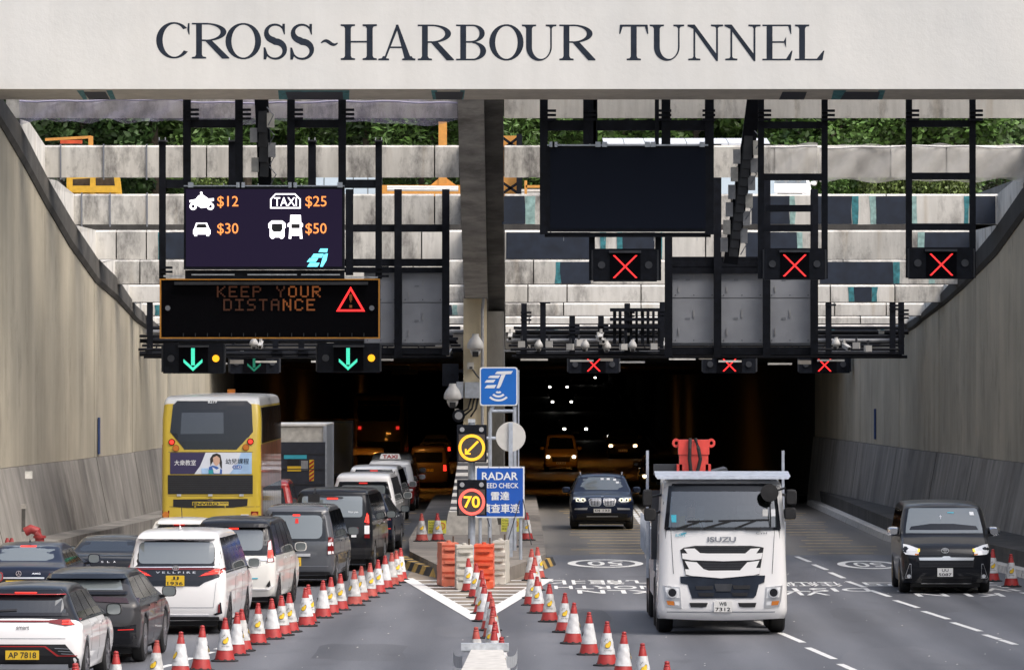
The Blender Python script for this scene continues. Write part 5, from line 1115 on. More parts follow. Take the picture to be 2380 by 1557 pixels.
# ------------------------------------------------------------------ vehicles
def chaikin(p):
    o = [p[0]]
    for a, b in zip(p, p[1:]): o += [tuple(lerp(u, v, .25) for u, v in zip(a, b)), tuple(lerp(u, v, .75) for u, v in zip(a, b))]
    return o+[p[-1]]
class Shell:
    """lofted vehicle shell. The end nearest the camera is y = 0, the body runs along +y."""
    def __init__(s, upper, wz, W, zc, wheels, rw, rend=.17, rroof=.09, crown=.05, smooth=2, arch=1.10):
        for _ in range(smooth): upper = chaikin(upper)
        up = [upper[0]]
        for p in upper[1:]:
            if math.dist(p, up[-1]) > .03: up.append(p)
        s.up = up; s.W = W; s.rend, s.rroof, s.crown = rend, rroof, crown; s.wz = wz; s.zc = zc; s.top = max(p[1] for p in up)
        it = max(range(len(up)), key=lambda i: up[i][1]); s.near = []
        for p in up[:it+1]:
            if not s.near or p[1] > s.near[-1][0]+1e-4: s.near.append((p[1], p[0]))
        ra = rw*arch; bot = []
        for yw in sorted(wheels, reverse=True):
            if ra > abs(zc-rw): a0 = math.asin(max(-1, min(1, (zc-rw)/ra)))
            else: a0 = 0
            for k in range(13): a = lerp(a0, math.pi-a0, k/12); bot.append((yw+ra*math.cos(a), rw+ra*math.sin(a)))
        s.prof = up+bot; s.nup = len(up)
    def hw(s, z): return interp(s.wz, z)*s.W/2
    def norm(s, i):
        n = len(s.prof); a = s.prof[(i-1) % n]; b = s.prof[(i+1) % n]
        if i == 0: a = s.prof[0]
        if i == s.nup-1: b = s.prof[i]
        dy, dz = b[0]-a[0], b[1]-a[1]; l = math.hypot(dy, dz) or 1
        return dz/l, -dy/l
    def rad(s, ny): return lerp(s.rroof, s.rend, min(1, abs(ny))**1.5)
    def inset(s, x, w_, r_, c):
        x = abs(x); v = c*(min(x, w_)/w_)**2
        if x > w_-r_: t_ = min(1, (x-(w_-r_))/r_); v += r_*(1-math.sqrt(max(0, 1-t_*t_)))
        return v
    def build(s, parent, mat, roof=None, roof_z=9):
        n = len(s.prof); cols = None; A, B = MB(), MB(); rows = []; side = []
        for i, (y, z) in enumerate(s.prof):
            ny, nz = s.norm(i); upr = i < s.nup
            r_ = s.rad(ny) if upr else .03; c = s.crown*lerp(.6, 1, min(1, abs(ny))) if upr else 0
            pin = (y+ny*(r_+c), z+nz*(r_+c)); w_ = s.hw(pin[1]); side.append((pin[0], pin[1]))
            xs = [-w_*u for u in ()]; us = []
            for k in range(5): us.append(-(w_-r_)-r_*math.cos(R(90*k/4)) if False else -(w_-r_)-r_*math.sin(R(90*(4-k)/4)))
            mid = [lerp(-(w_-r_), w_-r_, k/6) for k in range(1, 6)]; us = us+mid+[-u for u in reversed(us)]
            row = []
            for x in us: v = s.inset(x, w_, r_, c); row.append((x, y+ny*v, z+nz*v))
            rows.append(row)
        m_ = len(rows[0])
        def sel(z): return B if (roof and z > roof_z) else A
        for i in range(n):
            j = (i+1) % n; zc = (s.prof[i][1]+s.prof[j][1])/2; mb = sel(zc) if (i < s.nup-1) else A
            o = len(mb.v); mb.v += rows[i]+rows[j]
            for k in range(m_-1): mb.f.append((o+k, o+m_+k, o+m_+k+1, o+k+1))
        # sides
        bm = bmesh.new(); vs = [bm.verts.new((0, y, z)) for y, z in side]
        try: bm.faces.new(vs)
        except Exception: pass
        zs = sorted(set([z for z, _ in s.wz if s.zc < z < s.top]+[s.zc+k*.12 for k in range(1, 25) if s.zc+k*.12 < s.top]))
        if roof: zs.append(roof_z)
        for z in zs: bmesh.ops.bisect_plane(bm, geom=bm.verts[:]+bm.edges[:]+bm.faces[:], plane_co=(0, 0, z), plane_no=(0, 0, 1))
        bmesh.ops.triangulate(bm, faces=bm.faces[:]); bm.verts.ensure_lookup_table()
        for sg_ in (-1, 1):
            for f in bm.faces:
                zc = sum(v.co.z for v in f.verts)/len(f.verts); mb = sel(zc); o = len(mb.v); mb.v += [(sg_*s.hw(v.co.z), v.co.y, v.co.z) for v in f.verts]; mb.f.append((o, o+1, o+2))
        bm.free(); res = []
        for mb, nm, mt in ((A, 'body', mat), (B, 'roof', roof)):
            if not mb.f: continue
            me = bpy.data.meshes.new(nm); me.from_pydata(mb.v, [], mb.f); b2 = bmesh.new(); b2.from_mesh(me); bmesh.ops.remove_doubles(b2, verts=b2.verts, dist=.0008); bmesh.ops.dissolve_degenerate(b2, edges=b2.edges, dist=.0005); bmesh.ops.recalc_face_normals(b2, faces=b2.faces); b2.to_mesh(me); b2.free()
            shade(me, 40); res.append(obj(nm, me, mt, parent))
        s.parent = parent; return res
    def ny_at(s, z):
        dz = .04; a, b = interp(s.near, z-dz), interp(s.near, z+dz); dy = b-a; l = math.hypot(dy, 2*dz); return max(.25, 2*dz/l)
    def near_y(s, x, z):
        ny = s.ny_at(z); r_ = s.rad(ny); c = s.crown*lerp(.6, 1, ny); w_ = s.hw(z)
        return interp(s.near, z)+s.inset(min(abs(x), w_*.999), w_, r_, c)/ny
    def face(s, name, poly, mat, off=.008, mirror=False, parent=None, step=.1):
        """panel following the near end; poly in (x, z)"""
        res = []
        for sg_ in ((1, -1) if mirror else (1,)):
            bm = bmesh.new(); bm.faces.new([bm.verts.new((sg_*x, 0, z)) for x, z in poly])
            xs = [p[0] for p in poly]; zs = [p[1] for p in poly]; x0, x1 = sorted((sg_*min(xs), sg_*max(xs)))
            for k in range(1, int((x1-x0)/step)+1): bmesh.ops.bisect_plane(bm, geom=bm.verts[:]+bm.edges[:]+bm.faces[:], plane_co=(x0+k*step, 0, 0), plane_no=(1, 0, 0))
            for k in range(1, int((max(zs)-min(zs))/step)+1): bmesh.ops.bisect_plane(bm, geom=bm.verts[:]+bm.edges[:]+bm.faces[:], plane_co=(0, 0, min(zs)+k*step), plane_no=(0, 0, 1))
            for v in bm.verts: v.co.y = s.near_y(v.co.x, v.co.z)-off
            ed = [e for e in bm.edges if e.is_boundary]; r_ = bmesh.ops.extrude_edge_only(bm, edges=ed)
            for v in r_['geom']:
                if isinstance(v, bmesh.types.BMVert): v.co.y += off+.02
            bmesh.ops.recalc_face_normals(bm, faces=bm.faces)
            f0 = max(bm.faces, key=lambda f: f.calc_area())
            me = bpy.data.meshes.new(name); bm.to_mesh(me); bm.free(); res.append(obj(name, me, mat, parent or s.parent))
        return res[0]
    def side(s, name, poly, mat, off=.006, parent=None, sides=(1, -1)):
        for sg_ in sides:
            bm = bmesh.new(); bm.faces.new([bm.verts.new((0, y, z)) for y, z in poly]); zs = [p[1] for p in poly]
            for k in range(1, int((max(zs)-min(zs))/.1)+1): bmesh.ops.bisect_plane(bm, geom=bm.verts[:]+bm.edges[:]+bm.faces[:], plane_co=(0, 0, min(zs)+k*.1), plane_no=(0, 0, 1))
            for v in bm.verts: v.co.x = sg_*(s.hw(v.co.z)+off)
            r_ = bmesh.ops.extrude_edge_only(bm, edges=[e for e in bm.edges if e.is_boundary])
            for v in r_['geom']:
                if isinstance(v, bmesh.types.BMVert): v.co.x -= sg_*(off+.015)
            bmesh.ops.recalc_face_normals(bm, faces=bm.faces)
            me = bpy.data.meshes.new(name); bm.to_mesh(me); bm.free(); obj(name, me, mat, parent or s.parent)
    def txt(s, st, cx, cz, wd, ht, mat, bold=.01, name='lettering', off=.013, parent=None):
        return text(name, st, None, wd, ht, mat, parent or s.parent, bold, fn=lambda x, z: (cx+x, s.near_y(cx+x, cz+z)-off, cz+z))
    def plate(s, txts, cx, cz, wd, ht, mat):
        y = min(s.near_y(cx, cz-ht/2), s.near_y(cx, cz+ht/2))-.03; o = MB().box(cx-wd/2, cx+wd/2, y, y+.02, cz-ht/2, cz+ht/2).build('number_plate', mat, s.parent); n = len(txts)
        for i, t_ in enumerate(txts):
            h_ = ht/n; text('plate_lettering', t_, (cx, y, cz+ht/2-h_*(i+.5)), wd*(.84 if len(t_) > 3 else .42), h_*.66, 'print_black', o, .012, off=.004)
        return o
def rr(x0, x1, z0, z1, r_=.05, sk=0):
    p = []
    for cx, cz, a0 in ((x1-r_, z1-r_, 0), (x0+r_, z1-r_, 90), (x0+r_, z0+r_, 180), (x1-r_, z0+r_, 270)):
        for k in range(4): a = R(a0+30*k); p.append((cx+r_*math.cos(a), cz+r_*math.sin(a)))
    return p
def add_wheel(t, x, y, r_, wd, rim='rim', spokes=5, sg_=1):
    prof = [(r_*.62, -wd/2), (r_*.9, -wd/2), (r_*.985, -wd*.36), (r_, -wd*.1), (r_, wd*.1), (r_*.985, wd*.36), (r_*.9, wd/2), (r_*.62, wd/2)]
    w_ = MB().lathe(prof, 26, (x, y, r_), 'X', cap=False).build('wheel', 'tyre', t, True)
    xo = x+sg_*wd*.46; mb = MB()
    for k in range(spokes):
        for da in (-.10, .10):
            a = 2*math.pi*k/spokes+da; mb.bar((xo, y+.05*math.cos(a), r_+.05*math.sin(a)), (xo-sg_*.01, y+r_*.64*math.cos(a+da*.6), r_+r_*.64*math.sin(a+da*.6)), .035, .03, (1, 0, 0))
    mb.lathe([(r_*.60, xo-sg_*.03-.01), (r_*.66, xo-.01), (r_*.66, xo+.01), (r_*.60, xo+.01)], 26, (0, y, r_), 'X', cap=False); mb.lathe([(.06, xo-.02), (.06, xo+.02)], 12, (0, y, r_), 'X')
    mb.build('rim', rim, w_); MB().lathe([(r_*.62, xo-sg_*.06-.005), (r_*.62, xo-sg_*.06+.005)], 20, (0, y, r_), 'X').build('brake_disc', 'black', w_)
def mirrors(t, W, y, z, mat, fwd=1, sides=(-1, 1), glass='glass_light', s=1.0):
    for sg_ in sides:
        x = sg_*(W/2+.12); m_ = MB()
        vs = [];
        for yy, k in ((y-.06*fwd, 1.0), (y+.02*fwd, .98), (y+.09*fwd, .62)):
            for q in range(12): a = 2*math.pi*q/12; ca, sa = math.cos(a), math.sin(a); ex = .125*k*s*math.copysign(abs(ca)**.6, ca); ez = .095*k*s*math.copysign(abs(sa)**.6, sa); vs.append((x+ex, yy, z+ez))
        fs = [(i*12+q, i*12+(q+1) % 12, i*12+12+(q+1) % 12, i*12+12+q) for i in range(2) for q in range(12)]+[tuple(range(24, 36)), tuple(range(12))]
        o = m_.add(vs, fs).build('mirror', mat, t, True)
        if fwd > 0: MB().add([(x+(vs[q][0]-x)*.86, y-.065*fwd, z+(vs[q][2]-z)*.86) for q in range(12)], [tuple(range(12))]).build('mirror_glass', glass, o, fix=False)
        MB().bar((sg_*W/2*.9, y+.05*fwd, z-.11), (x, y+.03*fwd, z-.06), .05, .05).build('mirror_stalk', 'black', o)
TPL = {
 'minivan': [(.10, .26), (.02, .40), (0, .62), (.02, .95), (.07, 1.10), (.20, 1.50), (.26, 1.72), (.30, 1.82), (.55, 1.90), (1.4, 1.935), (3.0, 1.92), (3.5, 1.82), (4.15, 1.30), (4.35, 1.14), (4.85, .98), (4.98, .75), (5.0, .45), (4.9, .26)],
 'boxvan': [(.06, .28), (0, .42), (0, .7), (.02, 1.05), (.08, 1.5), (.13, 1.82), (.2, 1.94), (.6, 1.98), (2.5, 1.99), (3.7, 1.95), (4.1, 1.82), (4.75, 1.25), (5.1, 1.05), (5.28, .8), (5.3, .45), (5.2, .26)],
 'hatch': [(.12, .28), (.02, .42), (0, .60), (.04, .86), (.10, .96), (.42, 1.32), (.50, 1.43), (.75, 1.50), (1.6, 1.54), (2.4, 1.50), (2.9, 1.32), (3.35, 1.02), (3.8, .92), (4.1, .72), (4.15, .45), (4.05, .26)],
 'suv': [(.14, .30), (.03, .45), (0, .66), (.05, .98), (.10, 1.08), (.50, 1.42), (.60, 1.53), (.9, 1.60), (1.8, 1.645), (2.7, 1.62), (3.2, 1.42), (3.65, 1.12), (4.3, 1.02), (4.62, .80), (4.68, .5), (4.58, .28)],
 'sedan': [(.14, .26), (.03, .38), (0, .58), (.02, .86), (.08, .98), (.25, 1.04), (.62, 1.08), (.80, 1.13), (1.35, 1.36), (1.65, 1.43), (2.3, 1.46), (2.9, 1.42), (3.3, 1.26), (3.75, 1.0), (4.5, .88), (4.8, .72), (4.86, .45), (4.75, .24)]}
WZ_ = {'minivan': [(.2, .93), (.5, .985), (.8, 1.0), (1.05, .995), (1.5, .90), (1.85, .80)], 'boxvan': [(.2, .95), (.5, .99), (.8, 1.0), (1.1, .995), (1.6, .93), (1.9, .85)], 'hatch': [(.2, .92), (.5, .985), (.7, 1.0), (.90, .985), (1.04, .87), (1.38, .68)],
       'suv': [(.2, .93), (.5, .985), (.75, 1.0), (1.0, .985), (1.14, .87), (1.48, .69)], 'sedan': [(.2, .92), (.45, .985), (.7, 1.0), (.92, .98), (1.0, .88), (1.18, .75), (1.36, .66)]}
H0 = {'minivan': (5.0, 1.935), 'boxvan': (5.3, 1.99), 'hatch': (4.15, 1.54), 'suv': (4.68, 1.645), 'sedan': (4.86, 1.46)}
AX = {'minivan': (1.0, 4.0), 'boxvan': (1.05, 4.15), 'hatch': (.75, 3.3), 'suv': (.92, 3.78), 'sedan': (1.08, 3.95)}
def car(kind, label, rear, W, L, H, mat, head=3.5, roof=None, roof_z=None, rw=.33, rim='rim', spokes=5, cat='car', glass='glass', upper=None, wz=None, ax=None, tyre=.21, mir=True, belt=None, group='vehicles in the queue', name=None, sidewin=True, mir_mat=None, rend=.17, crown=.05):
    """rear-viewed car; rear = world point of the rear bumper on the ground"""
    L0, HH = H0[kind]; ky, kz = L/L0, H/HH
    up = [(y*ky, z*kz) for y, z in (upper or TPL[kind])]; wzz = [(z*kz, f) for z, f in (wz or WZ_[kind])]; a1_, a2_ = [v*ky for v in (ax or AX[kind])]
    t = thing(name or {'minivan': 'minivan', 'boxvan': 'van', 'hatch': 'hatchback_car', 'suv': 'suv', 'sedan': 'sedan'}[kind], label, cat, rear, -R(head), group)
    s = Shell(up, wzz, W, .24 if kind != 'boxvan' else .26, (a1_, a2_), rw, rend=rend, crown=crown)
    s.build(t, mat, roof, (roof_z or 1.0)*kz); s.ky, s.kz = ky, kz
    for y in (a1_, a2_):
        for sg_ in (-1, 1): add_wheel(t, sg_*(W/2-tyre/2-.012), y, rw, tyre, rim, spokes, sg_)
    MB().box(-W/2+.2, W/2-.2, .5, L-.5, .16, .5).build('underbody', 'black', t)
    zb = (belt or {'minivan': 1.13, 'boxvan': 1.18, 'hatch': .97, 'suv': 1.07, 'sedan': 1.0}[kind])*kz; tp = H-.16*kz
    # side glass in separate panes
    if sidewin:
        yr, yf = interp(s.near, zb+.05), {'minivan': 4.1, 'boxvan': 4.65, 'hatch': 3.2, 'suv': 3.5, 'sedan': 3.55}[kind]*ky
        yrt = interp(s.near, min(tp, s.top-.02)); yft = {'minivan': 3.45, 'boxvan': 4.05, 'hatch': 2.75, 'suv': 3.05, 'sedan': 3.05}[kind]*ky
        n = 4 if kind == 'minivan' else 3
        a0, a1b = yr+.28*ky, yf-.05; b0, b1 = max(yrt+.24*ky, a0+.02), yft
        if kind in ('sedan',): a0 = yr+.42*ky; b0 = max(a0+.35, yrt+.2)
        for k in range(n):
            u, v = k/n, (k+1)/n; g = .03
            s.side('side_window', [(lerp(a0, a1b, u)+g, zb+.04), (lerp(a0, a1b, v)-g, zb+.04), (lerp(b0, b1, v)-g, tp), (lerp(b0, b1, u)+g, tp)], 'glass_dark' if glass != 'glass_light' else 'glass')
        s.side('window_trim', [(a0-.02, zb+.005), (a1b+.05, zb+.005), (a1b+.05, zb+.03), (a0-.02, zb+.03)], 'black_gloss', .009)
    if mir: mirrors(t, W, {'minivan': 3.95, 'boxvan': 4.5, 'hatch': 3.05, 'suv': 3.25, 'sedan': 3.3}[kind]*ky, zb+.08, mir_mat or mat)
    for yh in ({'minivan': (1.9, 3.1), 'boxvan': (2.1, 3.6)}.get(kind, (1.35, 2.35))): s.side('door_handle', [(yh*ky, zb-.10), (yh*ky+.17, zb-.10), (yh*ky+.17, zb-.07), (yh*ky, zb-.07)], 'chrome' if mat in ('car_white', 'car_pearl', 'car_navy', 'car_black') else mat, .025)
    for yd in ({'minivan': (1.75, 2.95, 3.95), 'boxvan': (1.9, 3.4, 4.5)}.get(kind, (1.25, 2.2, 3.2))): s.side('door_gap', [(yd*ky-.004, .34), (yd*ky+.004, .34), (yd*ky+.004, zb), (yd*ky-.004, zb)], 'black', .002)
    return t, s
def tail(s, poly, mat='lamp_red_off', lit=None): 
    s.face('tail_lamp', poly, mat, .018, True)
    if lit: s.face('brake_lamp', lit, 'brake', .024, True)
RR = rr

plain('lamp_smoke', (.03, .012, .014), .15, coat=.6)
def GW(x, y, a=.95):
    p = G(x, y); d = p.y-a; return Vector((WX(x, d), d, 0))
# --- white crossover with black roof, lower left
t, s = car('hatch', 'white crossover with black roof and red light bar at lower left', GW(52, 1590), 1.84, 4.27, 1.60, 'car_white', 3.2, 'car_black', .995, .37, 'rim', 5, mir_mat='car_black')
s.face('rear_window', [(-.64, 1.15), (.64, 1.15), (.62, 1.30), (.50, 1.42), (-.50, 1.42), (-.62, 1.30)], 'glass', .012)
s.face('spoiler', [(-.60, 1.435), (.60, 1.435), (.52, 1.50), (-.52, 1.50)], 'car_black', .10); s.face('spoiler_edge', [(-.62, 1.422), (.62, 1.422), (.60, 1.434), (-.60, 1.434)], 'taxi_red', .105)
s.face('high_brake_lamp', [(-.17, 1.445), (.17, 1.445), (.17, 1.46), (-.17, 1.46)], 'brake', .115)
s.face('window_surround', [(-.72, 1.10), (.72, 1.10), (.66, 1.15), (-.66, 1.15)], 'black_gloss', .014); s.face('wiper', [(-.45, 1.165), (-.12, 1.175), (-.12, 1.205), (-.42, 1.19)], 'black', .03)
s.face('light_bar', [(-.5, 1.01), (.5, 1.01), (.5, 1.035), (-.5, 1.035)], 'lamp_red_off', .016); tail(s, [(.40, 1.00), (.66, .955), (.82, .965), (.88, 1.06), (.66, 1.06), (.40, 1.04)], lit=[(.60, 1.035), (.83, 1.048), (.83, 1.028), (.60, 1.015)]); s.face('brake_lamp', [(.60, .998), (.78, 1.0), (.76, .98), (.60, .978)], 'brake', .024, True)
s.txt('smart', 0, .925, .20, .058, 'print_grey', .012); s.face('tailgate_gap', [(-.72, .755), (.66, .755), (.66, .762), (-.72, .762)], 'steel_grey', .004); s.face('bumper', [(-.86, .30), (.86, .30), (.86, .44), (.66, .67), (-.66, .67), (-.86, .44)], 'black', .02); s.face('bumper_stripe', [(-.54, .645), (.36, .645), (.56, .50), (.84, .50), (.84, .486), (.53, .486), (.34, .630), (-.54, .630)], 'taxi_red', .026)
s.plate(['AP 7818'], 0, .505, .52, .14, 'plate_yellow')
for k in range(3): s.face('vent_slat', [(.50+.05*k, .615-k*.042), (.72+k*.03, .605-k*.042), (.72+k*.03, .595-k*.042), (.50+.05*k, .605-k*.042)], 'steel_grey', .03, True)
MB().box(-.7, .7, .02, .3, .28, .36).build('diffuser', 'steel_grey', t)
# --- dark brown-grey coupe suv
t, s = car('suv', 'dark grey coupe suv with rear spoiler ahead of the white crossover', GW(190, 1536), 1.94, 4.75, 1.56, 'car_grey', 3.2, 'car_black', 1.44, .39, 'rim', 10)
s.face('rear_window', [(-.64, 1.22), (.64, 1.22), (.58, 1.38), (-.58, 1.38)], 'glass_light', .012); s.face('spoiler', [(-.68, 1.41), (.68, 1.41), (.62, 1.48), (-.62, 1.48)], 'car_black', .18); s.face('lip_spoiler', [(-.80, 1.15), (.80, 1.15), (.76, 1.20), (-.76, 1.20)], 'car_black', .05)
tail(s, [(.16, 1.04), (.92, 1.00), (.92, 1.09), (.16, 1.12)], 'lamp_smoke'); s.face('bumper', [(-.9, .32), (.9, .32), (.9, .66), (.62, .62), (-.62, .62), (-.9, .66)], 'black_gloss', .016); s.face('reflector', [(.60, .56), (.86, .57), (.86, .585), (.60, .575)], 'brake_dim', .024, True)
# --- sedan with 9338 plate
def GD(x, d): return Vector((WX(x, d), d, 0))
t, s = car('sedan', 'navy sedan with chrome boot strip at the left picture edge', GD(43, 117), 1.90, 5.0, 1.47, 'car_navy', 3.0, None, None, .34, 'rim', 5)
s.face('rear_window', [(-.66, 1.125), (.66, 1.125), (.60, 1.36), (.52, 1.40), (-.52, 1.40), (-.60, 1.36)], 'glass_light', .012); s.face('high_brake_lamp', [(-.16, 1.38), (.16, 1.38), (.16, 1.40), (-.16, 1.40)], 'brake', .02); s.face('chrome_strip', [(-.50, .80), (.50, .80), (.50, .83), (-.50, .83)], 'chrome', .03)
tail(s, [(.52, .72), (.88, .76), (.90, .92), (.60, .90)], lit=[(.62, .80), (.86, .82), (.86, .86), (.62, .85)]); s.plate(['UD 9338'], 0, .70, .50, .13, 'plate_yellow'); s.face('plate_recess', [(-.33, .62), (.33, .62), (.40, .785), (-.40, .785)], 'black', .012)
s.txt('AMG', .34, .90, .17, .032, 'chrome', .02); disc_o = MB().ring(0, .90, .055, .055, .045, .045, s.near_y(0, .9)-.03, s.near_y(0, .9)-.01, n=20).build('emblem', 'chrome', t)
for a in (90, 210, 330): MB().bar((0, s.near_y(0, .9)-.02, .90), (.048*math.cos(R(a)), s.near_y(0, .9)-.02, .90+.048*math.sin(R(a))), .012, .01).build('emblem', 'chrome', t)
MB().add([(-.02, 1.75, 1.46), (.02, 1.75, 1.46), (0, 1.6, 1.47), (0, 1.62, 1.54)], [(0, 1, 3), (1, 2, 3), (2, 0, 3)]).build('roof_fin', 'car_navy', t)
# --- red car at the far left edge
t, s = car('hatch', 'dark red car cut by the left picture edge', Vector((-10.75, 108.5, 0)), 1.78, 4.2, 1.52, 'car_red', 3.0, 'car_black', 1.0, .33)
s.face('rear_window', [(-.6, 1.02), (.6, 1.02), (.5, 1.34), (-.5, 1.34)], 'glass', .012); tail(s, [(.55, .75), (.84, .78), (.84, .95), (.6, .92)])
# --- black sedan with spaced letters
t, s = car('sedan', 'black sedan with spaced boot lettering behind the navy sedan', GD(237, 123), 1.85, 4.72, 1.44, 'car_black', 3.2, None, None, .34, 'rim_dark', 5, glass='glass_dark')
s.face('rear_window', [(-.62, 1.12), (.62, 1.12), (.55, 1.39), (-.55, 1.39)], 'glass', .012); s.face('boot_lip', [(-.66, 1.045), (.66, 1.045), (.66, 1.075), (-.66, 1.075)], 'car_black', .05)
for k, c in enumerate('TESLA'): s.txt(c, (k-2)*.125, .93, .05, .035, 'silver', .01)
tail(s, [(.52, .80), (.90, .84), (.88, .94), (.60, .92)]); s.plate(['VN 218'], 0, .74, .5, .13, 'plate_yellow')
# --- white luxury minivan
t, s = car('minivan', 'white minivan with full-width tail lamps and JJ 1936 plate', GW(407, 1470), 1.85, 5.0, 1.935, 'car_white', 3.6, None, None, .36, 'rim_dark', 6, glass='glass_dark')
s.face('tailgate_black', [(-.90, 1.10), (.90, 1.10), (.74, 1.82), (-.74, 1.82)], 'black_gloss', .006); s.face('rear_window', rr(-.70, .70, 1.31, 1.70, .08), 'glass_light', .014); s.face('spoiler', [(-.72, 1.765), (.72, 1.765), (.70, 1.83), (-.70, 1.83)], 'car_white', .12)
s.face('centre_panel', [(-.90, 1.10), (.90, 1.10), (.54, .97), (.44, .90), (-.44, .90), (-.54, .97)], 'black_gloss', .009); s.face('chrome_strip', [(-.80, 1.235), (.80, 1.245), (.80, 1.262), (-.80, 1.252)], 'chrome', .02)
s.face('tail_band', [(-.80, 1.20), (.80, 1.20), (.80, 1.23), (-.80, 1.23)], 'lamp_red_off', .016); tail(s, [(.42, 1.075), (.56, 1.16), (.91, 1.24), (.89, 1.15), (.80, 1.11)], lit=[(.46, 1.09), (.86, 1.15), (.87, 1.185), (.56, 1.14)]); s.face('brake_lamp', [(.60, 1.16), (.88, 1.205), (.885, 1.225), (.70, 1.20)], 'brake', .024, True)
s.txt('V E L L F I R E', 0, 1.15, .74, .035, 'silver', .012); s.plate(['JJ', '1936'], 0, 1.0, .34, .19, 'plate_yellow')
yy = s.near_y(0, 1.225)-.03
for rx, rz in ((.065, .045), (.022, .042), (.045, .016)): MB().ring(0, 1.232+(.012 if rx == .045 else 0), rx, rz, rx-.010, rz-.009, yy, yy+.02, n=24).build('emblem', 'chrome', t)
s.face('tailgate_gap', [(-.70, .505), (.70, .505), (.70, .512), (-.70, .512)], 'steel_grey', .005); s.face('tailgate_gap', [(.700, .51), (.706, .51), (.756, .98), (.750, .98)], 'steel_grey', .005, True)
s.face('bumper_trim', [(.74, .36), (.86, .40), (.84, .60), (.82, .60), (.79, .42), (.70, .385)], 'black_gloss', .02, True); s.face('reflector', [(.78, .41), (.825, .42), (.82, .57), (.795, .57)], 'lamp_red_off', .026, True)
s.face('lower_chrome', [(-.62, .345), (.62, .345), (.62, .375), (-.62, .375)], 'chrome', .02); s.face('lower_valance', [(-.80, .27), (.80, .27), (.80, .335), (-.80, .335)], 'black', .014); MB().add([(-.03, .85, 1.925), (.03, .85, 1.925), (0, .7, 1.93), (0, .72, 2.02)], [(0, 1, 3), (1, 2, 3), (2, 0, 3)]).build('roof_fin', 'car_white', t)
# --- small white hatchback
t, s = car('hatch', 'small white hatchback with roof aerial in front of the yellow bus', GD(412, 134.5), 1.70, 3.95, 1.53, 'car_pearl', 3.0, None, None, .31)
s.face('rear_window', [(-.60, 1.02), (.60, 1.02), (.55, 1.30), (.45, 1.36), (-.45, 1.36), (-.55, 1.30)], 'glass', .012); s.face('spoiler', [(-.58, 1.385), (.58, 1.385), (.56, 1.44), (-.56, 1.44)], 'car_pearl', .12); s.face('high_brake_lamp', [(-.12, 1.36), (.12, 1.36), (.12, 1.385), (-.12, 1.385)], 'brake_dim', .06); MB().tube([(0, 1.0, 1.51), (0, .9, 1.75)], .008, 6).build('aerial', 'black', t); tail(s, [(.56, .75), (.83, .78), (.80, 1.0), (.62, .98)])
# --- white people carrier with black roof
t, s = car('minivan', 'cream white people carrier with black roof and tall tail lamps', GW(540, 1412), 1.74, 4.77, 1.87, 'car_pearl', 4.2, 'car_black', 1.16, .34, 'rim_dark', 6, glass='glass_dark')
s.face('rear_glass', [(-.80, 1.10), (.80, 1.10), (.66, 1.70), (-.66, 1.70)], 'glass_dark', .008); s.face('rear_window', rr(-.60, .60, 1.20, 1.62, .09), 'glass_light', .013); s.face('spoiler', [(-.68, 1.67), (.68, 1.67), (.66, 1.74), (-.66, 1.74)], 'car_black', .14); s.face('high_brake_lamp', [(-.10, 1.625), (.10, 1.625), (.10, 1.655), (-.10, 1.655)], 'brake', .03)
tail(s, [(.70, .96), (.84, .97), (.80, 1.22), (.76, 1.42), (.70, 1.38)]); s.face('tail_lens', [(.715, 1.22), (.775, 1.22), (.755, 1.40), (.715, 1.36)], 'lamp_clear', .022, True); s.face('brake_lamp', [(.72, 1.06), (.82, 1.06), (.80, 1.20), (.72, 1.19)], 'brake', .024, True); s.face('lens', [(.72, .98), (.82, .985), (.81, 1.04), (.72, 1.03)], 'lamp_clear', .024, True)
s.face('garnish', [(-.50, 1.00), (.70, 1.00), (.70, 1.05), (-.50, 1.05)], 'chrome', .02); s.face('badge', [(.36, .62), (.52, .63), (.52, .65), (.36, .645)], 'cyan_print', .012); s.txt('MALAYSIA', .44, .86, .17, .03, 'print_grey', 0); s.face('bumper_step', [(-.6, .40), (.74, .40), (.84, .48), (.80, .50), (.70, .43), (-.6, .43)], 'car_white', .03); s.face('vent', [(.68, .48), (.78, .44), (.76, .60)], 'black', .02, True); s.plate(['WD 314'], -.1, .85, .5, .13, 'plate_yellow')
# --- grey boxy minivan
t, s = car('minivan', 'steel grey boxy minivan with chrome tailgate strip', GW(688, 1360), 1.70, 4.69, 1.84, 'car_steel', 3.4, None, None, .33, upper=[(.10, .26), (.02, .40), (0, .62), (.01, .95), (.03, 1.10), (.10, 1.50), (.13, 1.72), (.18, 1.83), (.40, 1.90), (1.4, 1.935), (3.0, 1.92), (3.5, 1.82), (4.15, 1.30), (4.35, 1.14), (4.85, .98), (4.98, .75), (5.0, .45), (4.9, .26)])
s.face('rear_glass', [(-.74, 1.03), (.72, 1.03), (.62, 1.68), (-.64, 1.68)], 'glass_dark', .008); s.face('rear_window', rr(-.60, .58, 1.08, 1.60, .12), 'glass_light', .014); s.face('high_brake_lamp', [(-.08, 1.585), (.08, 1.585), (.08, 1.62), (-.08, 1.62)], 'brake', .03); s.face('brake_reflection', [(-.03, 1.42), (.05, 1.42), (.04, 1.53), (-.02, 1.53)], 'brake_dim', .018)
tail(s, [(.70, .72), (.84, .74), (.82, 1.10), (.72, 1.12)]); s.face('tail_lens', [(.715, .92), (.825, .92), (.82, 1.0), (.715, 1.0)], 'lamp_clear', .023, True); s.face('tail_lens', [(.715, .73), (.835, .745), (.83, .80), (.715, .80)], 'lamp_clear', .023, True)
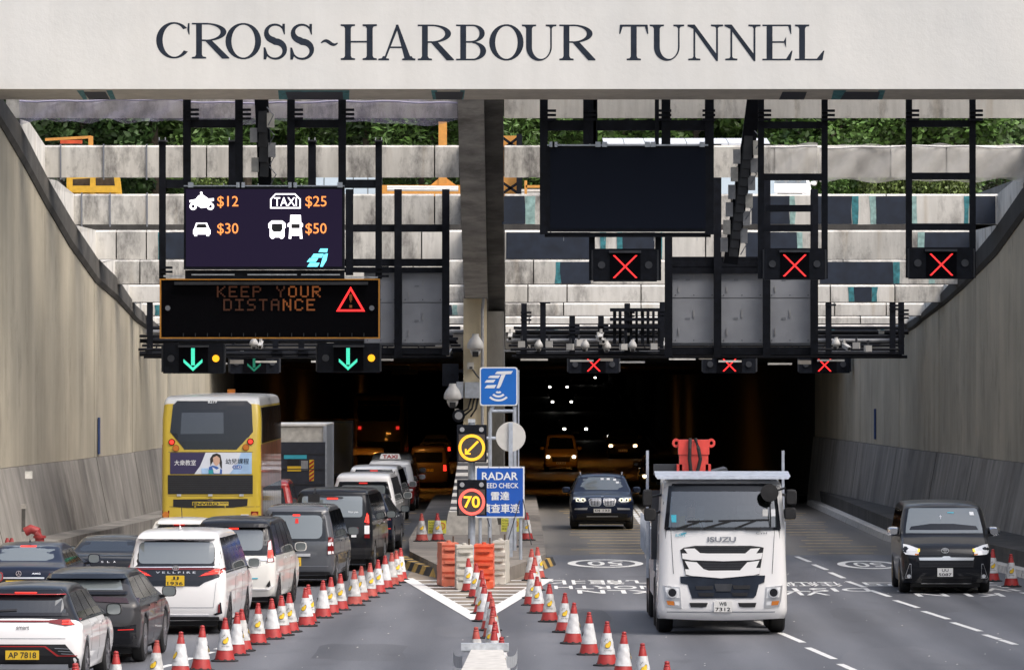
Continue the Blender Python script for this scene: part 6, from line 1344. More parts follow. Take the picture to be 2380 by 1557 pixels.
s.face('chrome_strip', [(-.30, .685), (.32, .685), (.32, .745), (-.30, .745)], 'chrome', .035); s.plate(['AH', '4338'], -.05, .565, .33, .19, 'plate_yellow'); s.face('wiper', [(-.20, 1.02), (.14, 1.0), (.21, .94), (.24, .96), (.16, 1.04), (-.20, 1.05)], 'black', .04); s.face('bumper_gap', [(-.80, .46), (.80, .46), (.80, .472), (-.80, .472)], 'steel_grey', .006); s.face('bumper_low', [(-.78, .27), (.78, .27), (.78, .34), (-.78, .34)], 'black', .012)
# --- black high van
t, s = car('boxvan', 'black van with tall red tail lamps and a square rear mirror', GW(772, 1324), 1.93, 5.3, 1.99, 'car_black', 3.2, None, None, .35, glass='glass_dark')
s.face('rear_window', rr(-.74, .72, 1.30, 1.80, .06), 'glass_light', .012); s.face('high_brake_lamp', [(-.13, 1.73), (.13, 1.73), (.13, 1.765), (-.13, 1.765)], 'brake', .04); s.face('wiper', [(-.44, 1.80), (.25, 1.76), (.26, 1.78), (-.44, 1.84)], 'black', .05)
tail(s, [(.77, .80), (.90, .80), (.88, 1.36), (.83, 1.42)]); s.face('brake_lamp', [(.775, 1.18), (.885, 1.16), (.87, 1.34), (.83, 1.40)], 'brake', .024, True); s.face('tail_lens', [(.775, .90), (.895, .90), (.89, 1.10), (.775, 1.10)], 'lamp_clear', .024, True); s.face('chrome_handle', [(-.16, 1.06), (.26, 1.06), (.26, 1.14), (-.16, 1.14)], 'chrome', .035); s.face('sticker', [(.46, .82), (.58, .82), (.58, .89), (.46, .89)], 'sign_white', .012)
s.txt('Vios yaa', .50, 1.42, .24, .06, 'sign_white', 0); s.face('bumper', [(-.92, .30), (.92, .30), (.92, .56), (-.92, .56)], 'black', .02); s.plate(['TL 6620'], -.30, .94, .45, .13, 'plate_yellow')
m_ = MB().box(-.56, -.28, -.26, -.20, 1.66, 1.86).build('parking_mirror', 'black', t); MB().bar((-.42, .15, 1.97), (-.42, -.22, 1.86), .04, .04).build('parking_mirror_arm', 'black', m_)
# --- navy hatch half hidden behind the black van
t, s = car('suv', 'dark navy car half hidden to the right of the black van', GW(832, 1282), 1.82, 4.5, 1.56, 'car_navy', 3.0, None, None, .34)
s.face('rear_window', [(-.62, 1.06), (.62, 1.06), (.52, 1.40), (-.52, 1.40)], 'glass', .012); s.face('reflector', [(.56, .62), (.86, .63), (.86, .655), (.56, .645)], 'brake_dim', .02, True); tail(s, [(.50, .88), (.86, .86), (.86, 1.0), (.60, .98)]); s.face('bumper', [(-.88, .3), (.88, .3), (.88, .5), (-.88, .5)], 'black', .014)
# --- white minivans farther up
for (x, y, W, H, lab, hd) in ((843, 1254, 1.85, 1.92, 'white minivan with dark tailgate glass behind the navy car', 2.4), (868, 1212, 1.80, 1.80, 'white minivan with bright right tail lamp nearing the tunnel mouth', 2.2)):
    t, s = car('minivan', lab, GW(x, y), W, 4.9, H, 'car_white', hd, None, None, .34, glass='glass_dark')
    s.face('rear_glass', [(-.86, 1.02), (.86, 1.02), (.68, 1.66), (-.68, 1.66)], 'glass_dark', .008); s.face('rear_window', rr(-.62, .62, 1.16, 1.56, .08), 'glass_light', .014); s.face('high_brake_lamp', [(-.12, 1.60), (.12, 1.60), (.12, 1.64), (-.12, 1.64)], 'brake_dim', .03)
    if y > 1230: tail(s, [(.40, .92), (.86, .95), (.86, 1.08), (.55, 1.06)])
    else: tail(s, [(.62, .74), (.86, .80), (.85, 1.14), (.74, 1.16)], lit=[(.74, .92), (.84, .94), (.83, 1.12), (.76, 1.12)])
    s.plate(['KP 552'], 0, .78, .5, .13, 'plate_yellow')
def taxi(lab, rear, hd, sign=True):
    t, s = car('minivan', lab, rear, 1.69, 4.4, 1.75, 'taxi_red', hd, 'car_silver' if sign else None, 1.03, .31, cat='taxi', name='taxi')
    s.face('rear_window', [(-.62, 1.06), (.62, 1.06), (.54, 1.50), (-.54, 1.50)], 'glass', .012); tail(s, [(.66, .66), (.80, .68), (.78, 1.02), (.68, 1.02)], lit=[(.68, .88), (.78, .88), (.77, .99), (.69, .99)]); s.face('tail_lens', [(.67, .68), (.79, .69), (.79, .76), (.67, .76)], 'lamp_clear', .024, True); s.plate(['NR 407'], 0, .80, .45, .13, 'plate_yellow'); s.face('bumper', [(-.8, .27), (.8, .27), (.8, .45), (-.8, .45)], 'black', .014)
    if sign:
        o = MB().prism([(-.36, 1.755), (.36, 1.755), (.30, 1.93), (-.30, 1.93)], .55, .75).build('roof_sign', 'plate_white', t); text('lettering', 'TAXI', (0, .55, 1.84), .5, .12, 'taxi_red', o, .03, off=.005)
    return t
taxi('red and silver taxi with a lit white roof sign in the queue', G(905, 1188), 1.5)
taxi('red taxi mostly hidden ahead of the yellow bus', Vector((WX(612, 168), 168, 0)), .5, False)
t, s = car('minivan', 'white people mover entering the left bore behind the taxi', GW(911, 1170), 1.72, 4.6, 1.82, 'car_white', .8, None, None, .33); s.face('rear_glass', rr(-.70, .70, 1.02, 1.60, .1), 'glass', .01); tail(s, [(.66, .70), (.82, .72), (.80, 1.06), (.70, 1.06)]); s.plate(['PM 220'], 0, .8, .5, .13, 'plate_yellow')

# --- yellow double-deck bus seen from behind
BD = 150.8; BS = K/BD
t = thing('double_deck_bus', 'yellow double-deck bus seen from behind beside the left wall', 'bus', (WX(491, BD), BD, 0), -R(.3))
bw = [(.2, .985), (1.0, 1.0), (3.6, .995), (4.0, .965), (4.2, .92)]
s = Shell([(.06, .32), (0, .55), (0, 1.3), (.015, 2.3), (.05, 2.9), (.13, 3.5), (.22, 3.95), (.30, 4.10), (.55, 4.18), (1.5, 4.2), (6, 4.2), (11, 4.2), (11.6, 4.1), (11.8, 3.6), (11.9, 2), (11.9, .4)], bw, 2.5, .32, (3.0, 9.3), .48, rend=.14, rroof=.10, crown=.05, smooth=1)
s.build(t, 'bus_yellow', 'bus_white', 3.93)
def BP(x, y): return ((348.6+x*.2425-491)/BS, (1306-(871.5+y*.2425))/BS)
def bface(nm, pts, mat, off=.01, par=None): return s.face(nm, [BP(*p) for p in pts], mat, off, False, par, .2)
bface('upper_window', [(215, 285), (255, 248), (925, 248), (970, 285), (985, 545), (830, 712), (330, 712), (190, 545)], 'glass_dark', .012)
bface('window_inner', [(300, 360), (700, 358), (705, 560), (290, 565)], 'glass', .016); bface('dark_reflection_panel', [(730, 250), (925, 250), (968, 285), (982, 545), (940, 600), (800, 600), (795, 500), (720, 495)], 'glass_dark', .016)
for x, y, m_ in ((207, 642, 'brake'), (962, 637, 'brake'), (247, 700, 'lamp_amber'), (918, 692, 'lamp_amber')):
    cx, cz = BP(x, y); yy = s.near_y(cx, cz); MB().lathe([(.085, 0), (.085, .05)], 18, (cx, yy-.035, cz), 'Y').build('lamp_bezel', 'lamp_red_off', t); MB().lathe([(.055 if m_ == 'brake' else .075, 0), (.055, .03)], 16, (cx, yy-.05, cz), 'Y').build('lamp', m_, t)
ad = bface('advert_panel', [(192, 742), (975, 742), (975, 947), (192, 947)], 'ad_white', .012)
bface('advert_print', [(192, 742), (532, 742), (510, 800), (480, 870), (425, 947), (192, 947)], 'ad_purple', .016, ad); bface('advert_print', [(870, 742), (975, 742), (975, 947), (760, 947), (840, 850)], 'ad_sky', .016, ad)
bface('advert_print', [(565, 880), (600, 865), (640, 875), (690, 905), (690, 947), (560, 947)], 'ad_blue', .017, ad); bface('advert_print', [(598, 880), (640, 905), (675, 880), (668, 940), (612, 940)], 'ad_white', .019, ad)
bface('advert_print', [(575, 800), (600, 760), (640, 748), (675, 765), (690, 830), (690, 900), (675, 880), (665, 840), (600, 830), (580, 870)], 'hair', .020, ad); bface('advert_print', [(603, 790), (640, 772), (668, 795), (670, 830), (655, 858), (636, 868), (618, 856), (606, 830)], 'skin', .023, ad)
bface('advert_print', [(490, 893), (560, 890), (560, 947), (497, 947)], 'ad_sky', .024, ad); bface('advert_print', [(560, 908), (608, 908), (605, 947), (562, 947)], 'ad_teal', .024, ad)
def btxt(st, x0, x1, y0, y1, mat, bold=.012, par=None, off=.022):
    a, b = BP(x0, y1), BP(x1, y0); s.txt(st, (a[0]+b[0])/2, (a[1]+b[1])/2, b[0]-a[0], b[1]-a[1], mat, bold, 'lettering', off, par or t)
btxt('大衆教室', 232, 440, 812, 866, 'sign_white', .004, ad); btxt('幼兒課程', 725, 948, 798, 852, 'letter', .004, ad); bface('advert_print', [(800, 862), (872, 862), (884, 880), (872, 900), (800, 900), (788, 880)], 'ad_blue', .02, ad); btxt('K1-K3', 802, 872, 868, 894, 'sign_white', .01, ad, .025)
bface('engine_grille', [(170, 957), (985, 957), (985, 1138), (170, 1140)], 'black', .012)
for k in range(9): bface('grille_slat', [(180, 972+k*18), (975, 972+k*18), (975, 976+k*18), (180, 976+k*18)], 'steel_dark', .02)
for x in (278, 578, 877): bface('hinge', [(x-20, 1140), (x+20, 1140), (x+20, 1160), (x-20, 1160)], 'zinc', .03)
bface('lower_slot', [(222, 1190), (937, 1184), (932, 1250), (800, 1268), (360, 1270), (222, 1262)], 'black', .012); np_ = bface('name_plate', [(405, 1212), (752, 1212), (752, 1250), (405, 1250)], 'bus_yellow', .02); btxt('ENVIRO', 412, 658, 1217, 1246, 'print_black', .02, np_, .027); btxt('500', 668, 745, 1217, 1231, 'print_black', .01, np_, .027)
for x in (432, 721): bface('bracket', [(x-4, 1250), (x+4, 1250), (x+4, 1275), (x-4, 1275)], 'bus_yellow', .02)
bface('badge', [(552, 1186), (580, 1178), (606, 1186), (606, 1205), (580, 1212), (552, 1205)], 'bark', .024)
for x, y in ((150, 1337), (1003, 1345)):
    bface('tail_lamp', [(x-36, y-40), (x+36, y-40), (x+30, y+45), (x-30, y+45)], 'lamp_red_off', .02); cx, cz = BP(x, y); MB().lathe([(.08, 0), (.08, .03)], 16, (cx, s.near_y(cx, cz)-.045, cz), 'Y').build('lamp', 'lamp_amber', t)
st_ = bface('sticker', [(870, 1334), (946, 1334), (946, 1388), (870, 1388)], 'sign_white', .014); bface('sticker_print', [(885, 1380), (900, 1362), (912, 1350), (918, 1342), (922, 1346), (912, 1358), (898, 1376), (893, 1384)], 'taxi_red', .018, st_)
btxt('Citybus', 585, 780, 1372, 1420, 'print_black', 0); btxt('8279', 550, 636, 242, 270, 'sign_white', .01)
for y in (735, 1153, 1258): bface('panel_gap', [(175 if y != 1258 else 110, y), (985 if y != 1258 else 1050, y), (985 if y != 1258 else 1050, y+4), (175 if y != 1258 else 110, y+4)], 'bark', .004)
s.side('side_panel', [(.25, .5), (11.6, .5), (11.6, 2.95), (.2, 2.95)], 'bus_side', .004)
for k in range(9): s.side('upper_window', [(.55+k*1.22, 2.98), (1.72+k*1.22, 2.98), (1.72+k*1.22, 3.88), (.62+k*1.22, 3.88)], 'glass', .008)
for k in range(8): s.side('lower_window', [(1.0+k*1.3, 1.05), (2.25+k*1.3, 1.05), (2.25+k*1.3, 1.85), (1.0+k*1.3, 1.85)], 'glass', .010)
for y in (3.0, 9.3):
    for sg_ in (-1, 1): add_wheel(t, sg_*1.08, y, .48, .30, 'rim', 8, sg_)
MB().box(-.1, .1, 9.6, 9.9, 4.2, 4.3).build('roof_beacon', 'lamp_amber', t); MB().box(-1.0, 1.0, .6, 11, .25, .6).build('underbody', 'black', t)

# --- box lorry ahead of the bus
d = 178.0; t = thing('box_lorry', 'box lorry with dark tail lift and striped marker ahead of the bus', 'lorry', (-6.62, d, 0), -R(.5))
MB().box(-1.1, 1.1, .02, 5.6, .95, 3.13).build('box_body', 'white_dirty', t); MB().box(-1.08, 1.08, -.05, .015, .75, 2.66).build('tail_lift', 'gate_navy', t)
for k in range(4): MB().box(-1.05, 1.05, -.07, -.052, .95+k*.45, .97+k*.45).build('lift_rib', 'steel_dark', t)
MB().box(1.02, 1.12, -.03, 5.6, .9, 3.16).build('corner_post', 'galv', t); MB().box(-1.12, 1.12, -.03, 5.6, 3.135, 3.19).build('roof_rail', 'white_plastic', t)
def lp(x, y): return (WX(x, d)+6.62, WZ(y, d))
def lq(nm, x0, x1, y0, y1, m_, off): a, b = lp(x0, y1), lp(x1, y0); return MB().box(a[0], b[0], -.05-off, -.045, a[1], b[1]).build(nm, m_, t)
lq('cyan_panel', 660, 713, 1057, 1066, 'cyan_print', .012); lq('notice', 668, 696, 1068, 1080, 'black', .014); lq('yellow_label', 668, 700, 1083, 1095, 'plate_yellow', .014); lq('mud_plate', 700, 716, 1070, 1092, 'pipe_grey', .012)
mk = lq('marker_board', 719, 730, 1068, 1117, 'plate_yellow', .012)
for k in range(5): MB().prism([lp(719.3, 1076+k*9.5), lp(729.7, 1068.5+k*9.5), lp(729.7, 1073.5+k*9.5), lp(719.3, 1081+k*9.5)], -.066, -.06).build('marker_stripe', 'taxi_red', mk)
for sg_ in (-1, 1): add_wheel(t, sg_*.85, 1.2, .42, .4, 'rim_dark', 6, sg_); MB().box(sg_*.85-.2, sg_*.85+.2, -.06, -.02, .62, .74).build('tail_lamp', 'lamp_red_off', t)
MB().box(-.5, .5, .1, 5.5, .5, .94).build('chassis', 'black', t)
cb = MB().box(-1.0, 1.0, 5.8, 7.4, .45, 2.5).build('cab', 'car_white', t); [add_wheel(t, sg_*.85, 6.6, .42, .25, 'rim_dark', 6, sg_) for sg_ in (-1, 1)]

# ------------------------------------------------------------------ oncoming vehicles (front towards the camera)
def emblem3(s, cx, cz, k=1.0):
    yy = s.near_y(cx, cz)-.035
    for rx, rz, dz in ((.085, .058, 0), (.028, .054, 0), (.058, .020, .016)): MB().ring(cx, cz+dz*k, rx*k, rz*k, (rx-.014)*k, (rz-.012)*k, yy, yy+.02, n=24).build('emblem', 'chrome', s.parent)
# --- blue suv
wp = G(1400, 1229); fy = wp.y-.87
t = thing('suv', 'dark blue suv with twin kidney grille driving out of the right bore', 'car', (WX(1400, fy), fy, 0), 0, 'oncoming vehicles')
s = Shell([(.16, .27), (.05, .38), (0, .58), (.02, .80), (.09, .93), (.32, 1.01), (.8, 1.06), (1.3, 1.12), (1.45, 1.16), (2.15, 1.53), (2.4, 1.61), (3.0, 1.66), (4.0, 1.60), (4.4, 1.38), (4.65, 1.0), (4.72, .7), (4.65, .35)], [(.2, .92), (.5, .985), (.75, 1.0), (1.05, .98), (1.3, .86), (1.6, .73)], 1.89, .24, (.87, 3.73), .37, rend=.22, crown=.10)
s.build(t, 'car_blue')
s.face('windscreen', [(-.74, 1.17), (.74, 1.17), (.70, 1.30), (.60, 1.54), (-.60, 1.54), (-.70, 1.30)], 'glass_light', .012)
for a in ((-.02, -.12, 1.46), (.16, .02, 1.46), (.36, .02, 1.44), (.44, 0, 1.36)): s.face('sticker', [(a[0], a[2]), (a[0]+.09, a[2]), (a[0]+.09, a[2]+.055), (a[0], a[2]+.055)], 'sign_white', .018)
for sg_ in (-1, 1):
    kd = [(sg_*x, z) for x, z in ((.03, .93), (.06, .96), (.36, .95), (.41, .91), (.38, .74), (.33, .71), (.10, .71), (.04, .76))]
    s.face('grille_frame', kd, 'chrome', .02); c = (sg_*.22, .835); s.face('grille', [(c[0]+(x-c[0])*.90, c[1]+(z-c[1])*.86) for x, z in kd], 'black', .028)
    for k in range(7): x = sg_*(.08+k*.045); s.face('grille_bar', [(x-.008, .735), (x+.008, .735), (x+.008, .935), (x-.008, .935)], 'chrome', .034)
s.face('headlamp', [(.48, .88), (.56, .82), (.80, .84), (.88, .90), (.86, .97), (.52, .95)], 'lamp_clear', .018, True)
for sg_ in (-1, 1):
    for x in (.58, .73): yy = s.near_y(x, .895)-.035; MB().ring(sg_*x, .895, .064, .055, .042, .034, yy, yy+.02, n=20).build('light_ring', 'halo', t); MB().lathe([(.03, 0), (.03, .02)], 10, (sg_*x, yy, .895), 'Y').build('lamp_lens', 'black_gloss', t)
s.face('indicator', [(.81, .86), (.86, .88), (.86, .93), (.82, .93)], 'indicator', .024); s.face('bumper_low', [(-.86, .28), (.86, .28), (.86, .46), (.5, .50), (-.5, .50), (-.86, .46)], 'black', .014)
s.face('bumper_trim', [(.46, .60), (.84, .60), (.82, .645), (.44, .665)], 'silver', .022, True); s.face('skid_trim', [(-.48, .385), (.48, .385), (.46, .41), (-.46, .41)], 'silver', .024); s.plate(['DJ 133'], 0, .575, .52, .115, 'plate_white')
mirrors(t, 1.89, 1.75, 1.16, 'car_blue', -1); s.face('bonnet_badge', [(-.04, .985), (.04, .985), (.04, 1.0), (-.04, 1.0)], 'silver', .02)
for sg_ in (-1, 1): MB().tube([(sg_*.62, 2.3, 1.60), (sg_*.64, 2.5, 1.68), (sg_*.64, 3.9, 1.65)], .02, 6).build('roof_rail', 'silver', t)
s.side('side_window', [(1.75, 1.12), (3.9, 1.12), (3.8, 1.45), (2.3, 1.47)], 'glass', .006)
for y in (.87, 3.73):
    for sg_ in (-1, 1): add_wheel(t, sg_*.82, y, .37, .24, 'rim', 5, sg_)
MB().box(-.7, .7, .5, 4.3, .15, .5).build('underbody', 'black', t)
# --- black van with gold wheels
wp = G(2197, 1376); fy = wp.y-1.1
t = thing('van', 'black van with chrome grille bar and gold wheels in the right lane', 'van', (WX(2200, fy), fy, 0), -R(1.0), 'oncoming vehicles')
s = Shell([(.14, .22), (.04, .32), (0, .50), (.01, .70), (.03, .88), (.12, 1.02), (.42, 1.14), (.72, 1.24), (.80, 1.30), (1.42, 1.80), (1.60, 1.90), (2.1, 1.95), (4.8, 1.97), (5.15, 1.88), (5.28, 1.3), (5.3, .6), (5.22, .26)], [(.2, .95), (.5, .985), (.8, 1.0), (1.2, .99), (1.6, .93), (1.88, .86)], 1.95, .21, (1.1, 4.3), .36, rend=.19, crown=.08, rroof=.10)
s.build(t, 'car_black')
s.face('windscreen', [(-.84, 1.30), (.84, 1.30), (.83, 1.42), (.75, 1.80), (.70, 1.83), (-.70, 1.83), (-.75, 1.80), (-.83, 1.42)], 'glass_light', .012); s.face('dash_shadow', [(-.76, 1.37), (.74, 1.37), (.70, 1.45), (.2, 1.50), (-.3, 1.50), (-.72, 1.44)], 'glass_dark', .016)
s.face('sticker', [(.58, 1.68), (.67, 1.68), (.66, 1.75), (.57, 1.75)], 'sign_white', .02); s.face('toll_tag', [(.09, 1.725), (.23, 1.725), (.23, 1.745), (.09, 1.745)], 'cyan_print', .02); s.face('hanging_cross', [(-.075, 1.60), (-.06, 1.60), (-.06, 1.68), (-.075, 1.68)], 'silver', .02); s.face('hanging_cross', [(-.095, 1.645), (-.04, 1.645), (-.04, 1.658), (-.095, 1.658)], 'silver', .022)
s.face('headlamp', [(.60, .88), (.64, .84), (.88, .86), (.93, .92), (.92, 1.08), (.80, 1.06), (.58, .98)], 'lamp_clear', .018, True); s.face('indicator', [(.575, .92), (.63, .91), (.61, .985), (.57, .985)], 'indicator', .024, True); s.face('side_marker', [(.60, .845), (.68, .85), (.68, .88), (.60, .875)], 'lamp_amber', .026, True)
s.face('chrome_bar', [(-.58, .735), (.58, .735), (.60, .795), (.10, .80), (.06, .825), (-.06, .825), (-.10, .80), (-.60, .795)], 'chrome', .035); s.face('grille', [(-.58, .58), (.58, .58), (.60, .73), (-.60, .73)], 'black', .012)
for k in range(4): s.face('grille_bar', [(-.57, .60+k*.035), (.57, .60+k*.035), (.57, .61+k*.035), (-.57, .61+k*.035)], 'steel_dark', .024)
s.face('grille_low', [(-.54, .24), (.54, .24), (.56, .38), (-.56, .38)], 'black', .012)
for k in range(3): s.face('grille_bar', [(-.53, .265+k*.038), (.53, .265+k*.038), (.53, .275+k*.038), (-.53, .275+k*.038)], 'steel_dark', .024)
s.face('lower_trim', [(-.54, .222), (.54, .222), (.54, .232), (-.54, .232)], 'silver', .03)
for p in ([(.75, .34), (.88, .34), (.90, .36), (.80, .66), (.76, .66)],):
    s.face('fog_bezel', p, 'silver', .018, True); c = (.81, .47); s.face('fog_recess', [(c[0]+(x-c[0])*.84, c[1]+(z-c[1])*.92) for x, z in p], 'black_gloss', .024, True); s.face('fog_lamp', rr(.765, .855, .35, .43, .04), 'lamp_clear', .030, True)
s.plate(['UU', '5087'], -.03, .475, .335, .185, 'plate_white'); emblem3(s, -.03, .945, 1.0); mirrors(t, 1.95, 1.15, 1.33, 'chrome_mirror', -1, s=1.1)
s.face('bonnet_line', [(-.58, .865), (.58, .865), (.58, .872), (-.58, .872)], 'steel_dark', .01)
s.side('side_window', [(1.25, 1.25), (2.0, 1.25), (2.0, 1.75), (1.62, 1.75)], 'glass_dark'); s.side('side_window', [(2.05, 1.25), (3.5, 1.25), (3.5, 1.76), (2.05, 1.76)], 'glass_dark'); s.side('side_window', [(3.55, 1.25), (5.0, 1.25), (4.95, 1.76), (3.55, 1.76)], 'glass_dark')
for y in (1.1, 4.3):
    for sg_ in (-1, 1): add_wheel(t, sg_*.86, y, .36, .24, 'rim_gold', 8, sg_)
MB().box(-.75, .75, .5, 4.9, .14, .5).build('underbody', 'black', t)
# --- white lorry with red crane
wp = G(1680, 1468); fy = wp.y-1.38; TS = K/fy
lorry = t = thing('crane_lorry', 'white lorry with red folded crane behind its cab', 'lorry', (WX(1680, fy), fy, 0), 0, 'oncoming vehicles')
s = Shell([(.12, .27), (.03, .36), (0, .50), (0, .75), (.02, 1.02), (.04, 1.30), (.06, 1.60), (.08, 1.90), (.085, 1.965), (.13, 2.25), (.19, 2.55), (.235, 2.755), (.26, 2.80), (.34, 2.87), (.6, 2.90), (1.9, 2.90), (2.05, 2.75), (2.1, 1.5), (2.1, .75)], [(.2, .985), (.6, 1.0), (1.0, .99), (1.4, .975), (1.95, .965), (2.5, .935), (2.85, .90)], 2.40, .27, (1.38,), .50, rend=.20, crown=.07, smooth=0, rroof=.12)
_norm = s.norm
cabs = s.build(t, 'truck_white'); body = cabs[0]
# open the windscreen in the cab shell
bm = bmesh.new(); bm.from_mesh(body.data); dl = []
for f in bm.faces:
    c = f.calc_center_median()
    if c.y < .55 and 1.97 < c.z < 2.75 and abs(c.x) < .97: dl.append(f)
bmesh.ops.delete(bm, geom=dl, context='FACES'); bm.to_mesh(body.data); bm.free()
s.face('windscreen', [(-1.03, 1.98), (1.03, 1.98), (1.0, 2.2), (.94, 2.72), (-.94, 2.72), (-1.0, 2.2)], 'windscreen', .012)
for nm, p in (('screen_edge', [(-1.07, 1.93), (1.07, 1.93), (1.03, 1.985), (-1.03, 1.985)]), ('screen_edge', [(-.98, 2.64), (.98, 2.64), (.92, 2.78), (-.92, 2.78)])): s.face(nm, p, 'black_gloss', .018)
s.face('screen_edge', [(1.0, 1.96), (1.075, 1.95), (.99, 2.74), (.93, 2.74)], 'black_gloss', .018, True)
MB().box(-1.05, 1.05, .15, .62, 1.60, 1.95).build('dashboard', 'steel_dark', t); MB().box(-1.1, 1.1, 1.75, 1.85, 1.2, 2.85).build('cab_back', 'interior_grey', t); MB().box(-1.1, 1.1, .2, 1.8, .9, 1.2).build('cab_floor', 'black', t)
for x in (-.55, .55): MB().box(x-.25, x+.25, 1.25, 1.45, 1.5, 2.35).build('seat', 'pipe_grey', t)
MB().ring(-.55, 1.95, .21, .21, .185, .185, .62, .645, n=24).build('steering_wheel', 'black', t)
# painted front details; TP turns measured bearings of the lorry front into metres
def TP(x, y): return ((1481.6+x*.3134-1680)/TS, (1468+5-(999.3+y*.3134))/TS)
def tf(nm, pts, mat, off=.012, par=None): return s.face(nm, [TP(*p) for p in pts], mat, off, False, par, .15)
gp = tf('grille_surround', [(318, 880), (345, 862), (430, 848), (840, 848), (905, 855), (938, 862), (905, 1062), (640, 1085), (600, 1085), (358, 1068)], 'black', .012)
tf('grille_bar', [(345, 870), (425, 868), (465, 902), (520, 905), (800, 905), (840, 870), (910, 865), (882, 905), (930, 900), (920, 945), (860, 955), (640, 962), (400, 955), (335, 945), (330, 905), (372, 905)], 'truck_white', .03)
tf('grille_bar', [(352, 962), (440, 970), (490, 1020), (530, 1032), (760, 1030), (815, 970), (905, 958), (880, 1012), (912, 1012), (905, 1055), (860, 1066), (620, 1088), (400, 1070), (358, 1060), (355, 1022), (385, 1022)], 'truck_white', .03)
for k in range(3): tf('grille_slat', [(465, 860+k*14), (800, 860+k*14), (795, 865+k*14), (470, 865+k*14)], 'steel_dark', .022); tf('grille_slat', [(480, 978+k*17), (790, 978+k*17), (785, 984+k*17), (485, 984+k*17)], 'steel_dark', .022)
tf('bumper_grille', [(318, 1075), (948, 1068), (942, 1118), (900, 1135), (880, 1215), (860, 1235), (405, 1238), (372, 1135), (320, 1125)], 'letter', .014)
for a in ((430, 1145, 565, 1172), (705, 1140, 840, 1168), (450, 1195, 570, 1222), (700, 1195, 820, 1220)): tf('bumper_slot', [(a[0], a[1]), (a[2], a[1]), (a[2]-8, a[3]), (a[0]+8, a[3])], 'black', .024)
tf('centre_boss', [(570, 1130), (705, 1130), (690, 1185), (585, 1185)], 'steel_dark', .03)
for m_ in (0, 1):
    fx = (lambda x: 1268-x) if m_ else (lambda x: x)
    hp = tf('headlamp_bezel', [(fx(190), 1142), (fx(315), 1155), (fx(328), 1310), (fx(215), 1300), (fx(202), 1250)], 'silver', .016)
    tf('headlamp', [(fx(205), 1155), (fx(308), 1165), (fx(312), 1235), (fx(215), 1230)], 'lamp_clear', .024, hp); a = TP(fx(258), 1195); yy = s.near_y(a[0], a[1]); MB().lathe([(.075, 0), (.075, .03)], 16, (a[0], yy-.05, a[1]), 'Y').build('headlamp_lens', 'black_gloss', hp); MB().ring(a[0], a[1], .095, .095, .075, .075, yy-.055, yy-.02, n=20).build('headlamp_ring', 'chrome', hp)
    tf('indicator', [(fx(215), 1255), (fx(270), 1258), (fx(275), 1290), (fx(225), 1285)], 'lamp_amber', .024, hp); tf('fog_lamp', [(fx(275), 1260), (fx(310), 1262), (fx(312), 1290), (fx(280), 1288)], 'lamp_clear', .024, hp)
    tf('bumper_vent', [(fx(386), 1270), (fx(522), 1270), (fx(512), 1298), (fx(480), 1304), (fx(395), 1302)], 'black', .014)
    tf('step_grip', [(fx(350), 718), (fx(465), 714), (fx(465), 728), (fx(350), 732)], 'black', .05); tf('panel_gap', [(fx(247), 725), (fx(250), 725), (fx(270), 1055), (fx(266), 1055)], 'steel_dark', .006)
tf('bumper_lip', [(160, 1335), (1105, 1335), (1105, 1342), (160, 1342)], 'steel_grey', .006)
s.plate(['WB', '7312'], 0, TP(0, 1298)[1], .33, .20, 'plate_white')
def ttxt(st, x0, x1, y0, y1, mat, bold=.015, off=.02): a, b = TP(x0, y1), TP(x1, y0); s.txt(st, (a[0]+b[0])/2, (a[1]+b[1])/2, b[0]-a[0], b[1]-a[1], mat, bold, 'lettering', off)
ttxt('ISUZU', 520, 732, 782, 820, 'steel_grey', .03); ttxt('CYH', 880, 962, 746, 762, 'steel_grey', .01); ttxt('EURO 6', 284, 355, 762, 780, 'cyan_print', .01); tf('swoosh', [(320, 758), (368, 748), (362, 758), (330, 768)], 'cyan_print', .012)
for x0, y0, x1, y1 in ((290, 722, 460, 668), (490, 720, 690, 664), (725, 718, 880, 660)):
    a, b = TP(x0, y0), TP(x1, y1); MB().bar((a[0], s.near_y(a[0], a[1])-.05, a[1]), (b[0], s.near_y(b[0], b[1])-.05, b[1]), .03, .03).build('wiper', 'black', t); MB().bar((b[0]-.22, s.near_y(b[0]-.22, b[1])-.04, b[1]+.0), (b[0]+.25, s.near_y(b[0]+.2, b[1])-.04, b[1]+.01), .012, .03).build('wiper_blade', 'black', t)
for x, y, m_ in ((930, 578, 'white_plastic'), (985, 578, 'lamp_clear'), (255, 615, 'cyan_print')): a = TP(x, y); tf('permit', [(x, y), (x+40, y), (x+40, y+52), (x, y+52)], m_, .022) if x > 300 else tf('permit', [(250, 620), (290, 620), (290, 675), (255, 675)], m_, .022)
for x, y, w_, h_ in ((76, 495, 36, 65), (95, 618, 46, 48), (1142, 491, 42, 60), (1134, 610, 45, 45)):
    a = TP(x, y); X0 = a[0]; o = MB(); ww, hh = w_*.3134/TS, h_*.3134/TS
    vs = []
    for yy, k in ((.05, .8), (.10, 1.0), (.22, 1.0), (.26, .85)):
        for q in range(12): an = 2*math.pi*q/12; ca, sa = math.cos(an), math.sin(an); vs.append((X0+ww*k*math.copysign(abs(ca)**.45, ca), yy, a[1]+hh*k*math.copysign(abs(sa)**.45, sa)))
    o = o.add(vs, [(i*12+q, i*12+(q+1) % 12, i*12+12+(q+1) % 12, i*12+12+q) for i in range(3) for q in range(12)]+[tuple(range(11, -1, -1)), tuple(range(36, 48))]).build('mirror', 'rubber', t, True); MB().bar((X0, .2, a[1]), (math.copysign(1.12, X0), .5, a[1]+.05), .04, .04).build('mirror_arm', 'black', o)
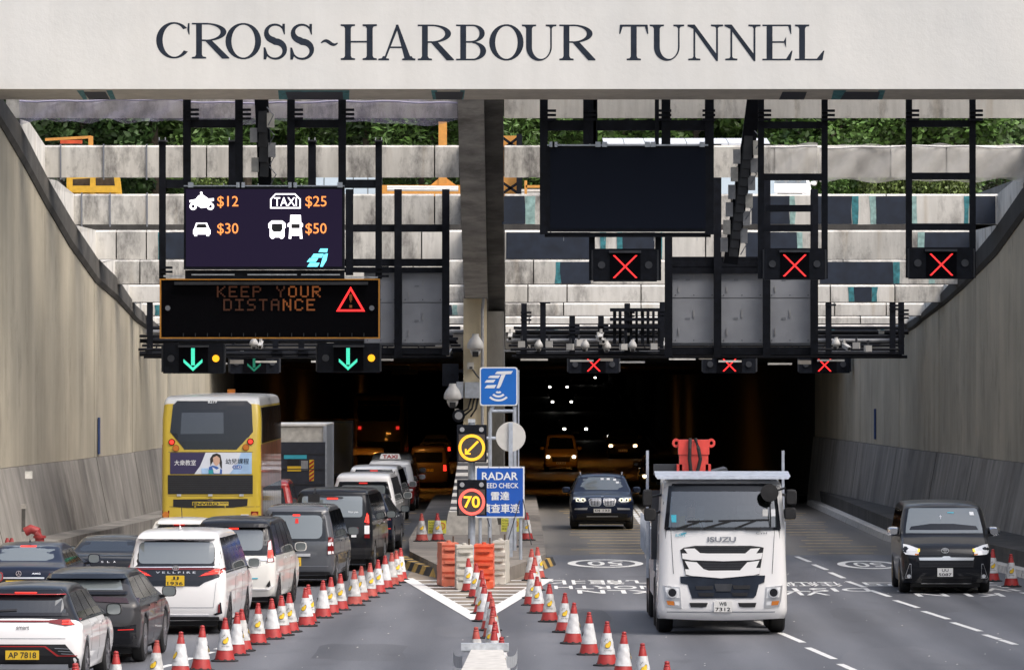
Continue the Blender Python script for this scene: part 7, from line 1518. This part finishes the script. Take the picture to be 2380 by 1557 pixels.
a = TP(978, 455); MB().lathe([(.0, -.02), (.16, -.01), (.165, .02), (.1, .06)], 20, (a[0], -.12, a[1]), 'Y').build('round_mirror', 'rubber', t, True); MB().tube([(a[0], -.08, a[1]), (a[0]+.02, .0, a[1]-.4), (a[0]+.03, .06, a[1]-.62)], .012, 6).build('round_mirror_stalk', 'black', t); MB().bar((a[0], -.08, a[1]), (a[0]+.3, .3, a[1]+.08), .03, .03).build('round_mirror_arm', 'black', t)
for x, y in ((230, 540), (910, 580)): a = TP(x, y); MB().lathe([(.09, 0), (.09, .03)], 16, (a[0], .30, a[1]), 'Y').build('inner_mirror', 'black', t)
vb = MB(); vb.add([(-1.24, -.05, 2.92), (1.24, -.05, 2.92), (1.24, .9, 3.0), (-1.24, .9, 3.0), (-1.2, -.06, 2.87), (1.2, -.06, 2.87), (1.24, .9, 2.95), (-1.24, .9, 2.95)], [(0, 1, 2, 3), (4, 7, 6, 5), (0, 4, 5, 1), (1, 5, 6, 2), (2, 6, 7, 3), (3, 7, 4, 0)]); vb.build('sun_visor_board', 'galv', t)
# chassis, bed, posts
MB().box(-.45, .45, .6, 10.5, .75, 1.05).build('chassis', 'black', t); MB().box(-1.2, 1.2, 3.2, 10.6, 1.1, 1.3).build('bed', 'galv', t)
for x in (-1.32, 1.24): MB().box(x-.025, x+.025, 2.9, 3.0, .95, 3.35).build('headboard_post', 'galv', t)
MB().box(-1.25, 1.2, 2.92, 2.98, 1.3, 2.6).build('headboard', 'steel_dark', t)
for sg_ in (-1, 1):
    sb_ = MB().box(sg_*1.22-.02, sg_*1.22+.02, 3.2, 10.6, 1.3, 1.85).build('side_board', 'galv', t); MB().box(sg_*1.15-.02, sg_*1.15+.02, 3.4, 8.2, .55, 1.05).build('side_guard', 'galv', t)
    for k in range(7): MB().bar((sg_*1.28, 3.3+k*1.1, 1.3), (sg_*1.28, 3.3+k*1.1, 2.0), .05, .05).build('stake', 'galv', sb_)
    for y in (1.38, 3.3, 7.9, 9.2): add_wheel(t, sg_*1.04, y, .50, .30, 'rim', 8, sg_)
    MB().box(sg_*1.12-.06, sg_*1.12+.06, .75, 1.0, .35, .85).build('cab_step', 'black', t)
MB().box(-1.0, 1.0, .3, 2.0, .35, .8).build('underbody', 'black', t)
# red crane folded behind the cab
cx0 = TP(447, 0)[0]
cr = MB(); cr.box(cx0-.27, cx0+.27, 2.35, 2.75, 2.75, 3.28).box(cx0-.32, cx0-.22, 2.35, 2.8, 2.5, 3.1).box(cx0+.22, cx0+.32, 2.35, 2.8, 2.5, 3.1).box(cx0-.2, cx0+.2, 2.5, 2.7, 2.0, 2.76); cr.build('crane_head', 'crane_red', t)
MB().box(cx0-.29, cx0+.29, 2.33, 2.7, 3.285, 3.56).build('crane_top', 'crane_red', t)
for sg_ in (-1, 1): MB().ring(cx0+sg_*.33, 3.50, .075, .085, .03, .035, 2.40, 2.46, n=18).build('crane_lug', 'crane_red', t); MB().tube([(cx0+sg_*.05-.02, 2.30, 3.58), (cx0+sg_*.08, 2.22, 3.4), (cx0+sg_*.12*(1 if sg_ > 0 else .7), 2.25, 3.2), (cx0+sg_*.05, 2.28, 2.9)], .035, 8).build('crane_hose', 'rubber', t)
MB().box(cx0-.6, cx0+.6, 2.4, 2.8, 1.2, 2.0).build('crane_base', 'steel_dark', t); MB().box(cx0-.75, cx0-.32, 2.45, 2.75, 2.9, 3.1).build('crane_valves', 'steel_dark', t); MB().tube([(cx0+.3, 2.6, 2.9), (cx0+.6, 3.6, 2.95), (cx0+.6, 6.0, 2.7)], .09, 8).build('crane_boom', 'steel_dark', t)
# driver and dashboard toys
drv = thing('person', 'driver in a white shirt at the wheel of the white lorry', 'person', (lorry.location.x-.55, lorry.location.y+1.1, 1.55))
def skin_fig(name, verts, edges, rads, mat, parent, sub=2):
    me = bpy.data.meshes.new(name); me.from_pydata(verts, edges, []); me.skin_vertices.new() if hasattr(me.skin_vertices, 'new') and not me.skin_vertices else None
    o = bpy.data.objects.new(name, me); col.objects.link(o); o.parent = parent
    md = o.modifiers.new('skin', 'SKIN'); md.use_smooth_shade = True
    if not me.skin_vertices: bpy.context.view_layer.update()
    for i, r_ in enumerate(rads): me.skin_vertices[0].data[i].radius = (r_, r_)
    me.skin_vertices[0].data[0].use_root = True
    sb2 = o.modifiers.new('sub', 'SUBSURF'); sb2.levels = sub; sb2.render_levels = sub; me.materials.append(M[mat]); return o
bv = [(0, 0, 0), (0, .02, .25), (0, .02, .48), (0, .0, .60), (0, -.02, .70), (0, -.04, .82), (-.19, .02, .50), (-.25, -.10, .28), (-.14, -.36, .30), (.19, .02, .50), (.25, -.10, .28), (.14, -.36, .30), (-.10, -.35, 0), (.10, -.35, 0), (-.10, -.42, -.42), (.10, -.42, -.42)]
be = [(0, 1), (1, 2), (2, 3), (3, 4), (4, 5), (2, 6), (6, 7), (7, 8), (2, 9), (9, 10), (10, 11), (0, 12), (12, 14), (0, 13), (13, 15)]
skin_fig('body', bv, be, [.15, .14, .13, .06, .085, .08, .06, .045, .035, .06, .045, .035, .08, .08, .055, .055], 'skin', drv)
skin_fig('shirt', [(0, .01, .02), (0, .02, .25), (0, .02, .49), (-.19, .02, .51), (-.25, -.08, .32), (.19, .02, .51), (.25, -.08, .32)], [(0, 1), (1, 2), (2, 3), (3, 4), (2, 5), (5, 6)], [.17, .165, .14, .085, .07, .085, .07], 'shirt', drv)
MB().lathe([(.09, -.02), (.10, .04), (.085, .09), (.04, .12), (.0, .125)], 16, (0, -.02, .80)).build('hair', 'hair', drv, True)
for sg_ in (-1, 1):
    for k in range(4): MB().tube([(sg_*.14+sg_*k*.012-.02*sg_, -.37, .31+k*.018), (sg_*.14+sg_*k*.012, -.43, .33+k*.018), (sg_*.14+sg_*k*.012, -.44, .30+k*.018)], .009, 6).build('finger', 'skin', drv)
    MB().tube([(sg_*.12, -.36, .29), (sg_*.10, -.41, .30), (sg_*.10, -.43, .32)], .010, 6).build('thumb', 'skin', drv)
MB().ring(0, .775, .012, .006, 0, 0, -.128, -.12, n=8).build('mouth', 'pipe_red', drv); [MB().lathe([(.011, 0), (.011, .01)], 8, (sx, -.122, .835), 'Y').build('eye', 'print_black', drv) for sx in (-.032, .032)]; MB().tube([(0, -.118, .83), (0, -.14, .80)], .010, 6).build('nose', 'skin', drv); [MB().lathe([(.022, -.008), (.022, .008)], 8, (sx, -.03, .815), 'X').build('ear', 'skin', drv) for sx in (-.088, .088)]
for i, (x, m_, k) in enumerate(((330, 'toy_yellow', 1.0), (385, 'toy_pink', .8), (440, 'toy_yellow', .8))):
    a = TP(x, 660); o = thing('soft_toy', 'small %s soft toy on the lorry dashboard, %s from the left' % ('cream' if m_ == 'toy_yellow' else 'pink', ORD[i]), 'toy', (lorry.location.x+a[0], lorry.location.y+.30, 1.955), 0, 'soft toys on the dashboard')
    MB().lathe([(.0, 0), (.07*k, .01), (.085*k, .06*k), (.06*k, .12*k), (.0, .14*k)], 14).build('body', m_, o, True); MB().lathe([(.0, .10*k), (.055*k, .12*k), (.07*k, .17*k), (.05*k, .22*k), (.0, .235*k)], 14).build('head', m_, o, True)
    for sg_ in (-1, 1): MB().lathe([(.0, 0), (.022*k, .01), (.02*k, .03), (0, .04)], 8, (sg_*.05*k, 0, .20*k)).build('ear', m_, o, True)

# ------------------------------------------------------------------ vehicles inside the bores
def floor_pt(x, d): return Vector((WX(x, d), d, interp(ZF, d)))
def tail_car(kind, lab, x, d, W, L, H, mat, lit='brake'):
    t, s = car(kind, lab, floor_pt(x, d), W, L, H, mat, .3, None, None, .33, group='vehicles inside the left bore', mir=False); k = s.kz
    s.face('rear_window', rr(-W*.36, W*.36, H*.60, H*.84, .06), 'glass_dark', .012); s.face('tail_lamp', [(W*.38, H*.40), (W*.46, H*.40), (W*.45, H*.54), (W*.38, H*.54)], lit, .02, True); s.plate(['LS 71'], 0, H*.42, .45, .12, 'plate_yellow')
tail_car('minivan', 'tan minivan lit by orange lamps inside the left bore', 850, 243, 1.75, 4.6, 1.85, 'car_tan', 'brake_dim')
tail_car('minivan', 'dark minivan with one row of red lamps deeper inside the left bore', 995, 262, 1.75, 4.6, 1.85, 'car_brown', 'brake')
tail_car('sedan', 'dim car with red tail lamps farthest inside the left bore', 1012, 330, 1.8, 4.7, 1.5, 'car_grey', 'brake')
t = thing('box_lorry', 'brown box lorry standing dim inside the left bore', 'lorry', floor_pt(752, 232)); MB().box(-1.15, 1.15, 0, 6, .8, 2.95).build('box_body', 'car_brown', t); MB().box(-1.1, 1.1, -.02, -.001, .9, 2.85).build('rear_door', 'car_tan', t); MB().box(.0-.01, .01, -.03, -.021, .9, 2.85).build('door_gap', 'black', t)
for sg_ in (-1, 1): add_wheel(t, sg_*.9, 1.2, .42, .35, 'rim_dark', 6, sg_); MB().box(sg_*.9-.15, sg_*.9+.15, -.05, -.022, .6, .72).build('tail_lamp', 'brake_dim', t)
t = thing('double_deck_bus', 'unlit yellow bus far inside the left bore', 'bus', floor_pt(880, 292)); s = Shell([(.06, .32), (0, .55), (0, 1.3), (.05, 2.9), (.22, 3.95), (.5, 4.2), (6, 4.25), (10.5, 4.2), (10.9, 3.6), (11, .4)], bw, 2.5, .32, (3.0, 8.6), .48, smooth=1); s.build(t, 'bus_yellow'); s.face('upper_window', [(-.95, 2.9), (.95, 2.9), (1.05, 3.3), (1.0, 3.9), (-1.0, 3.9), (-1.05, 3.3)], 'glass_dark', .012, step=.3); s.face('lower_grille', [(-1.05, 1.4), (1.05, 1.4), (1.05, 1.9), (-1.05, 1.9)], 'black', .012, step=.3); s.face('tail_lamp', [(.85, 2.5), (1.0, 2.5), (1.0, 2.65), (.85, 2.65)], 'brake_dim', .02, True)
for y in (3.0, 8.6):
    for sg_ in (-1, 1): add_wheel(t, sg_*1.08, y, .48, .3, 'rim_dark', 6, sg_)
def head_car(lab, x, d, W, H, mat, hm='head_white', kind='suv', lampz=.72, lamp=.10, z=None):
    p = floor_pt(x, d) if z is None else Vector((WX(x, d), d, z)); t = thing({'suv': 'car', 'van': 'van'}[kind], lab, 'car' if kind == 'suv' else 'van', p, 0, 'oncoming vehicles')
    prof = [(.14, .25), (.03, .36), (0, .58), (.02, .80), (.10, .92), (.9, 1.02), (1.2, 1.08), (2.0, H-.16), (2.3, H-.04), (3.2, H), (4.2, H-.1), (4.45, 1.0), (4.5, .4)] if kind == 'suv' else [(.14, .25), (.03, .36), (0, .58), (.02, .88), (.12, 1.0), (.55, 1.15), (.70, 1.22), (1.35, H-.16), (1.6, H-.04), (2.4, H), (4.3, H-.04), (4.7, 1.3), (4.72, .4)]
    s = Shell(prof, [(.2, .94), (.5, .985), (.8, 1.0), (1.1, .98), (H-.3, .87), (H, .76)], W, .24, (.95, 3.7), .34, rend=.2, crown=.08); s.build(t, mat)
    zt = H-.2; s.face('windscreen', [(-W*.40, 1.18), (W*.40, 1.18), (W*.34, zt), (-W*.34, zt)], 'glass_dark' if z is None else 'glass_light', .012); s.face('grille', [(-W*.26, .52), (W*.26, .52), (W*.28, .78), (-W*.28, .78)], 'black', .012); s.plate(['RT 310'], 0, .46, .5, .12, 'plate_white')
    if lamp: s.face('headlamp', rr(W*.40-lamp, W*.40+lamp*.7, lampz-lamp*.6, lampz+lamp*.6, lamp*.4), hm, .02, True)
    else: s.face('headlamp', rr(W*.30, W*.46, .78, .92, .05), 'lamp_clear', .02, True)
    mirrors(t, W, 1.35, 1.2, mat, -1)
    for y in (.95, 3.7):
        for sg_ in (-1, 1): add_wheel(t, sg_*(W/2-.12), y, .34, .22, 'rim', 5, sg_)
head_car('tan minivan with lit headlamps coming through the right bore', 1304, 312, 1.72, 1.95, 'car_tan', 'head_white', 'van', .78, .10)
head_car('dark car with warm headlamps right of the tan minivan in the bore', 1448, 336, 1.75, 1.7, 'car_black', 'head_warm', 'suv', .72, .13)
head_car('orange-lit car half hidden behind the crane lorry', 1540, 238, 1.8, 1.6, 'car_tan', 'head_white', 'suv', .74, .08)
for x, d, lb in ((1337, 377, 'nearest'), (1306, 436, 'second nearest'), (1298, 476, 'third nearest'), (1366, 560, 'farthest')): head_car('car seen only as two headlights deep in the right bore, %s of four' % lb, x, d, 1.75, 1.6, 'car_black', 'head_white', 'suv', .7, .11)
head_car('white van parked on the ground above the tunnel at right', 1836, 236, 1.75, 1.85, 'car_white', None, 'van', .8, 0, 10.9)
